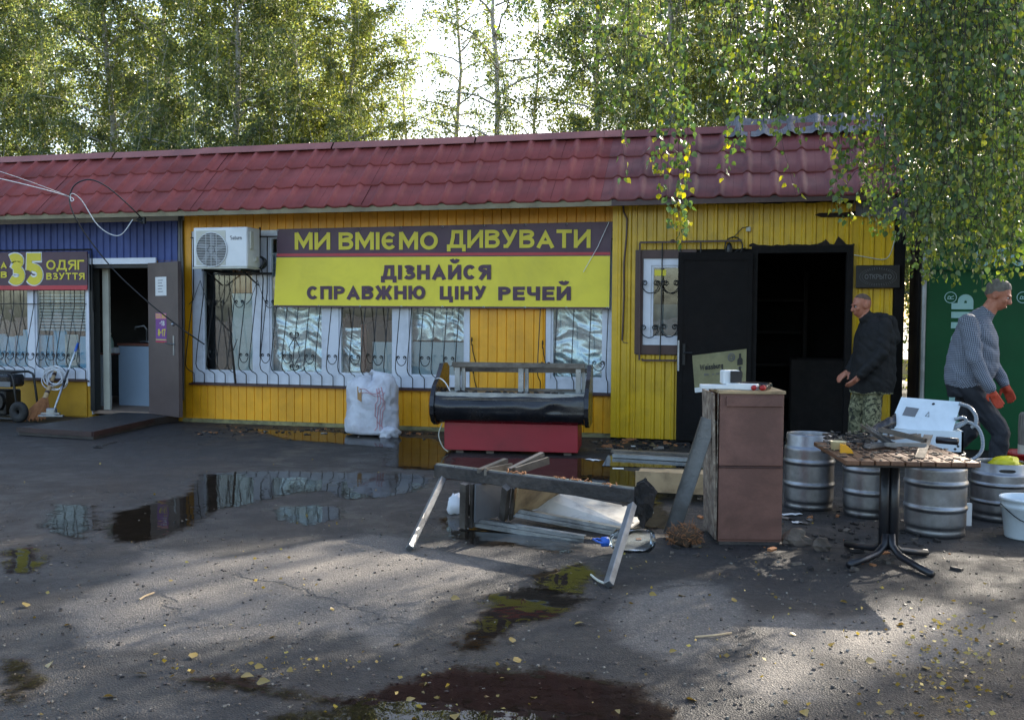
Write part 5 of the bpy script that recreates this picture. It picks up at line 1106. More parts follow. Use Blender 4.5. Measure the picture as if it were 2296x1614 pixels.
# broom, mop, hose coil
tp, bt = F(127, 826, -.1), G(80, 946); br = thing('broom', bt, 'straw broom with a taped handle leaning below the left barred window', 'broom'); ax = (tp - bt)
mb = MB(); mb.tube([bt + ax * t for t in (.42, .62, .82, 1)], [.035, .028, .024, .024], 8); mb.build('handle', M['strawpale'], br, True)
mb = MB()
for t0, t1 in ((.40, .46), (.52, .56), (.66, .74), (.86, .9)): mb.tube([bt + ax * t0, bt + ax * t1], .036 - .008 * t0, 8)
mb.build('binding', M['brownmetal'], br)
mb = MB()
for i in range(110):
    a = rng.uniform(0, 6.28); rr = math.sqrt(rng.random()); e_ = bt + Vector((.16 * rr * math.cos(a), .09 * rr * math.sin(a), .01 + .05 * rng.random())); s_ = bt + ax * .46 + Vector((.03 * rr * math.cos(a), .03 * rr * math.sin(a), 0)); m_ = s_.lerp(e_, .55) + Vector((.05 * rr * math.cos(a), .03 * rr * math.sin(a), 0)); mb.tube([s_, m_, e_], [.006, .007, .004], 3, cap=False)
o = mb.build('bristles', M['straw'], br); o['kind'] = 'stuff'
tp, bt = F(175, 770, -.28), G(116, 934, .13); mp_ = thing('mop', bt, 'squeegee mop with a chrome and blue handle leaning on the left barred window', 'mop'); ax = tp - bt
mb = MB(); mb.tube([bt + ax * .05, bt + ax * .62], .014, 8); mb.build('handle', M['alu'], mp_, True)
mb = MB(); mb.tube([bt + ax * .58, bt + ax * .96], .012, 8); mb.build('upper_handle', M['bluewhite'], mp_, True)
mb = MB(); mb.tube([bt + ax * .88, bt + ax], .017, 8); mb.build('grip', M['blueplast'], mp_, True)
mb = MB(); mb.tube([bt + ax * .40, bt + ax * .47], .02, 8); mb.build('collar', M['black'], mp_, True)
mb = MB(); mb.box(bt + Vector((0, 0, .06)), (.12, .07, .1), rotz(.2), 0, .01); mb.box(bt + Vector((0, -.01, .012)), (.32, .06, .025), rotz(.25), 0, .005); mb.box(bt + Vector((0, -.02, .045)), (.24, .03, .02), rotz(.25)); mb.build('head', M['alu'], mp_)
mb = MB(); hc = F(127, 846, -.25)
for q in range(8): rr = .125 + .018 * math.sin(q * 2.1); ox, oz = .03 * math.sin(q * 1.7), .035 * math.cos(q * 2.3); mb.tube([hc + Vector((ox + (rr + .03) * math.cos(t), -.02 * math.sin(t * 2 + q) - .008 * q, oz + rr * math.sin(t))) for t in [i * math.pi / 12 for i in range(24)]], .0075, 5, closed=True)
tag(mb.build('hose_coil', M['bag'], smooth=True), 'coil of white hose hung on the grille of the left window', 'hose')

# white sack
sc_ = G(820, 979); sk = thing('sack', sc_, 'bulging white woven sack with faded pink print against the yellow wall', 'sack')
mb = MB(); prof = [(.0, .0), (.29, .005), (.345, .05), (.34, .2), (.33, .35), (.335, .48), (.335, .58), (.30, .66), (.2, .715), (.1, .735), (.0, .74)]
nn = 64; vs = []
zs = [i / 30 for i in range(31)]
for z_ in zs:
    zz_ = z_ * .735; rr = float(np.interp(zz_, [p[1] for p in prof], [p[0] for p in prof]))
    if z_ == 0: rr = .01
    if z_ == 1: rr = .01
    for j in range(nn):
        a = 2 * math.pi * j / nn; d = Vector((math.cos(a), math.sin(a) * .72, 0)); pt = Vector((d.x * 2.2, d.y * 2.2, zz_ * 3.5)); f_ = 1 + .09 * mnoise.noise(pt * .8) - .13 * (abs(mnoise.noise(pt * 1.9 + Vector((zz_ * 3, 0, 0)))) - .2) - .07 * abs(mnoise.noise(pt * 4.5))
        dent = 0
        vs.append(sc_ + Vector((0, .2, 0)) + d * rr * (f_ + dent) + Vector((.03 * mnoise.noise(Vector((zz_ * 4, 1, 1))), 0, zz_ * (1 + .12 * mnoise.noise(Vector((math.cos(a) * 1.4, math.sin(a) * 1.4, 4)))))))
fs = [(i * nn + j, i * nn + (j + 1) % nn, (i + 1) * nn + (j + 1) % nn, (i + 1) * nn + j) for i in range(len(zs) - 1) for j in range(nn)]
mb.add(vs, fs); sackbody = mb.build('bag_body', M['sack'], sk, True)
def sackpt(a, z, o=.006):
    zz_ = z * .735; i = z * 30; i0 = min(int(i), 29); j = a / (2 * math.pi) * nn; j0 = int(j) % nn; return Vector(vs[i0 * nn + j0]).lerp(Vector(vs[(i0 + 1) * nn + j0]), i - i0) + Vector((math.cos(a), math.sin(a), 0)) * o
mb = MB()
for k_ in range(4): mb.tube([sackpt(5.2 + .09 * k_ + .05 * math.sin(t * 9 + k_), .12 + .72 * t, .003) for t in [i / 14 for i in range(15)]], .006, 4)
for k_ in range(2): mb.tube([sackpt(4.6 + .1 * k_ + t * .8, .80 - .05 * k_ + .04 * math.sin(t * 6), .003) for t in [i / 8 for i in range(9)]], .005, 4)
mb.build('printed_stripes', M['pinkprint'], sk)
mb = MB(); mb.add([sackpt(4.45, .62), sackpt(4.62, .60), sackpt(4.65, .82), sackpt(4.48, .84)], [(0, 1, 2, 3)]); mb.build('card_patch', M['cardboard'], sk)
mb = MB(); mb.ell(sc_ + Vector((.28, .06, .045)), (.13, .12, .08), 18, 12, amp=.6, fr=2.5, seed=4); mb.build('loose_fold', M['sack'], sk, True)
mb = MB(); mb.grid(lambda u, v: sc_ + Vector(((u - .5) * .42 * (1 - .3 * v) + .06, .2 + .05 * mnoise.noise(Vector((u * 6, v * 3, 1))) , .66 + .11 * v * (1 + .8 * mnoise.noise(Vector((u * 5, 2, 7)))))), 18, 5); mb.build('torn_mouth', M['sack'], sk, True)
# refrigerated counter, burnt out
pL, pR = G(996, 1015), G(1295, 1023); fx_ = (pR - pL); fw_ = fx_.length; fx_.normalize(); fy_ = Vector((-fx_.y, fx_.x, 0)); fo = (pL + pR) / 2
fr = thing('display_counter', fo, 'burnt out refrigerated display counter, black bulging front on a red base', 'counter')
def LF(x, y, z): return fo + fx_ * x + fy_ * y + EZ * z
MF = Matrix((fx_, fy_, EZ)).transposed()
def fbox(mb, x0, x1, y0, y1, z0, z1, bev=0): mb.box(LF((x0 + x1) / 2, (y0 + y1) / 2, (z0 + z1) / 2), (x1 - x0, y1 - y0, z1 - z0), MF, 0, bev); return mb
hw_ = fw_ / 2
fbox(MB(), -hw_, hw_, 0, .62, .035, .33, .004).build('base', M['redpanel'], fr)
mb = MB()
for x in (-hw_ + .12, -hw_ + .45, hw_ - .15): fbox(mb, x, x + .08, .04, .12, 0, .034)
mb.build('foot', M['stone'], fr)
# bulging front shell: profile in (y, z)
pf_ = [(.10, .325), (.0, .33), (-.10, .36), (-.16, .43), (-.17, .52), (-.14, .60), (-.11, .645)]
w2 = hw_ + .07
mb = MB()
def shell(u, v):
    t = v * (len(pf_) - 1); i = min(int(t), len(pf_) - 2); y, z = lerp(pf_[i][0], pf_[i + 1][0], t - i), lerp(pf_[i][1], pf_[i + 1][1], t - i); x = lerp(-w2, w2, u)
    dn_ = .018 * mnoise.noise(Vector((x * 3.2, z * 9, 2))) - .03 * math.exp(-((x - .45) / .10) ** 2 - ((z - .49) / .05) ** 2); return LF(x, y - dn_, z + .008 * mnoise.noise(Vector((x * 5, 1, 0))))
mb.grid(shell, 60, 18); mb.build('front_shell', M['blackplast'], fr, True)
fbox(fbox(MB(), -w2, w2, -.115, .0, .646, .66), -w2, w2, -.125, -.112, .615, .662).build('chrome_rail', M['alu'], fr)
mb = MB(); [fbox(mb, -w2 + .01, w2 - .01, -.150 + .008 * i, -.130 + .008 * i, .585 + .014 * i, .592 + .014 * i) for i in range(2)]; mb.build('trim_strip', M['oldalu'], fr)
fbox(MB(), -w2 + .01, w2 - .01, 0, .60, .62, .64).build('deck', M['oldalu'], fr)
fbox(MB(), -w2 + .01, w2 - .01, .58, .62, .33, .66).build('rear_panel', M['oldalu'], fr)
for sgn in (-1, 1):
    prof = [(.60, .30), (.02, .30), (-.12, .35), (-.19, .43), (-.20, .52), (-.17, .62), (-.08, .72), (.10, .80), (.22, .88), (.30, .945), (.50, .945), (.62, .90)]
    x = sgn * (w2 + .005); mb = MB(); mb.prism([LF(x, y, z) for y, z in prof], fx_ * (sgn * .045)); mb.build('end_panel', M['blackplast'], fr)
zt_ = .90
fbox(fbox(MB(), -w2 + .10, w2 - .02, .30, .36, zt_, zt_ + .05), -w2 + .10, w2 - .02, .25, .30, zt_ + .012, zt_ + .062).build('top_rail', M['oldalu'], fr)
fbox(MB(), -w2 + .10, w2 - .02, .56, .60, zt_ - .06, zt_ - .01).build('rear_rail', M['oldalu'], fr)
for x in (-w2 + .12, .04, w2 - .12): fbox(fbox(MB(), x, x + .055, .30, .36, .64, zt_), x + .06, x + .10, .38, .42, .64, zt_ - .002).build('post', M['alu'], fr)
fbox(fbox(MB(), -w2 + .10, -w2 + .14, .36, .6, zt_ - .04, zt_), w2 - .08, w2 - .02, .36, .6, zt_ - .04, zt_).build('side_rail', M['oldalu'], fr)
mb = MB()
for i in range(26): x = rng.uniform(-.75, .75) if i > 8 else (-.55, -.22, -.12, -.05, .1, .2, .28, .55, .02)[i]; mb.ell(LF(x, rng.uniform(-.1, -.02), .665), (rng.uniform(.01, .04), .02, rng.uniform(.006, .016)), 7, 5, amp=.5, fr=4, seed=i)
o = mb.build('soot_flakes', M['char2'], fr); o['kind'] = 'stuff'
wire('loose_flex', [LF(-w2 - .06, .1, .78), LF(-w2 + .02, -.02, .80), LF(-w2 + .10, -.10, .76), LF(-w2 + .16, -.13, .67)], .006, 'white', 'short white flex hanging over the left end of the burnt counter')
wire('ground_flex', [LF(-hw_ - .02, -.02, .32), LF(-hw_ - .05, -.05, .2), LF(-hw_ - .01, -.05, .08), LF(-hw_ + .05, -.04, .02)], .006, 'offwhite', 'white flex at the left foot of the burnt counter')
# collapsed counter frame lying in front
bL, bR = G(978, 1055, .37), G(1426, 1112, .37); cf = thing('collapsed_frame', (bL + bR) / 2 * 1.0 - Vector((0, 0, .37)), 'collapsed aluminium counter frame with a charred beam, lying on two splayed legs', 'frame')
cf.location.z = 0
bx = (bR - bL).normalized(); by = Vector((-bx.y, bx.x, 0))
mb = MB(); mb.bar(bL, bR, .05, .085, (0, 0, 1), 0, .004); mb.build('beam', M['charwood'], cf)
mb = MB(); mb.bar(bL + EZ * .046 + by * .01, bR + EZ * .046 + by * .01, .03, .01); mb.build('beam_strip', M['alu'], cf)
for nm, (px, py), (qx, qy), zt2 in (('leg', (992, 1074), (918, 1229), .33), ('leg', (1418, 1132), (1364, 1310), .33)):
    mb = MB(); a_, b_ = G(px, py, zt2), G(qx, qy, .02); mb.bar(a_, b_, .045, .04, by, 0, .003); mb.build('leg', M['galv'], cf)
u1t, u1b = G(1042, 1084, .33), G(1040, 1182, .02); u2t, u2b = G(1136, 1092, .33), G(1128, 1163, .07)
mb = MB(); mb.bar(u1t, u1b, .05, .04, by); mb.bar(u1t + bx * .045 + by * .03, u1b + bx * .045 + by * .03, .02, .03, by); mb.build('upright', M['oldalu'], cf)
mb = MB(); mb.bar(u2t, u2b, .05, .04, by); mb.bar(u2t + bx * .045 + by * .03, u2b + bx * .045 + by * .03, .02, .03, by); mb.build('upright', M['oldalu'], cf)
r1a, r1b = G(1050, 1162, .07), G(1312, 1204, .03); r2a, r2b = G(1138, 1139, .14), G(1397, 1187, .07)
for a_, b_ in ((r1a, r1b), (r2a, r2b)):
    mb = MB(); mb.bar(a_, b_, .04, .025); mb.bar(a_ - EZ * .03 - by * .012, b_ - EZ * .03 - by * .012, .03, .03); mb.build('rail', M['alu'], cf)
for a_, b_ in ((G(1075, 1056, .41), G(1134, 1032, .44)), (G(1143, 1054, .42), G(1216, 1018, .50))):
    mb = MB(); mb.bar(a_, b_, .04, .03); mb.bar(a_ + EZ * .0 + bx * .05, b_ + bx * .05 - EZ * .04, .02, .05); mb.build('arm', M['oldalu'], cf)
def slab(name, pts, mat, th=.012, parent=None):
    a_, b_, c_ = (Vector(p) for p in pts[:3]); n_ = (b_ - a_).cross(c_ - a_).normalized(); mb = MB(); mb.prism(pts, n_ * th); return mb.build(name, mat, parent)
slab('end_board', [u1t + bx * .07 + by * .02, u1b + bx * .07 + by * .02 + EZ * .04, u1b + bx * .10 + by * .42 + EZ * .05, u1t + bx * .08 + by * .42 - EZ * .03], M['grey'], .012, cf)
slab('end_board', [u2t + bx * .07 + by * .02, u2b + bx * .07 + by * .02 + EZ * .04, u2b + bx * .12 + by * .5 + EZ * .06, u2t + bx * .10 + by * .5 + EZ * .0], M['ply'], .012, cf)
slab('floor_board', [G(1150, 1150, .07), G(1414, 1186, .05), G(1466, 1150, .09), G(1240, 1105, .2), G(1155, 1100, .2)], M['plywhite'], .012, cf)
slab('cross_board', [G(1015, 1125, .0), G(1040, 1122, .0), G(1100, 1165, .0), G(1055, 1175, .0)], M['grey'], .01, cf)
mb = MB()
for i in range(46): t = rng.random(); p = bL.lerp(bR, rng.choice((.42, .47, .66, .7, .74, .87, .89)) + rng.gauss(0, .02)) + EZ * .052; d_ = Vector((rng.gauss(0, 1), rng.gauss(0, 1), .5)).normalized(); mb.tube([p, p + d_ * .02, p + d_ * .035 + Vector((0, 0, -.012))], .0035, 3)
o = mb.build('rust_flakes', M['straw'], cf); o['kind'] = 'stuff'
mb = MB()
for i in range(40): u_, v_ = rng.random(), rng.random(); p = G(1150, 1150, .07).lerp(G(1414, 1186, .05), u_).lerp(G(1240, 1105, .2).lerp(G(1466, 1150, .09), u_), v_) + EZ * .014; mb.ell(p, (rng.uniform(.005, .016), .01, .005), 6, 4, amp=.4, fr=5, seed=i)
o = mb.build('soot_flakes', M['char2'], cf); o['kind'] = 'stuff'
mb = MB(); mb.ell(bR + bx * .02 + by * .05 + EZ * -.04, (.07, .06, .13), 14, 10, amp=.7, fr=3, seed=3); mb.build('charred_end', M['char2'], cf)
# water bottle, small bag
bt_, be_ = G(1356, 1214, .082), G(1445, 1210, .082); bo = thing('water_bottle', (bt_ + be_) / 2 - EZ * .1, 'large clear water bottle with a blue cap lying under the collapsed frame', 'bottle'); ax = (be_ - bt_).normalized(); MR = ax.to_track_quat('Z', 'Y').to_matrix()
mb = MB(); mb.lathe([(.02, 0), (.022, .025), (.045, .05), (.072, .08), (.078, .11), (.074, .13), (.078, .15), (.074, .19), (.078, .21), (.076, .28), (.055, .31), (0, .305)], 20, bt_, M=MR); mb.build('body', M['clear'], bo, True)
mb = MB(); mb.lathe([(0, -.02), (.03, -.02), (.031, .02), (.026, .022)], 14, bt_, M=MR); mb.build('cap', M['blueplast'], bo, True)
mb = MB(); mb.tube([bt_ + MR @ Vector(p) for p in ((.028, 0, .02), (.06, .0, .0), (.085, 0, -.02), (.08, 0, -.05), (.03, 0, -.045), (-.03, 0, -.03), (-.03, 0, .02))], .007, 6); mb.build('carry_handle', M['blueplast'], bo, True)
mb = MB(); mb.ell(G(1022, 1132, .06), (.06, .06, .085), 14, 10, amp=.5, fr=2.5, seed=2); tag(mb.build('plastic_bag', M['bag'], smooth=True), 'crumpled white plastic bag behind the left leg of the collapsed frame', 'bag')
wire('ground_wire', [G(1325, 1288, .012), G(1340, 1300, .015), G(1358, 1308, .02)], .007, 'offwhite', 'short pale wire by the right foot of the collapsed frame')
# low bench of plywood and metal sheets behind the cabinet
Yb = G(1500, 1122).y; a_, b_ = F(1425, 1056, Yb), F(1618, 1062, Yb); zb = F(1500, 1112, Yb).z
bn2 = thing('low_bench', ((a_.x + b_.x) / 2, Yb, 0), 'scorched plywood box bench with metal and glass strips on top, behind the brown cabinet', 'bench')
mb = MB(); mb.b2(a_.x, b_.x, Yb, Yb + .02, .06, a_.z); mb.build('front_board', M['ply'], bn2)
mb = MB(); mb.b2(a_.x + .02, b_.x, Yb + .021, Yb + .5, a_.z - .02, a_.z - .001); mb.build('top_board', M['ply'], bn2)
for x in (a_.x + .04, b_.x - .12): mb = MB(); mb.b2(x, x + .05, Yb + .022, Yb + .07, 0, a_.z - .021); mb.b2(x, x + .05, Yb + .42, Yb + .47, 0, a_.z - .021); mb.build('leg', M['brownmetal'], bn2)
zt2 = a_.z + .002
slab('glass_sheet', [G(1350, 1046, zt2), G(1620, 1054, zt2), G(1620, 1034, zt2), G(1363, 1022, zt2)], M['sheetglass'], .008, bn2)
def topbar(p, q, w, h, mat, z=zt2 + .012): mb = MB(); mb.bar(G(*p, z) + EZ * h / 2, G(*q, z) + EZ * h / 2, w, h); return mb
tag(topbar((1375, 1024), (1620, 1038), .07, .03, 'galv').build('metal_strip', M['galv']), 'galvanised strip lying across the front of the low plywood bench', 'metal strip', 'metal strips on the low bench')
tag(topbar((1372, 1013), (1560, 1022), .09, .02, 'galv').build('metal_strip', M['oldalu']), 'sooty metal strip lying at the back of the low plywood bench', 'metal strip', 'metal strips on the low bench')
mb = MB(); mb.box(G(1386, 1050, zt2 + .012), (.09, .03, .005), rotz(.2)); tag(mb.build('tape_label', M['paper']), 'small white label stuck on the edge of the glass sheet', 'label')
# cabinet
cA, cB = G(1609, 1221), G(1752, 1223); cx = (cB - cA); cw = cx.length; cx.normalize(); cyv = Vector((-cx.y, cx.x, 0)); cH = 1.0
zc = F(1676, 877, cA.y).z; cH = zc
cb = thing('brown_cabinet', (cA + cB) / 2, 'chipped brown laminate cabinet standing upright in the yard', 'cabinet')
def CB(x, y, z): return cA + cx * x + cyv * y + EZ * z
MC = Matrix((cx, cyv, EZ)).transposed()
def cbox(mb, x0, x1, y0, y1, z0, z1, bev=0): mb.box(CB((x0 + x1) / 2, (y0 + y1) / 2, (z0 + z1) / 2), (x1 - x0, y1 - y0, z1 - z0), MC, 0, bev); return mb
cbox(MB(), .004, cw - .004, .012, .44, .02, cH - .02).build('carcass', M['lam'], cb)
cbox(MB(), -.006, cw + .008, -.012, .45, cH - .019, cH).build('top_board', M['ply'], cb)
cbox(MB(), 0, cw, 0, .011, .035, .50 * cH, .003).build('front_panel', M['lam'], cb); cbox(MB(), 0, cw, 0, .011, .515 * cH, cH - .02, .003).build('front_panel', M['lam'], cb)
cbox(MB(), .04, cw - .012, -.016, -.001, cH - .10, cH - .04, .002).build('batten', M['lam'], cb)
cbox(MB(), 0, cw, .012 * 0 - .002, .013, .502 * cH, .512 * cH).build('gap_strip', M['brownmetal'], cb)
cbox(MB(), .01, cw - .01, .01, .43, 0, .019).build('base', M['charwood'], cb)
mb = MB(); mb.grid(lambda u, v: CB(-.008 - .006 * abs(mnoise.noise(Vector((v * 30, u * 3, 0)))), .0 + u * .035 - .006 * mnoise.noise(Vector((v * 22, 4, 0))), .03 + v * (cH - .05)), 4, 60); mb.build('chipped_edge', M['lamedge'], cb)
slab('side_panel', [CB(-.004, .02, .03), CB(-.004, .44, .03), CB(-.03, .44, cH - .02), CB(-.03, .02, cH - .02)], M['lamedge'], -.012, cb)
# on the cabinet
it = thing('white_adapter', CB(.08, .2, cH), 'white electrical box on a flat bracket on top of the brown cabinet', 'box')
mb = MB(); mb.box(CB(.02, .16, cH + .014), (.24, .1, .026), rotz(.15), 0, .003); mb.box(CB(.16, .10, cH + .02), (.2, .06, .038), rotz(-.2), 0, .003); mb.build('bracket', M['white'], it)
mb = MB(); mb.box(CB(.10, .2, cH + .075), (.11, .10, .09), rotz(.3), 0, .006); mb.build('housing', M['white'], it)
mb = MB(); mb.box(CB(.128, .138, cH + .08), (.075, .012, .076), rotz(.3), 0, .002); mb.build('dark_face', M['black'], it)
mb = MB(); mb.box(CB(.27, .25, cH + .02), (.22, .12, .035), rotz(-.2), 0, .008); tag(mb.build('charred_tool', M['blackplast']), 'charred flat tool lying at the back of the cabinet top', 'tool')
pl = thing('pliers', CB(.25, .08, cH), 'black pliers with two red grip ends on top of the brown cabinet', 'pliers')
for i, (dx, dy) in enumerate(((0, 0), (.05, -.02))):
    mb = MB(); mb.tube([CB(.23 + dx, .05 + dy, cH + .018), CB(.31 + dx, .2 + dy, cH + .02)], .014, 7); mb.build('arm', M['blackplast'], pl, True)
    mb = MB(); mb.tube([CB(.215 + dx, .02 + dy, cH + .018), CB(.238 + dx, .065 + dy, cH + .018)], .017, 8); mb.build('grip', M['redplast'], pl, True)
# steel channel leaning against the cabinet
pb, pt_ = G(1506, 1203, .0), CB(-.05, .10, .80); ch = thing('steel_channel', pb, 'long dull steel channel leaning against the left side of the brown cabinet', 'channel')
dch = (pt_ - pb).normalized(); sdv = dch.cross(Vector((0, -1, 0))).normalized(); nch = sdv.cross(dch); mb = MB(); mb.bar(pb + EZ * .02, pt_, .095, .006, nch); mb.build('web', M['galv'], ch)
mb = MB(); mb.bar(pb + EZ * .02 + sdv * .05 + nch * .016, pt_ + sdv * .05 + nch * .016, .005, .038, nch); mb.bar(pb + EZ * .02 - sdv * .05 + nch * .016, pt_ - sdv * .05 + nch * .016, .005, .038, nch); mb.build('flange', M['oldalu'], ch)
mb = MB(); mb.ell(G(1535, 1203, .05), (.10, .08, .075), 18, 12, amp=.5, fr=3, seed=5); fz = mb.build('fibre_core', M['fuzz']) if False else None
cl_ = thing('matted_fibre', G(1535, 1206), 'brown lump of burnt matted fibre at the foot of the steel channel', 'debris'); mb.build('core', M['fuzz'], cl_, True)
mb = MB(); c0 = G(1535, 1203, .05)
for i in range(420):
    d_ = Vector((rng.gauss(0, 1), rng.gauss(0, 1), rng.gauss(.2, .8))).normalized(); p = c0 + Vector((d_.x * .095, d_.y * .075, d_.z * .07)); 
    if p.z < .01: continue
    q = Vector((rng.gauss(0, 1), rng.gauss(0, 1), rng.gauss(0, 1))) * .02; mb.tube([p, p + d_ * .010 + q * .5, p + d_ * .012 + q], .0016, 3, cap=False)
o = mb.build('fibres', M['straw'], cl_); o['kind'] = 'stuff'
# stones and scraps
for px, py, rr, sd_, lab in ((1783, 1207, (.085, .05, .07), 3, 'flat grey brown stone leaning by the right foot of the cabinet'), (1842, 1222, (.055, .045, .06), 8, 'small pointed grey stone between cabinet and table')):
    mb = MB(); mb.ell(G(px, py, rr[2] * .55), rr, 12, 8, amp=.55, fr=1.6, seed=sd_); tag(mb.build('stone', M['stone']), lab, 'stone', 'stones by the cabinet')
for px, py, sx, sy, rz_, lab in ((1775, 1152, .16, .05, .5, 'white card strip lying behind the brown cabinet'), (1790, 1170, .09, .05, .2, 'small white scrap lying before the leftmost keg'), (1330, 1030, .16, .07, -.3, 'pale flat scrap on the wet ground right of the red counter'), (1420, 1000, .05, .09, .3, 'crumpled white paper by the kiosk wall')):
    mb = MB(); c0 = G(px, py, .012); mb.grid(lambda u, v: c0 + rotz(rz_) @ Vector(((u - .5) * sx, (v - .5) * sy, .008 * mnoise.noise(Vector((u * 4, v * 4, px))))), 5, 4); o = mb.build('paper_scrap', M['paper']); tag(o, lab, 'scrap', 'pale scraps on the ground')

# ------------------------------------------------------------------ kegs, bucket, table with scrap
def keg(px, py, h, r, label, rz_, open_=False, prof=None):
    c = G(px, py); c = c + Vector((c.x - CAM.x, c.y - CAM.y, 0)).normalized() * r * .9
    k_ = thing('beer_keg', c, label, 'keg', 'steel beer kegs by the table'); mb = MB(); n = 40
    if prof is None:
        prof = [(r * .93, 0), (r * .97, .004), (r * .97, .035), (r * .94, .05), (r * .985, .06), (r, .075), (r, .09), (r, h * .285), (r, h * .30), (r * 1.03, h * .315), (r * 1.045, h * .335), (r * 1.03, h * .355), (r, h * .37), (r, h * .385), (r, h * .585), (r, h * .60), (r * 1.03, h * .615), (r * 1.045, h * .635), (r * 1.03, h * .655), (r, h * .67), (r, h * .685), (r, h * .785), (r, h * .80), (r * .985, h * .825), (r * .95, h * .835), (r * .93, h * .85), (r * .93, h * .985), (r * .915, h), (r * .88, h), (r * .87, h * .985), (r * .87, h * .86)]
    mb.lathe(prof, n, c); vs = mb.v
    for i, v in enumerate(vs):
        a = math.atan2(v[1] - c.y, v[0] - c.x); q = Vector((math.cos(a) * 2, math.sin(a) * 2, (v[2]) * 5 + px)); f_ = 1 + .012 * mnoise.noise(q) + .006 * mnoise.noise(q * 3); vs[i] = (c.x + (v[0] - c.x) * f_, c.y + (v[1] - c.y) * f_, v[2])
    mb.build('shell', M['steel'], k_, True)
    top = MB(); top.lathe([(r * .87, h * .87), (r * .6, h * .90), (.06, h * .91), (.06, h * .95), (.035, h * .955), (.035, h * .975), (0, h * .975)] if not open_ else [(r * .87, h * .87), (r * .86, h * .5), (0, h * .48)], 28, c); top.build('top', M['steel'], k_, True)
    for a in (rz_, rz_ + 2.1, rz_ + 4.2):
        s_ = MB(); rr = r * .934
        s_.grid(lambda u, v: c + Vector((rr * math.cos(a + (u - .5) * .62), rr * math.sin(a + (u - .5) * .62), h * (.895 + (v - .5) * .055 * math.sqrt(max(0, 1 - (2 * u - 1) ** 4) + .02)))) + Vector((math.cos(a), math.sin(a), 0)) * .0045, 10, 3); s_.build('hand_hole', M['black'], k_)  # black patch on the rim paints the dark inside of a hole
    return k_
toC = lambda px, py: math.atan2(CAM.y - G(px, py).y, CAM.x - G(px, py).x)
keg(1812, 1146, .575, .186, 'tall steel keg beside the brown cabinet, leftmost of the kegs', toC(1812, 1146) + .5)
keg(1945, 1163, .55, .18, 'steel keg half hidden behind the table post', toC(1945, 1163) + 1)
k3 = keg(2095, 1206, .56, .196, 'largest steel keg standing under the right half of the table', toC(2095, 1206) - 1)
k4 = keg(2240, 1172, .42, .198, 'short open steel keg with a yellow bag inside, right of the table', toC(2240, 1172) + .25, True)
c = k4.location; mb = MB(); mb.ell((c.x + .04, c.y + .03, .405), (.10, .09, .05), 16, 10, amp=.5, fr=2.4, seed=6); mb.ell((c.x + .13, c.y - .02, .375), (.05, .06, .03), 10, 8, amp=.5, fr=3, seed=2); tag(mb.build('yellow_bag', M['yellowbag'], smooth=True), 'crumpled bright yellow bag stuffed into the short open keg', 'bag')
# bucket
c = G(2297, 1212) + Vector((.03, .1, 0)); bk = thing('bucket', c, 'white plastic bucket with dirty marks at the right edge, in front of the open keg', 'bucket')
mb = MB(); mb.lathe([(0, .004), (.118, .004), (.122, .0), (.128, .01), (.150, .20), (.158, .205), (.158, .225), (.155, .23), (.160, .255), (.168, .258), (.168, .272), (.162, .275), (.154, .27), (.145, .2), (.12, .02), (0, .015)], 36, c); mb.build('tub', M['bluewhite'], bk, True)
mb = MB(); mb.tube([c + Vector((.16 * math.cos(t), -.17 * abs(math.sin(t)) * .9 - .0, .225 - .10 * math.sin(t) ** 2)) for t in [i * math.pi / 14 for i in range(15)]], .0035, 5); mb.build('bail_handle', M['darksteel'], bk)
# red tub and grey board at the edge
c = G(2296, 1085); rt = thing('red_tub', c, 'red plastic tub at the right edge behind the open keg', 'tub'); mb = MB(); mb.lathe([(0, .01), (.17, .01), (.21, .24), (.225, .245), (.225, .265), (.20, .26), (.165, .03), (0, .02)], 28, c + Vector((.1, .2, 0)), M=None); mb.build('body', M['redplast'], rt, True)
gbp = F(2289, 1015, c.y + .2); gb = thing('grey_post', Vector((gbp.x + .06, c.y + .2, .03)), 'weathered grey wooden block with a white base standing in the red tub', 'post'); x, y = gb.location.x, gb.location.y
mb = MB(); mb.lathe([(.0, .02), (.085, .03), (.088, .33), (.0, .33)], 14, (x, y, .0)); mb.build('white_base', M['offwhite'], gb)
mb = MB(); mb.lathe([(.086, .331), (.09, .5), (.085, .6), (.07, .62), (0, .625)], 14, (x, y, 0)); 
mb.build('grey_top', M['greyweather'], gb)
# table
TZ = .66; fl, frr, rr_, rl = G(1845, 1031, TZ), G(2176, 1039, TZ), G(2135, 994, TZ), G(1842, 990, TZ)
tc = (fl + frr + rr_ + rl) / 4; tx = ((frr - fl) + (rr_ - rl)).normalized(); ty = Vector((-tx.y, tx.x, 0)); thw, thd = .37, .41
tb_ = thing('table', Vector((tc.x, tc.y, 0)), 'slatted wooden table on a black pedestal, loaded with scrap metal', 'table')
def TB(x, y, z=TZ): return Vector((tc.x, tc.y, 0)) + tx * x + ty * y + EZ * z
MT = Matrix((tx, ty, EZ)).transposed()
ns = 9; sw = 2 * thw / ns
for i in range(ns):
    mb = MB(); mb.box(TB(-thw + sw * (i + .5), rng.uniform(-.004, .004), TZ - .014 + rng.uniform(-.001, .001)), (sw - .007, 2 * thd, .026), MT @ Matrix.Rotation(rng.uniform(-.006, .006), 3, 'Z'), 0, .003); mb.build('slat', M['wood'], tb_)
mb = MB()
for y in (-.28, .28): mb.box(TB(0, y, TZ - .04), (2 * thw - .06, .07, .022), MT)
mb.box(TB(0, 0, TZ - .052), (.42, .42, .012), MT); mb.build('batten', M['blackpaint'], tb_)
pc = G(1990, 1252); pc = Vector((lerp(pc.x, tc.x, .5), lerp(pc.y, tc.y, .3), 0)); 
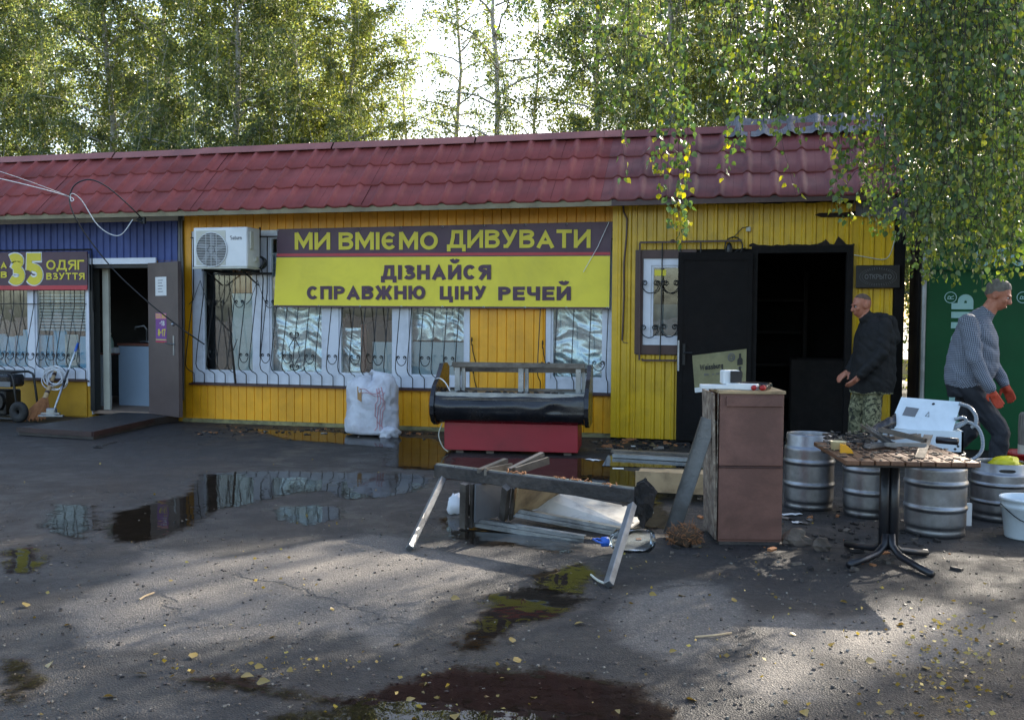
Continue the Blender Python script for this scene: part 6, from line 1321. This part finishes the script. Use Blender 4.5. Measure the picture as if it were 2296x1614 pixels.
for dx in (-.028, .028): mb = MB(); mb.tube([pc + tx * dx + EZ * .06, pc + tx * dx + EZ * (TZ - .058)], .03, 12); mb.build('post', M['blackpaint'], tb_, True)
for px, py in ((2090, 1287), (1903, 1266), (1897, 1219), (2078, 1238)):
    f_ = G(px, py, .022); d_ = (f_ - pc); d_.z = 0; mb = MB(); mb.tube([pc + EZ * .16 + d_.normalized() * .03, pc + EZ * .09 + d_ * .10, pc + EZ * .05 + d_ * .28, pc + EZ * .035 + d_ * .6, f_], [.024, .024, .023, .022, .021], 9); mb.build('foot', M['blackpaint'], tb_, True)
# scrap on the table
def on_t(px, py, z=0): return G(px, py, TZ + z)
def tprof(p, q, w, h, mat, label, z=.0, z2=None, name='metal_profile', up=(0, 0, 1)):
    a_, b_ = on_t(*p, z + h / 2), on_t(*q, (z if z2 is None else z2) + h / 2); e = thing(name, (a_ + b_) / 2, label, 'profile', 'metal profiles heaped on the table'); d_ = (b_ - a_).normalized(); s_ = d_.cross(Vector(up)).normalized()
    mb = MB(); mb.bar(a_, b_, w, .004, up); mb.build('web', M[mat], e)
    mb = MB(); mb.bar(a_ + s_ * w / 2 + EZ * h / 2, b_ + s_ * w / 2 + EZ * h / 2, .004, h, up); mb.bar(a_ - s_ * w / 2 + EZ * h / 2, b_ - s_ * w / 2 + EZ * h / 2, .004, h, up); mb.build('flange', M[mat], e)
tprof((1936, 957), (2004, 1003), .035, .022, 'alu', 'short bright profile slanting down to the front of the table', .06, .003)
tprof((1972, 966), (2075, 992), .03, .025, 'oldalu', 'long dull profile lying across the middle of the scrap heap', .07, .03)
tprof((1945, 1004), (2000, 996), .04, .02, 'galv', 'flat galvanised piece at the front left of the scrap heap', .004)
tprof((1985, 1000), (2075, 1000), .03, .018, 'galv', 'thin galvanised profile lying along the table front', .02)
tprof((2062, 1026), (2082, 975), .05, .004, 'oldalu', 'broad flat strip lying front to back on the right of the table', .003, .05, 'flat_strip')
tprof((2000, 985), (2060, 978), .03, .02, 'oldalu', 'sooty profile under the grey motor', .01)
tprof((1930, 990), (1990, 982), .03, .02, 'oldalu', 'sooty profile lying by the charcoal pile', .008)
mb = MB(); mb.tube([on_t(2100, 986, .04), on_t(2148, 990, .04)], .022, 10); tag(mb.build('black_pipe', M['blackpaint'], smooth=True), 'short black pipe at the right end of the scrap heap', 'pipe')
amb = thing('amber_container', on_t(1886, 1010), 'cream and amber plastic container at the left front of the table', 'container')
p = on_t(1879, 1008); mb = MB(); mb.lathe([(0, .0), (.042, .0), (.045, .05), (.048, .052), (.043, .052), (.04, .006), (0, .005)], 18, p); mb.build('cup', M['cream'], amb, True)
mb = MB(); q = on_t(1898, 1016); mb.prism([q + Vector((-.035, 0, 0)), q + Vector((.04, 0, 0)), q + Vector((.03, 0, .02)), q + Vector((.0, 0, .045)), q + Vector((-.035, 0, .052))], (0, .05, 0)); mb.build('wedge', M['amber'], amb)
mb = MB()
for i in range(150): p = on_t(rng.uniform(1850, 1965), rng.gauss(982, 6), rng.uniform(.0, .03)); mb.box(p, (rng.uniform(.01, .06), rng.uniform(.006, .02), rng.uniform(.004, .02)), Matrix.Rotation(rng.uniform(0, 3), 3, 'Z') @ Matrix.Rotation(rng.uniform(-.5, .5), 3, 'X'), i % 3)
tag(mb.build('charcoal_pile', [M['char2'], M['oldalu'], M['charwood']]), kind='stuff')
mb = MB()
for i in range(130): p = TB(rng.uniform(-.38, .38), rng.uniform(-.4, .25), TZ + .003); mb.box(p, (rng.uniform(.006, .045), rng.uniform(.004, .016), .005), rotz(rng.uniform(0, 3)), i % 2)
tag(mb.build('table_crumbs', [M['char2'], M['oldalu']]), kind='stuff')
mo = thing('scorched_motor', on_t(2026, 968), 'scorched box shaped motor in front of the pale cabinet lid', 'motor'); p = on_t(2026, 975, .0)
mb = MB(); mb.box(p + EZ * .075, (.15, .12, .10), MT @ rotz(.1), 0, .025); mb.build('body', M['ply'], mo)
mb = MB(); mb.box(p + EZ * .03 + tx * .0, (.12, .13, .05), MT @ rotz(.1), 0, .01); mb.ell(p + EZ * .07 + tx * .085, (.02, .05, .05), 10, 8); mb.build('end_cap', M['charwood'], mo)
mb = MB(); a_, b_ = on_t(1950, 972, .03), on_t(2008, 945, .10)
def wrap(u, v): t = u; r_ = .035 + .02 * t + .014 * mnoise.noise(Vector((u * 5, v * 7, 1))); c0 = a_.lerp(b_, t); return c0 + Vector((0, r_ * math.cos(v * 6.283) * .8, r_ * math.sin(v * 6.283)))
mb.grid(wrap, 16, 14); tag(mb.build('dark_bundle', M['blackplast'], smooth=True), 'dark shiny wrapped bundle behind the profiles on the table', 'bundle')
# electrical cabinet on the keg behind the table
ck = k3.location; eb = thing('electrical_cabinet', (ck.x + .02, ck.y, .565), 'pale open electrical cabinet with its lid tilted up, resting on a keg behind the table', 'cabinet')
bx0, bx1 = F(1985, 990, ck.y).x, F(2158, 990, ck.y - .1).x; zb0 = .565
mb = MB(); y0, y1 = ck.y - .13, ck.y + .17
mb.b2(bx0, bx1, y0, y0 + .012, zb0, zb0 + .15); mb.b2(bx0, bx1, y1 - .012, y1, zb0, zb0 + .15); mb.b2(bx0, bx0 + .012, y0, y1, zb0, zb0 + .149); mb.b2(bx1 - .012, bx1, y0, y1, zb0, zb0 + .149); mb.b2(bx0, bx1, y0, y1, zb0 - .0, zb0 + .012); mb.build('body', M['bluewhite'], eb)
mb = MB()
for i, z in enumerate((.03, .05, .08)): mb.lathe([(0, 0), (.009, 0)], 8, (bx1 - .05 + .018 * (i % 2) - .05 * (i // 2), y0 - .002, zb0 + z), M=Matrix.Rotation(R(90), 3, 'X'))
for yy in (.05, .11): mb.lathe([(0, 0), (.012, 0)], 8, (bx1 + .002, y0 + yy, zb0 + .05), M=Matrix.Rotation(R(90), 3, 'Y'))
mb.build('knockout', M['black'], eb)
LBL, LBR, LTL, LTR = F(1993, 958, y0 + .02), F(2134, 972, y0 + .02), F(2021, 890, y0 + .16), F(2156, 901, y0 + .16)
ln = (LBR - LBL).cross(LTL - LBL).normalized(); 
if ln.y > 0: ln = -ln
lid = slab('lid', [LBL, LBR, LTR, LTL], M['bluewhite'], .012 if (LBR - LBL).cross(LTL - LBL).normalized().dot(ln) < 0 else -.012, eb)
def lp(u, v, o=.002): return LBL.lerp(LBR, u).lerp(LTL.lerp(LTR, u), v) + ln * o
mb = MB(); mb.add([lp(.13, .42), lp(.34, .40), lp(.36, .68), lp(.14, .70)], [(0, 1, 2, 3)]); mb.build('viewing_window', M['grey'], lid)
mb = MB(); c_ = lp(.56, .86); ux, uy = (LBR - LBL).normalized(), (LTL - LBL).normalized(); mb.add([c_ + (ux * math.cos(t) + uy * math.sin(t)) * .010 for t in [i * .628 for i in range(10)]], [tuple(range(10))]); mb.build('lock', M['black'], lid)
mb = MB(); tri = [lp(.50, .46), lp(.56, .45), lp(.535, .60)]; mb.tube(tri, .0022, 4, closed=True); mb.build('warning_triangle', M['black'], lid)
def corr(name, pts, r, label):
    P_ = [Vector(p) for p in pts]; out = []; rs = []
    for i in range(len(P_) - 1):
        p0, p1, p2, p3 = P_[max(i - 1, 0)], P_[i], P_[i + 1], P_[min(i + 2, len(P_) - 1)]; m_ = max(4, int((p2 - p1).length / .005))
        for q in range(m_): t = q / m_; out.append(.5 * ((2 * p1) + (p2 - p0) * t + (2 * p0 - 5 * p1 + 4 * p2 - p3) * t * t + (3 * p1 - p0 - 3 * p2 + p3) * t ** 3))
    rs = [r if i % 2 else r * .82 for i in range(len(out))]; mb = MB(); mb.tube(out, rs, 8); return tag(mb.build(name, M['hose']), label, 'hose', 'corrugated hoses by the electrical cabinet')
hy = y0 + .1
corr('corrugated_hose', [F(2150, 905, hy), F(2172, 912, hy), F(2187, 930, hy - .02), F(2188, 950, hy - .02), F(2178, 958, hy)], .014, 'upper corrugated hose curling from the lid corner')
corr('corrugated_hose', [F(2140, 955, hy), F(2168, 946, hy), F(2192, 958, hy - .03), F(2203, 985, hy - .04), F(2200, 1012, hy - .05), F(2180, 1030, hy - .08), F(2150, 1036, hy - .1)], .013, 'long corrugated hose looping down right of the cabinet')
corr('corrugated_hose', [F(2140, 940, hy - .03), F(2160, 936, hy - .03), F(2166, 945, hy - .02), F(2150, 956, hy - .02), F(2138, 960, hy - .02)], .012, 'small corrugated hose loop close behind the lid')
# white card between kegs
mb = MB(); p = G(2166, 1178); mb.box(p + EZ * .08, (.07, .02, .16), rotz(.3)); tag(mb.build('white_card', M['paper']), 'torn white card standing between the two right kegs', 'card')
# ------------------------------------------------------------------ leaves, crumbs and soot on the ground
lf = leaf_mesh('fallen_leaf', np.zeros((1, 3)), np.array([[1, .1, .04]]), np.array([.05]), np.array([.036]), M['leafdry'], 'leaf'); r2 = random.Random(5)
spots = [(115, 1483), (570, 1492), (645, 1498), (330, 1510), (430, 1475), (528, 1497), (575, 1530), (540, 1515), (900, 1442), (955, 1528), (965, 1510), (1150, 1440), (1200, 1565), (1205, 1305), (1500, 1460), (1940, 1480), (1690, 1640), (2260, 1555), (2140, 1545), (1150, 1480), (1010, 1340), (1310, 1395), (620, 1425), (910, 1570), (740, 1365), (1900, 1350), (2030, 1400), (1770, 1420), (2200, 1405), (1640, 1345), (1530, 1335), (1455, 1330), (160, 1400), (60, 1360), (255, 1560), (1020, 1600), (1380, 1590), (1560, 1570), (1800, 1590), (2000, 1590), (2080, 1500), (1870, 1440)]
for i, (x, y) in enumerate(spots):
    o = bpy.data.objects.new('fallen_leaf', lf); COL.objects.link(o); o.location = G(x, y, .008); o.rotation_euler = (r2.uniform(-.3, .3), r2.uniform(-.3, .3), r2.uniform(0, 6.28)); s = r2.uniform(.7, 1.25); o.scale = (s, s, s)
    tag(o, 'single yellow birch leaf lying flat on the wet asphalt', 'leaf', 'larger birch leaves fallen on the yard')
n = 700; P = []; 
for i in range(n):
    x, y = r2.uniform(-20, 2330), 985 + 640 * r2.random() ** .9; p = G(x, y, .009)
    if (p.y > -.3 and p.x < 1.5) or mnoise.noise(Vector((p.x * .9, p.y * .9, 4))) < r2.uniform(-.1, .45): continue
    P.append(p)
P += [G(r2.gauss(2130, 80), max(1300, r2.gauss(1465, 65)), .009) for i in range(260)] + [G(r2.gauss(640, 170), r2.gauss(1490, 14), .009) for i in range(70)]
P = np.array(P); n = len(P); A = nr.normal(size=(n, 3)) * np.array([1, 1, .12]); sz = nr.uniform(.010, .03, n)
o = bpy.data.objects.new('leaf_litter', leaf_mesh('leaf_litter', P, A, sz, sz * .7, M['leafdry'])); COL.objects.link(o); o['kind'] = 'stuff'
mb = MB()
for i in range(700):
    if i < 330: p = G(r2.uniform(1330, 1960), r2.uniform(985, 1010))
    elif i < 520: p = G(r2.gauss(1850, 170), r2.gauss(1195, 40))
    else: p = G(r2.uniform(440, 1000), r2.gauss(968, 6))
    if p.y > -.22 and p.x < 1.5: p.y = r2.uniform(-.5, -.24)
    s = r2.uniform(.006, .03) * (1.5 if i < 330 else 1); mb.box(p + EZ * s * .25, (s * r2.uniform(.8, 3), s, s * .6), Matrix.Rotation(r2.uniform(0, 3), 3, 'Z') @ Matrix.Rotation(r2.uniform(-.4, .4), 3, 'X'), (0, 0, 1, 2, 0, 3)[i % 6])
tag(mb.build('burnt_crumbs', [M['char2'], M['charwood'], M['straw'], M['oldalu']]), kind='stuff')
mb = MB()
for i in range(1900):
    p = G(r2.uniform(-20, 2320), r2.uniform(1080, 1640)); s = r2.uniform(.004, .011); mb.box(p + EZ * s * .3, (s * r2.uniform(.8, 1.6), s, s * .7), Matrix.Rotation(r2.uniform(0, 3), 3, 'Z') @ Matrix.Rotation(r2.uniform(-.6, .6), 3, 'X'), i % 3)
tag(mb.build('grit', [M['stone'], M['charwood'], M['greyweather']]), kind='stuff')
for i, (a_, b_, lab) in enumerate((((1558, 1427), (1640, 1418), 'thin curved straw lying on the asphalt in the right foreground'), ((313, 1343), (345, 1328), 'short pale twig lying on dry asphalt in the left foreground'), ((230, 999), (262, 990), 'black twig lying before the doorstep platform'))):
    p, q = G(*a_, .008), G(*b_, .008); mb = MB(); mb.tube([p, p.lerp(q, .5) + Vector((0, -.02, .004)), q], .005, 5); tag(mb.build('twig', M['strawpale'] if i < 2 else M['darkbark']), lab, 'twig', 'twigs on the asphalt')
mb = MB(); mb.ell(G(220, 1002, .01), (.06, .03, .015), 10, 6, amp=.6, fr=4, seed=2); tag(mb.build('dark_rag', M['char2']), 'small dark crumpled scrap before the doorstep', 'scrap')
# inside the doorway of the clothing shop
dbp = F(246, 778, .68); dbp.z = .885; db = thing('detergent_bottle', dbp, 'pale green plastic bottle on the shelf inside the left doorway', 'bottle')
M['palegreen'] = pmat('pale green bottle', '#9fb8a8', '#8fa898', 3, .4)
mb = MB(); mb.lathe([(0, 0), (.055, 0), (.058, .01), (.058, .16), (.04, .22), (.02, .25), (.02, .29), (0, .29)], 16, dbp); mb.build('body', M['palegreen'], db, True); mb = MB(); mb.lathe([(0, .30), (.024, .30), (.024, .262), (.0, .262)], 12, dbp); mb.build('cap', M['white'], db)
mb = MB(); mb.box((cx0 + .0, .70, .928), (.12, .1, .085), None, 0, .008); tag(mb.build('small_box', M['white']), 'small white box beside the bottle inside the left doorway', 'box')
ft = F(330, 770, .95); ft.z = 1.031; mb = MB(); mb.tube([ft, ft + EZ * .2, ft + EZ * .26 + Vector((-.03, -.03, 0)), ft + EZ * .24 + Vector((-.14, -.08, 0)), ft + EZ * .2 + Vector((-.15, -.08, 0))], .014, 8); mb.box(ft + Vector((0, 0, .02)), (.2, .08, .035), None, 0, .008); tag(mb.build('tap', M['alu'], smooth=True), 'chrome tap on the counter inside the left doorway', 'tap')

# ------------------------------------------------------------------ people
M['skin'] = pmat('weathered skin', '#b97c63', '#a5684f', 14, .5, 0, .2, 90, '#8e4838', .5, 22)
M['buzz'] = pmat('cropped hair', '#6a5548', '#54443a', 30, .85, 0, .4, 120)
M['greyhair'] = pmat('short grey hair', '#77736b', '#55514b', 26, .7, 0, .6, 90, stretch=(1, 1, .4))
M['jacket'] = pmat('black jacket cloth', '#0a0a0b', '#111113', 6, .8, 0, .35, 30)
M['navy'] = pmat('dark trousers', '#15181f', '#1c2028', 6, .75, 0, .35, 25)
M['boots'] = pmat('worn black shoes', '#1a1715', '#26211e', 6, .6, 0, .3, 40)
M['glove'] = pmat('orange red work glove', '#b5401f', '#9c341a', 9, .75, 0, .4, 50)
k = NT('camouflage cloth'); geo = k.n('ShaderNodeNewGeometry'); n1 = k.noise(16, 3, .6, geo.outputs['Position'], .6); n2 = k.noise(21, 3, .6, geo.outputs['Position'], 1.2); b = k.n('ShaderNodeBsdfPrincipled'); b.inputs['Roughness'].default_value = .85
c_ = k.mix(k.ramp(n1.outputs[0], .49, .51).outputs[0], rgba('#5a5a42'), rgba('#8a8768')); c_ = k.mix(k.ramp(n2.outputs[0], .54, .56).outputs[0], c_, rgba('#2b2d22')); k.t.links.new(c_, b.inputs['Base Color']); k.l(b, 0, k.out, 0); M['camo'] = k.m
k = NT('checked shirt cloth'); au = k.n('ShaderNodeAttribute', attribute_name='around'); av = k.n('ShaderNodeAttribute', attribute_name='along')
def stripe(sock, per): return k.math('GREATER_THAN', k.math('FRACT', k.math('MULTIPLY', sock, 1 / per)), .5)
p2 = k.math('ADD', stripe(au.outputs['Fac'], .015), stripe(av.outputs['Fac'], .015)); b = k.n('ShaderNodeBsdfPrincipled'); b.inputs['Roughness'].default_value = .8
c_ = k.mix(k.math('MULTIPLY', p2, .5), rgba('#868d9a'), rgba('#232935')); k.t.links.new(c_, b.inputs['Base Color']); k.l(b, 0, k.out, 0); M['check'] = k.m
def person(label, base, segs, torso, lat, head, mats, hair, hem, vox=.0075, wr=.012):
    """segs: (p, q, r0, r1, region); torso: (centre, lateral r, depth r, region) rings; head: (centre, forward, up-tilt); all relative to the base point"""
    lat = Vector(lat).normalized(); dep = Vector((lat.y, -lat.x, 0)); root = thing('person', base, label, 'person', 'men at work in the yard'); base = Vector(base); mb = MB(); prim = []
    n = 20; vs = []
    for (c, ra, rb, reg) in torso:
        for j in range(n): t = 2 * math.pi * j / n; vs.append(Vector(c) + lat * ra * math.cos(t) + dep * rb * math.sin(t))
    k_ = len(torso); mb.add(vs, [(i * n + j, i * n + (j + 1) % n, (i + 1) * n + (j + 1) % n, (i + 1) * n + j) for i in range(k_ - 1) for j in range(n)] + [tuple(range(n))[::-1], tuple((k_ - 1) * n + j for j in range(n))])
    for a_, b_ in zip(torso, torso[1:]): prim.append((Vector(a_[0]), Vector(b_[0]), (a_[1] + a_[2]) / 2, (b_[1] + b_[2]) / 2, a_[3]))
    for (p, q, r0, r1, reg) in segs:
        p, q = Vector(p), Vector(q); mb.tube([p, p.lerp(q, .5), q], [r0, (r0 + r1) / 2, r1], 12); mb.ell(p, (r0,) * 3, 12, 8); mb.ell(q, (r1,) * 3, 12, 8); prim.append((p, q, r0, r1, reg))
    hc, fw = Vector(head[0]), Vector(head[1]).normalized(); sd = fw.cross(EZ).normalized(); up = sd.cross(fw); MH = Matrix((sd, fw, up)).transposed()
    def HP(x, y, z): return hc + MH @ Vector((x, y, z))
    mb.ell(HP(0, -.012, .025), (.077, .098, .098), 20, 14, MH); mb.ell(HP(0, .028, -.045), (.060, .066, .078), 16, 12, MH); mb.ell(HP(0, .045, -.088), (.034, .036, .030), 12, 8, MH)
    mb.tube([HP(0, .088, .012), HP(0, .106, -.022), HP(0, .112, -.034)], [.011, .015, .017], 8); mb.ell(HP(0, .106, -.036), (.019, .014, .012), 10, 8, MH)
    mb.ell(HP(0, .082, .024), (.055, .018, .012), 12, 8, MH); mb.ell(HP(0, .086, -.066), (.024, .014, .008), 10, 6, MH); mb.ell(HP(0, .083, -.080), (.021, .014, .008), 10, 6, MH)
    for s in (-1, 1): mb.ell(HP(s * .045, .066, -.022), (.022, .022, .024), 10, 8, MH); mb.ell(HP(s * .079, -.012, -.008), (.011, .024, .036), 10, 8, MH)
    prim.append((HP(0, 0, .03), HP(0, .02, -.06), .095, .075, 'skin'))
    tmp = mb.build('body', M['skin']); tmp.location = (0, 0, 0); tmp.data.transform(Matrix.Identity(4))
    me0 = bpy.data.meshes.new('body'); me0.from_pydata([tuple(v) for v in mb.v], [], mb.f); tmp.data = me0
    md = tmp.modifiers.new('join', 'REMESH'); md.mode = 'VOXEL'; md.voxel_size = vox; md.use_smooth_shade = True
    sm = tmp.modifiers.new('soft', 'SMOOTH'); sm.factor = .5; sm.iterations = 3
    dg = bpy.context.evaluated_depsgraph_get(); me = bpy.data.meshes.new_from_object(tmp.evaluated_get(dg)); bpy.data.objects.remove(tmp); me.name = 'body'
    nv_ = len(me.vertices); co = np.empty(nv_ * 3); me.vertices.foreach_get('co', co); co = co.reshape(-1, 3)
    best = np.full(nv_, 1e9); reg = np.zeros(nv_, int); names = list(mats); onbody = np.zeros(nv_, bool); around = np.zeros(nv_); along = np.zeros(nv_); nt_ = len(torso) - 1; sofar = 0
    for pi_, (p, q, r0, r1, rg) in enumerate(prim):
        ax_ = (q - p).normalized() if pi_ >= nt_ else Vector((0, 0, 1)); e1 = np.array(ax_.cross(Vector((.3, 1, .2))).normalized()); e2 = np.cross(np.array(ax_), e1)
        p_, d_ = np.array(p), np.array(q - p); t = np.clip(((co - p_) @ d_) / max(d_ @ d_, 1e-9), 0, 1); dd = np.linalg.norm(co - p_ - t[:, None] * d_, axis=1) - (r0 + (r1 - r0) * t); u_ = dd < best; best[u_] = dd[u_]; reg[u_] = names.index(rg); onbody[u_] = pi_ < nt_; rel = co[u_] - p_; around[u_] = np.arctan2(rel @ e2, rel @ e1) * (r0 + r1) / 2; along[u_] = co[u_, 2] if pi_ < nt_ else rel @ np.array(ax_)
    cloth = names.index(torso[-1][3]); trou = names.index('trousers'); hz = hem + .012 * np.sin(co[:, 0] * 23) ; low = co[:, 2] < hz
    reg[low & onbody] = trou; reg[~low & (reg == trou)] = cloth
    for an, v_ in (('around', around), ('along', along)): at_ = me.attributes.new(an, 'FLOAT', 'POINT'); at_.data.foreach_set('value', v_.astype(np.float32))
    no = np.empty(nv_ * 3); me.vertices.foreach_get('normal', no); no = no.reshape(-1, 3)
    for i in range(nv_):
        if names[reg[i]] in ('skin', 'glove'): continue
        p = Vector(co[i]); q = Vector((p.x * 5, p.y * 5, p.z * 9 + p.x * 6)); w_ = abs(mnoise.noise(q)) * 1.4 - .3 + .5 * mnoise.noise(q * 2.3); co[i] += no[i] * wr * w_
    me.vertices.foreach_set('co', co.astype(np.float32).ravel()); me.materials.clear()
    for nm in names: me.materials.append(M[mats[nm]])
    lv = np.empty(len(me.loops), np.int32); me.loops.foreach_get('vertex_index', lv); ls = np.empty(len(me.polygons), np.int32); me.polygons.foreach_get('loop_start', ls)
    me.polygons.foreach_set('material_index', reg[lv[ls]].astype(np.int32)); me.polygons.foreach_set('use_smooth', [True] * len(me.polygons)); me.update()
    o = bpy.data.objects.new('body', me); COL.objects.link(o); o.parent = root
    def part(name, m_, mat, smooth=True):
        for i, v in enumerate(m_.v): m_.v[i] = tuple(Vector(v) + base)
        return m_.build(name, mat, root, smooth)
    for s in (-1, 1):
        m_ = MB(); m_.ell(HP(s * .032, .080, .004), (.012, .008, .006), 10, 8, MH); part('eye', m_, M['white'])
        m_ = MB(); m_.ell(HP(s * .032, .089, .003), (.007, .006, .008), 8, 6, MH); part('iris', m_, M['black'])
        m_ = MB(); m_.ell(HP(s * .034, .090, .024), (.019, .007, .0045), 8, 6, MH); part('eyebrow', m_, hair[0])
    m_ = MB(); m_.ell(HP(0, .099, -.0735), (.022, .004, .0022), 8, 5, MH); part('mouth_line', m_, M['brownmetal'])
    m_ = MB(); hs = []; nn, kk = 28, 16; z0 = hair[1]
    def hair_pt(u, v):
        th = 2 * math.pi * u; cosf = math.sin(th); low = (lerp(z0[0], z0[1], max(0, cosf) ** .7) if cosf > 0 else lerp(z0[0], z0[2], -cosf)) + .10 * mnoise.noise(Vector((math.cos(th) * 4, math.sin(th) * 4, 2))); ph = v * math.acos(max(-1, min(1, low))); d_ = Vector((math.sin(ph) * math.cos(th), math.sin(ph) * math.sin(th), math.cos(ph))); f_ = hair[2] + hair[3] * mnoise.noise(d_ * 9) - (.09 * max(0, v - .6) / .4)
        return HP(d_.x * .077 * f_, -.012 + d_.y * .098 * f_, .025 + d_.z * .098 * f_)
    m_.grid(hair_pt, nn, kk); part('hair', m_, hair[0])
    return root, part, HP, MH
def hand(segs, wrist, hc, fdir, side, reg, curl=.5, palm=None):
    """palm, four unequal bent fingers and a thumb from the side of the palm"""
    wrist, hc = Vector(wrist), Vector(hc); d = Vector(fdir).normalized(); s = Vector(side).normalized(); s = (s - d * s.dot(d)).normalized(); pn = d.cross(s); 
    segs.append((wrist, hc - d * .02, .026, .028, reg))
    for i in range(4): segs.append((wrist + s * (.012 * (i - 1.5)), hc + s * (.019 * (i - 1.5)) + d * .022, .015, .013, reg))
    for i, L in enumerate((.062, .072, .068, .052)):
        a = hc + s * (.021 * (i - 1.5)) + d * .03; d1 = (d + pn * curl * .5).normalized(); b = a + d1 * L * .5; d2 = (d + pn * curl * 1.6).normalized(); c = b + d2 * L * .5
        segs.append((a, b, .0105, .0098, reg)); segs.append((b, c, .0098, .008, reg))
    a = wrist.lerp(hc, .35) - s * .026; b = a + (d * .5 - s * .8 + pn * .4).normalized() * .036; c = b + (d * .9 - s * .2 + pn * .5).normalized() * .034; segs.append((a, b, .014, .012, reg)); segs.append((b, c, .012, .0095, reg))
# man in black by the doorway: local axes a = picture right, b = towards the camera
def loc(origin):
    o = Vector(origin); fd = (Vector((CAM.x, CAM.y, 0)) - Vector((o.x, o.y, 0))).normalized(); ra = Vector((-fd.y, fd.x, 0)); return lambda a, b, z: ra * a + fd * b + EZ * z
b1 = G(1943, 1024); L1 = loc(b1); s1 = []
hipn, hipf = (.06, .08), (-.02, -.08)
for (ha, hb), kn, an in ((hipn, (.04, .11), (.05, .09)), (hipf, (-.10, -.07), (-.10, -.10))):
    s1 += [(L1(ha, hb, .90), L1(kn[0], kn[1], .50), .115, .095, 'trousers'), (L1(kn[0], kn[1], .50), L1(an[0], an[1], .10), .095, .085, 'trousers'), (L1(an[0] + .02, an[1], .05), L1(an[0] - .14, an[1] + .08, .04), .045, .036, 'shoes')]
sh = ((.15, .13), (-.05, -.16))
s1 += [(L1(.15, .13, 1.40), L1(.13, .23, 1.11), .075, .062, 'jacket'), (L1(.13, .23, 1.11), L1(-.07, .26, .885), .066, .054, 'jacket'), (L1(-.04, -.16, 1.40), L1(-.10, -.21, 1.12), .072, .06, 'jacket'), (L1(-.10, -.21, 1.12), L1(-.19, -.10, .92), .058, .048, 'jacket')]
hand(s1, L1(-.085, .262, .87), L1(-.135, .262, .815), L1(-.75, .05, -.6), L1(-.4, .8, .5), 'skin', .25)
hand(s1, L1(-.20, -.09, .905), L1(-.25, -.06, .86), L1(-.75, .3, -.6), L1(-.4, -.8, .5), 'skin', .5)
s1 += [(L1(.01, .0, 1.44), L1(-.055, .02, 1.54), .062, .056, 'skin'), (L1(.10, -.02, 1.45), L1(-.04, .03, 1.465), .075, .068, 'jacket')]
s1 += [(L1(.20, -.02, 1.43), L1(.22, -.03, 1.25), .075, .085, 'jacket'), (L1(.15, .05, 1.46), L1(.15, -.09, 1.46), .06, .06, 'jacket')]
tor = [(L1(.03, 0, .68), .23, .215, 'jacket'), (L1(.04, 0, .82), .24, .225, 'jacket'), (L1(.05, 0, 1.0), .235, .215, 'jacket'), (L1(.055, 0, 1.15), .235, .205, 'jacket'), (L1(.055, 0, 1.30), .23, .185, 'jacket'), (L1(.05, -.01, 1.40), .20, .135, 'jacket'), (L1(.04, -.01, 1.47), .10, .09, 'jacket')]
r1_ = person('man in a black hooded jacket and camouflage trousers at the burnt doorway', b1, s1, tor, L1(.6, .8, 0), (L1(-.085, .03, 1.60), L1(-.86, .42, -.20)), {'skin': 'skin', 'jacket': 'jacket', 'trousers': 'camo', 'shoes': 'boots'}, (M['buzz'], (-.02, .55, -.42), 1.02, .012), .70)
# grey haired man striding to the right
b2_ = G(2160, 1098); L2 = loc(b2_); s2 = []
s2 += [(L2(0, .10, .93), L2(.27, .10, .52), .105, .078, 'trousers'), (L2(.27, .10, .52), L2(.23, .10, .11), .075, .060, 'trousers'), (L2(.20, .10, .05), L2(.37, .11, .045), .048, .04, 'shoes'),
       (L2(-.01, -.10, .93), L2(.04, -.10, .50), .105, .076, 'trousers'), (L2(.04, -.10, .50), L2(-.22, -.10, .17), .074, .058, 'trousers'), (L2(-.25, -.10, .13), L2(-.12, -.10, .045), .046, .04, 'shoes')]
s2 += [(L2(.00, .19, 1.43), L2(.06, .27, 1.13), .080, .066, 'shirt'), (L2(.06, .27, 1.13), L2(.17, .25, .90), .064, .048, 'shirt'), (L2(.08, -.19, 1.43), L2(.17, -.24, 1.14), .076, .062, 'shirt'), (L2(.17, -.24, 1.14), L2(.29, -.16, .92), .06, .046, 'shirt')]
hand(s2, L2(.178, .25, .885), L2(.215, .245, .82), L2(.5, 0, -.85), L2(.7, -.2, .6), 'glove', .55); hand(s2, L2(.297, -.155, .905), L2(.325, -.14, .845), L2(.4, 0, -.9), L2(.7, .2, .6), 'glove', .55)
s2 += [(L2(.11, 0, 1.45), L2(.185, 0, 1.59), .068, .060, 'skin'), (L2(.07, .0, 1.46), L2(.12, 0, 1.485), .085, .078, 'shirt')]
tor2 = [(L2(.0, 0, .80), .15, .14, 'trousers'), (L2(-.0, 0, .93), .19, .175, 'trousers'), (L2(.01, 0, .945), .20, .19, 'shirt'), (L2(.04, 0, 1.05), .205, .215, 'shirt'), (L2(.05, 0, 1.18), .21, .20, 'shirt'), (L2(.055, 0, 1.32), .22, .175, 'shirt'), (L2(.06, 0, 1.42), .20, .135, 'shirt'), (L2(.075, 0, 1.49), .10, .09, 'shirt')]
r2_ = person('grey haired man in a checked shirt and orange gloves striding past the green kiosk', b2_, s2, tor2, L2(.12, 1, 0), (L2(.225, 0, 1.665), L2(.93, .10, -.38)), {'skin': 'skin', 'shirt': 'check', 'trousers': 'navy', 'shoes': 'boots', 'glove': 'glove'}, (M['greyhair'], (-.10, .52, -.66), 1.11, .07), .90)
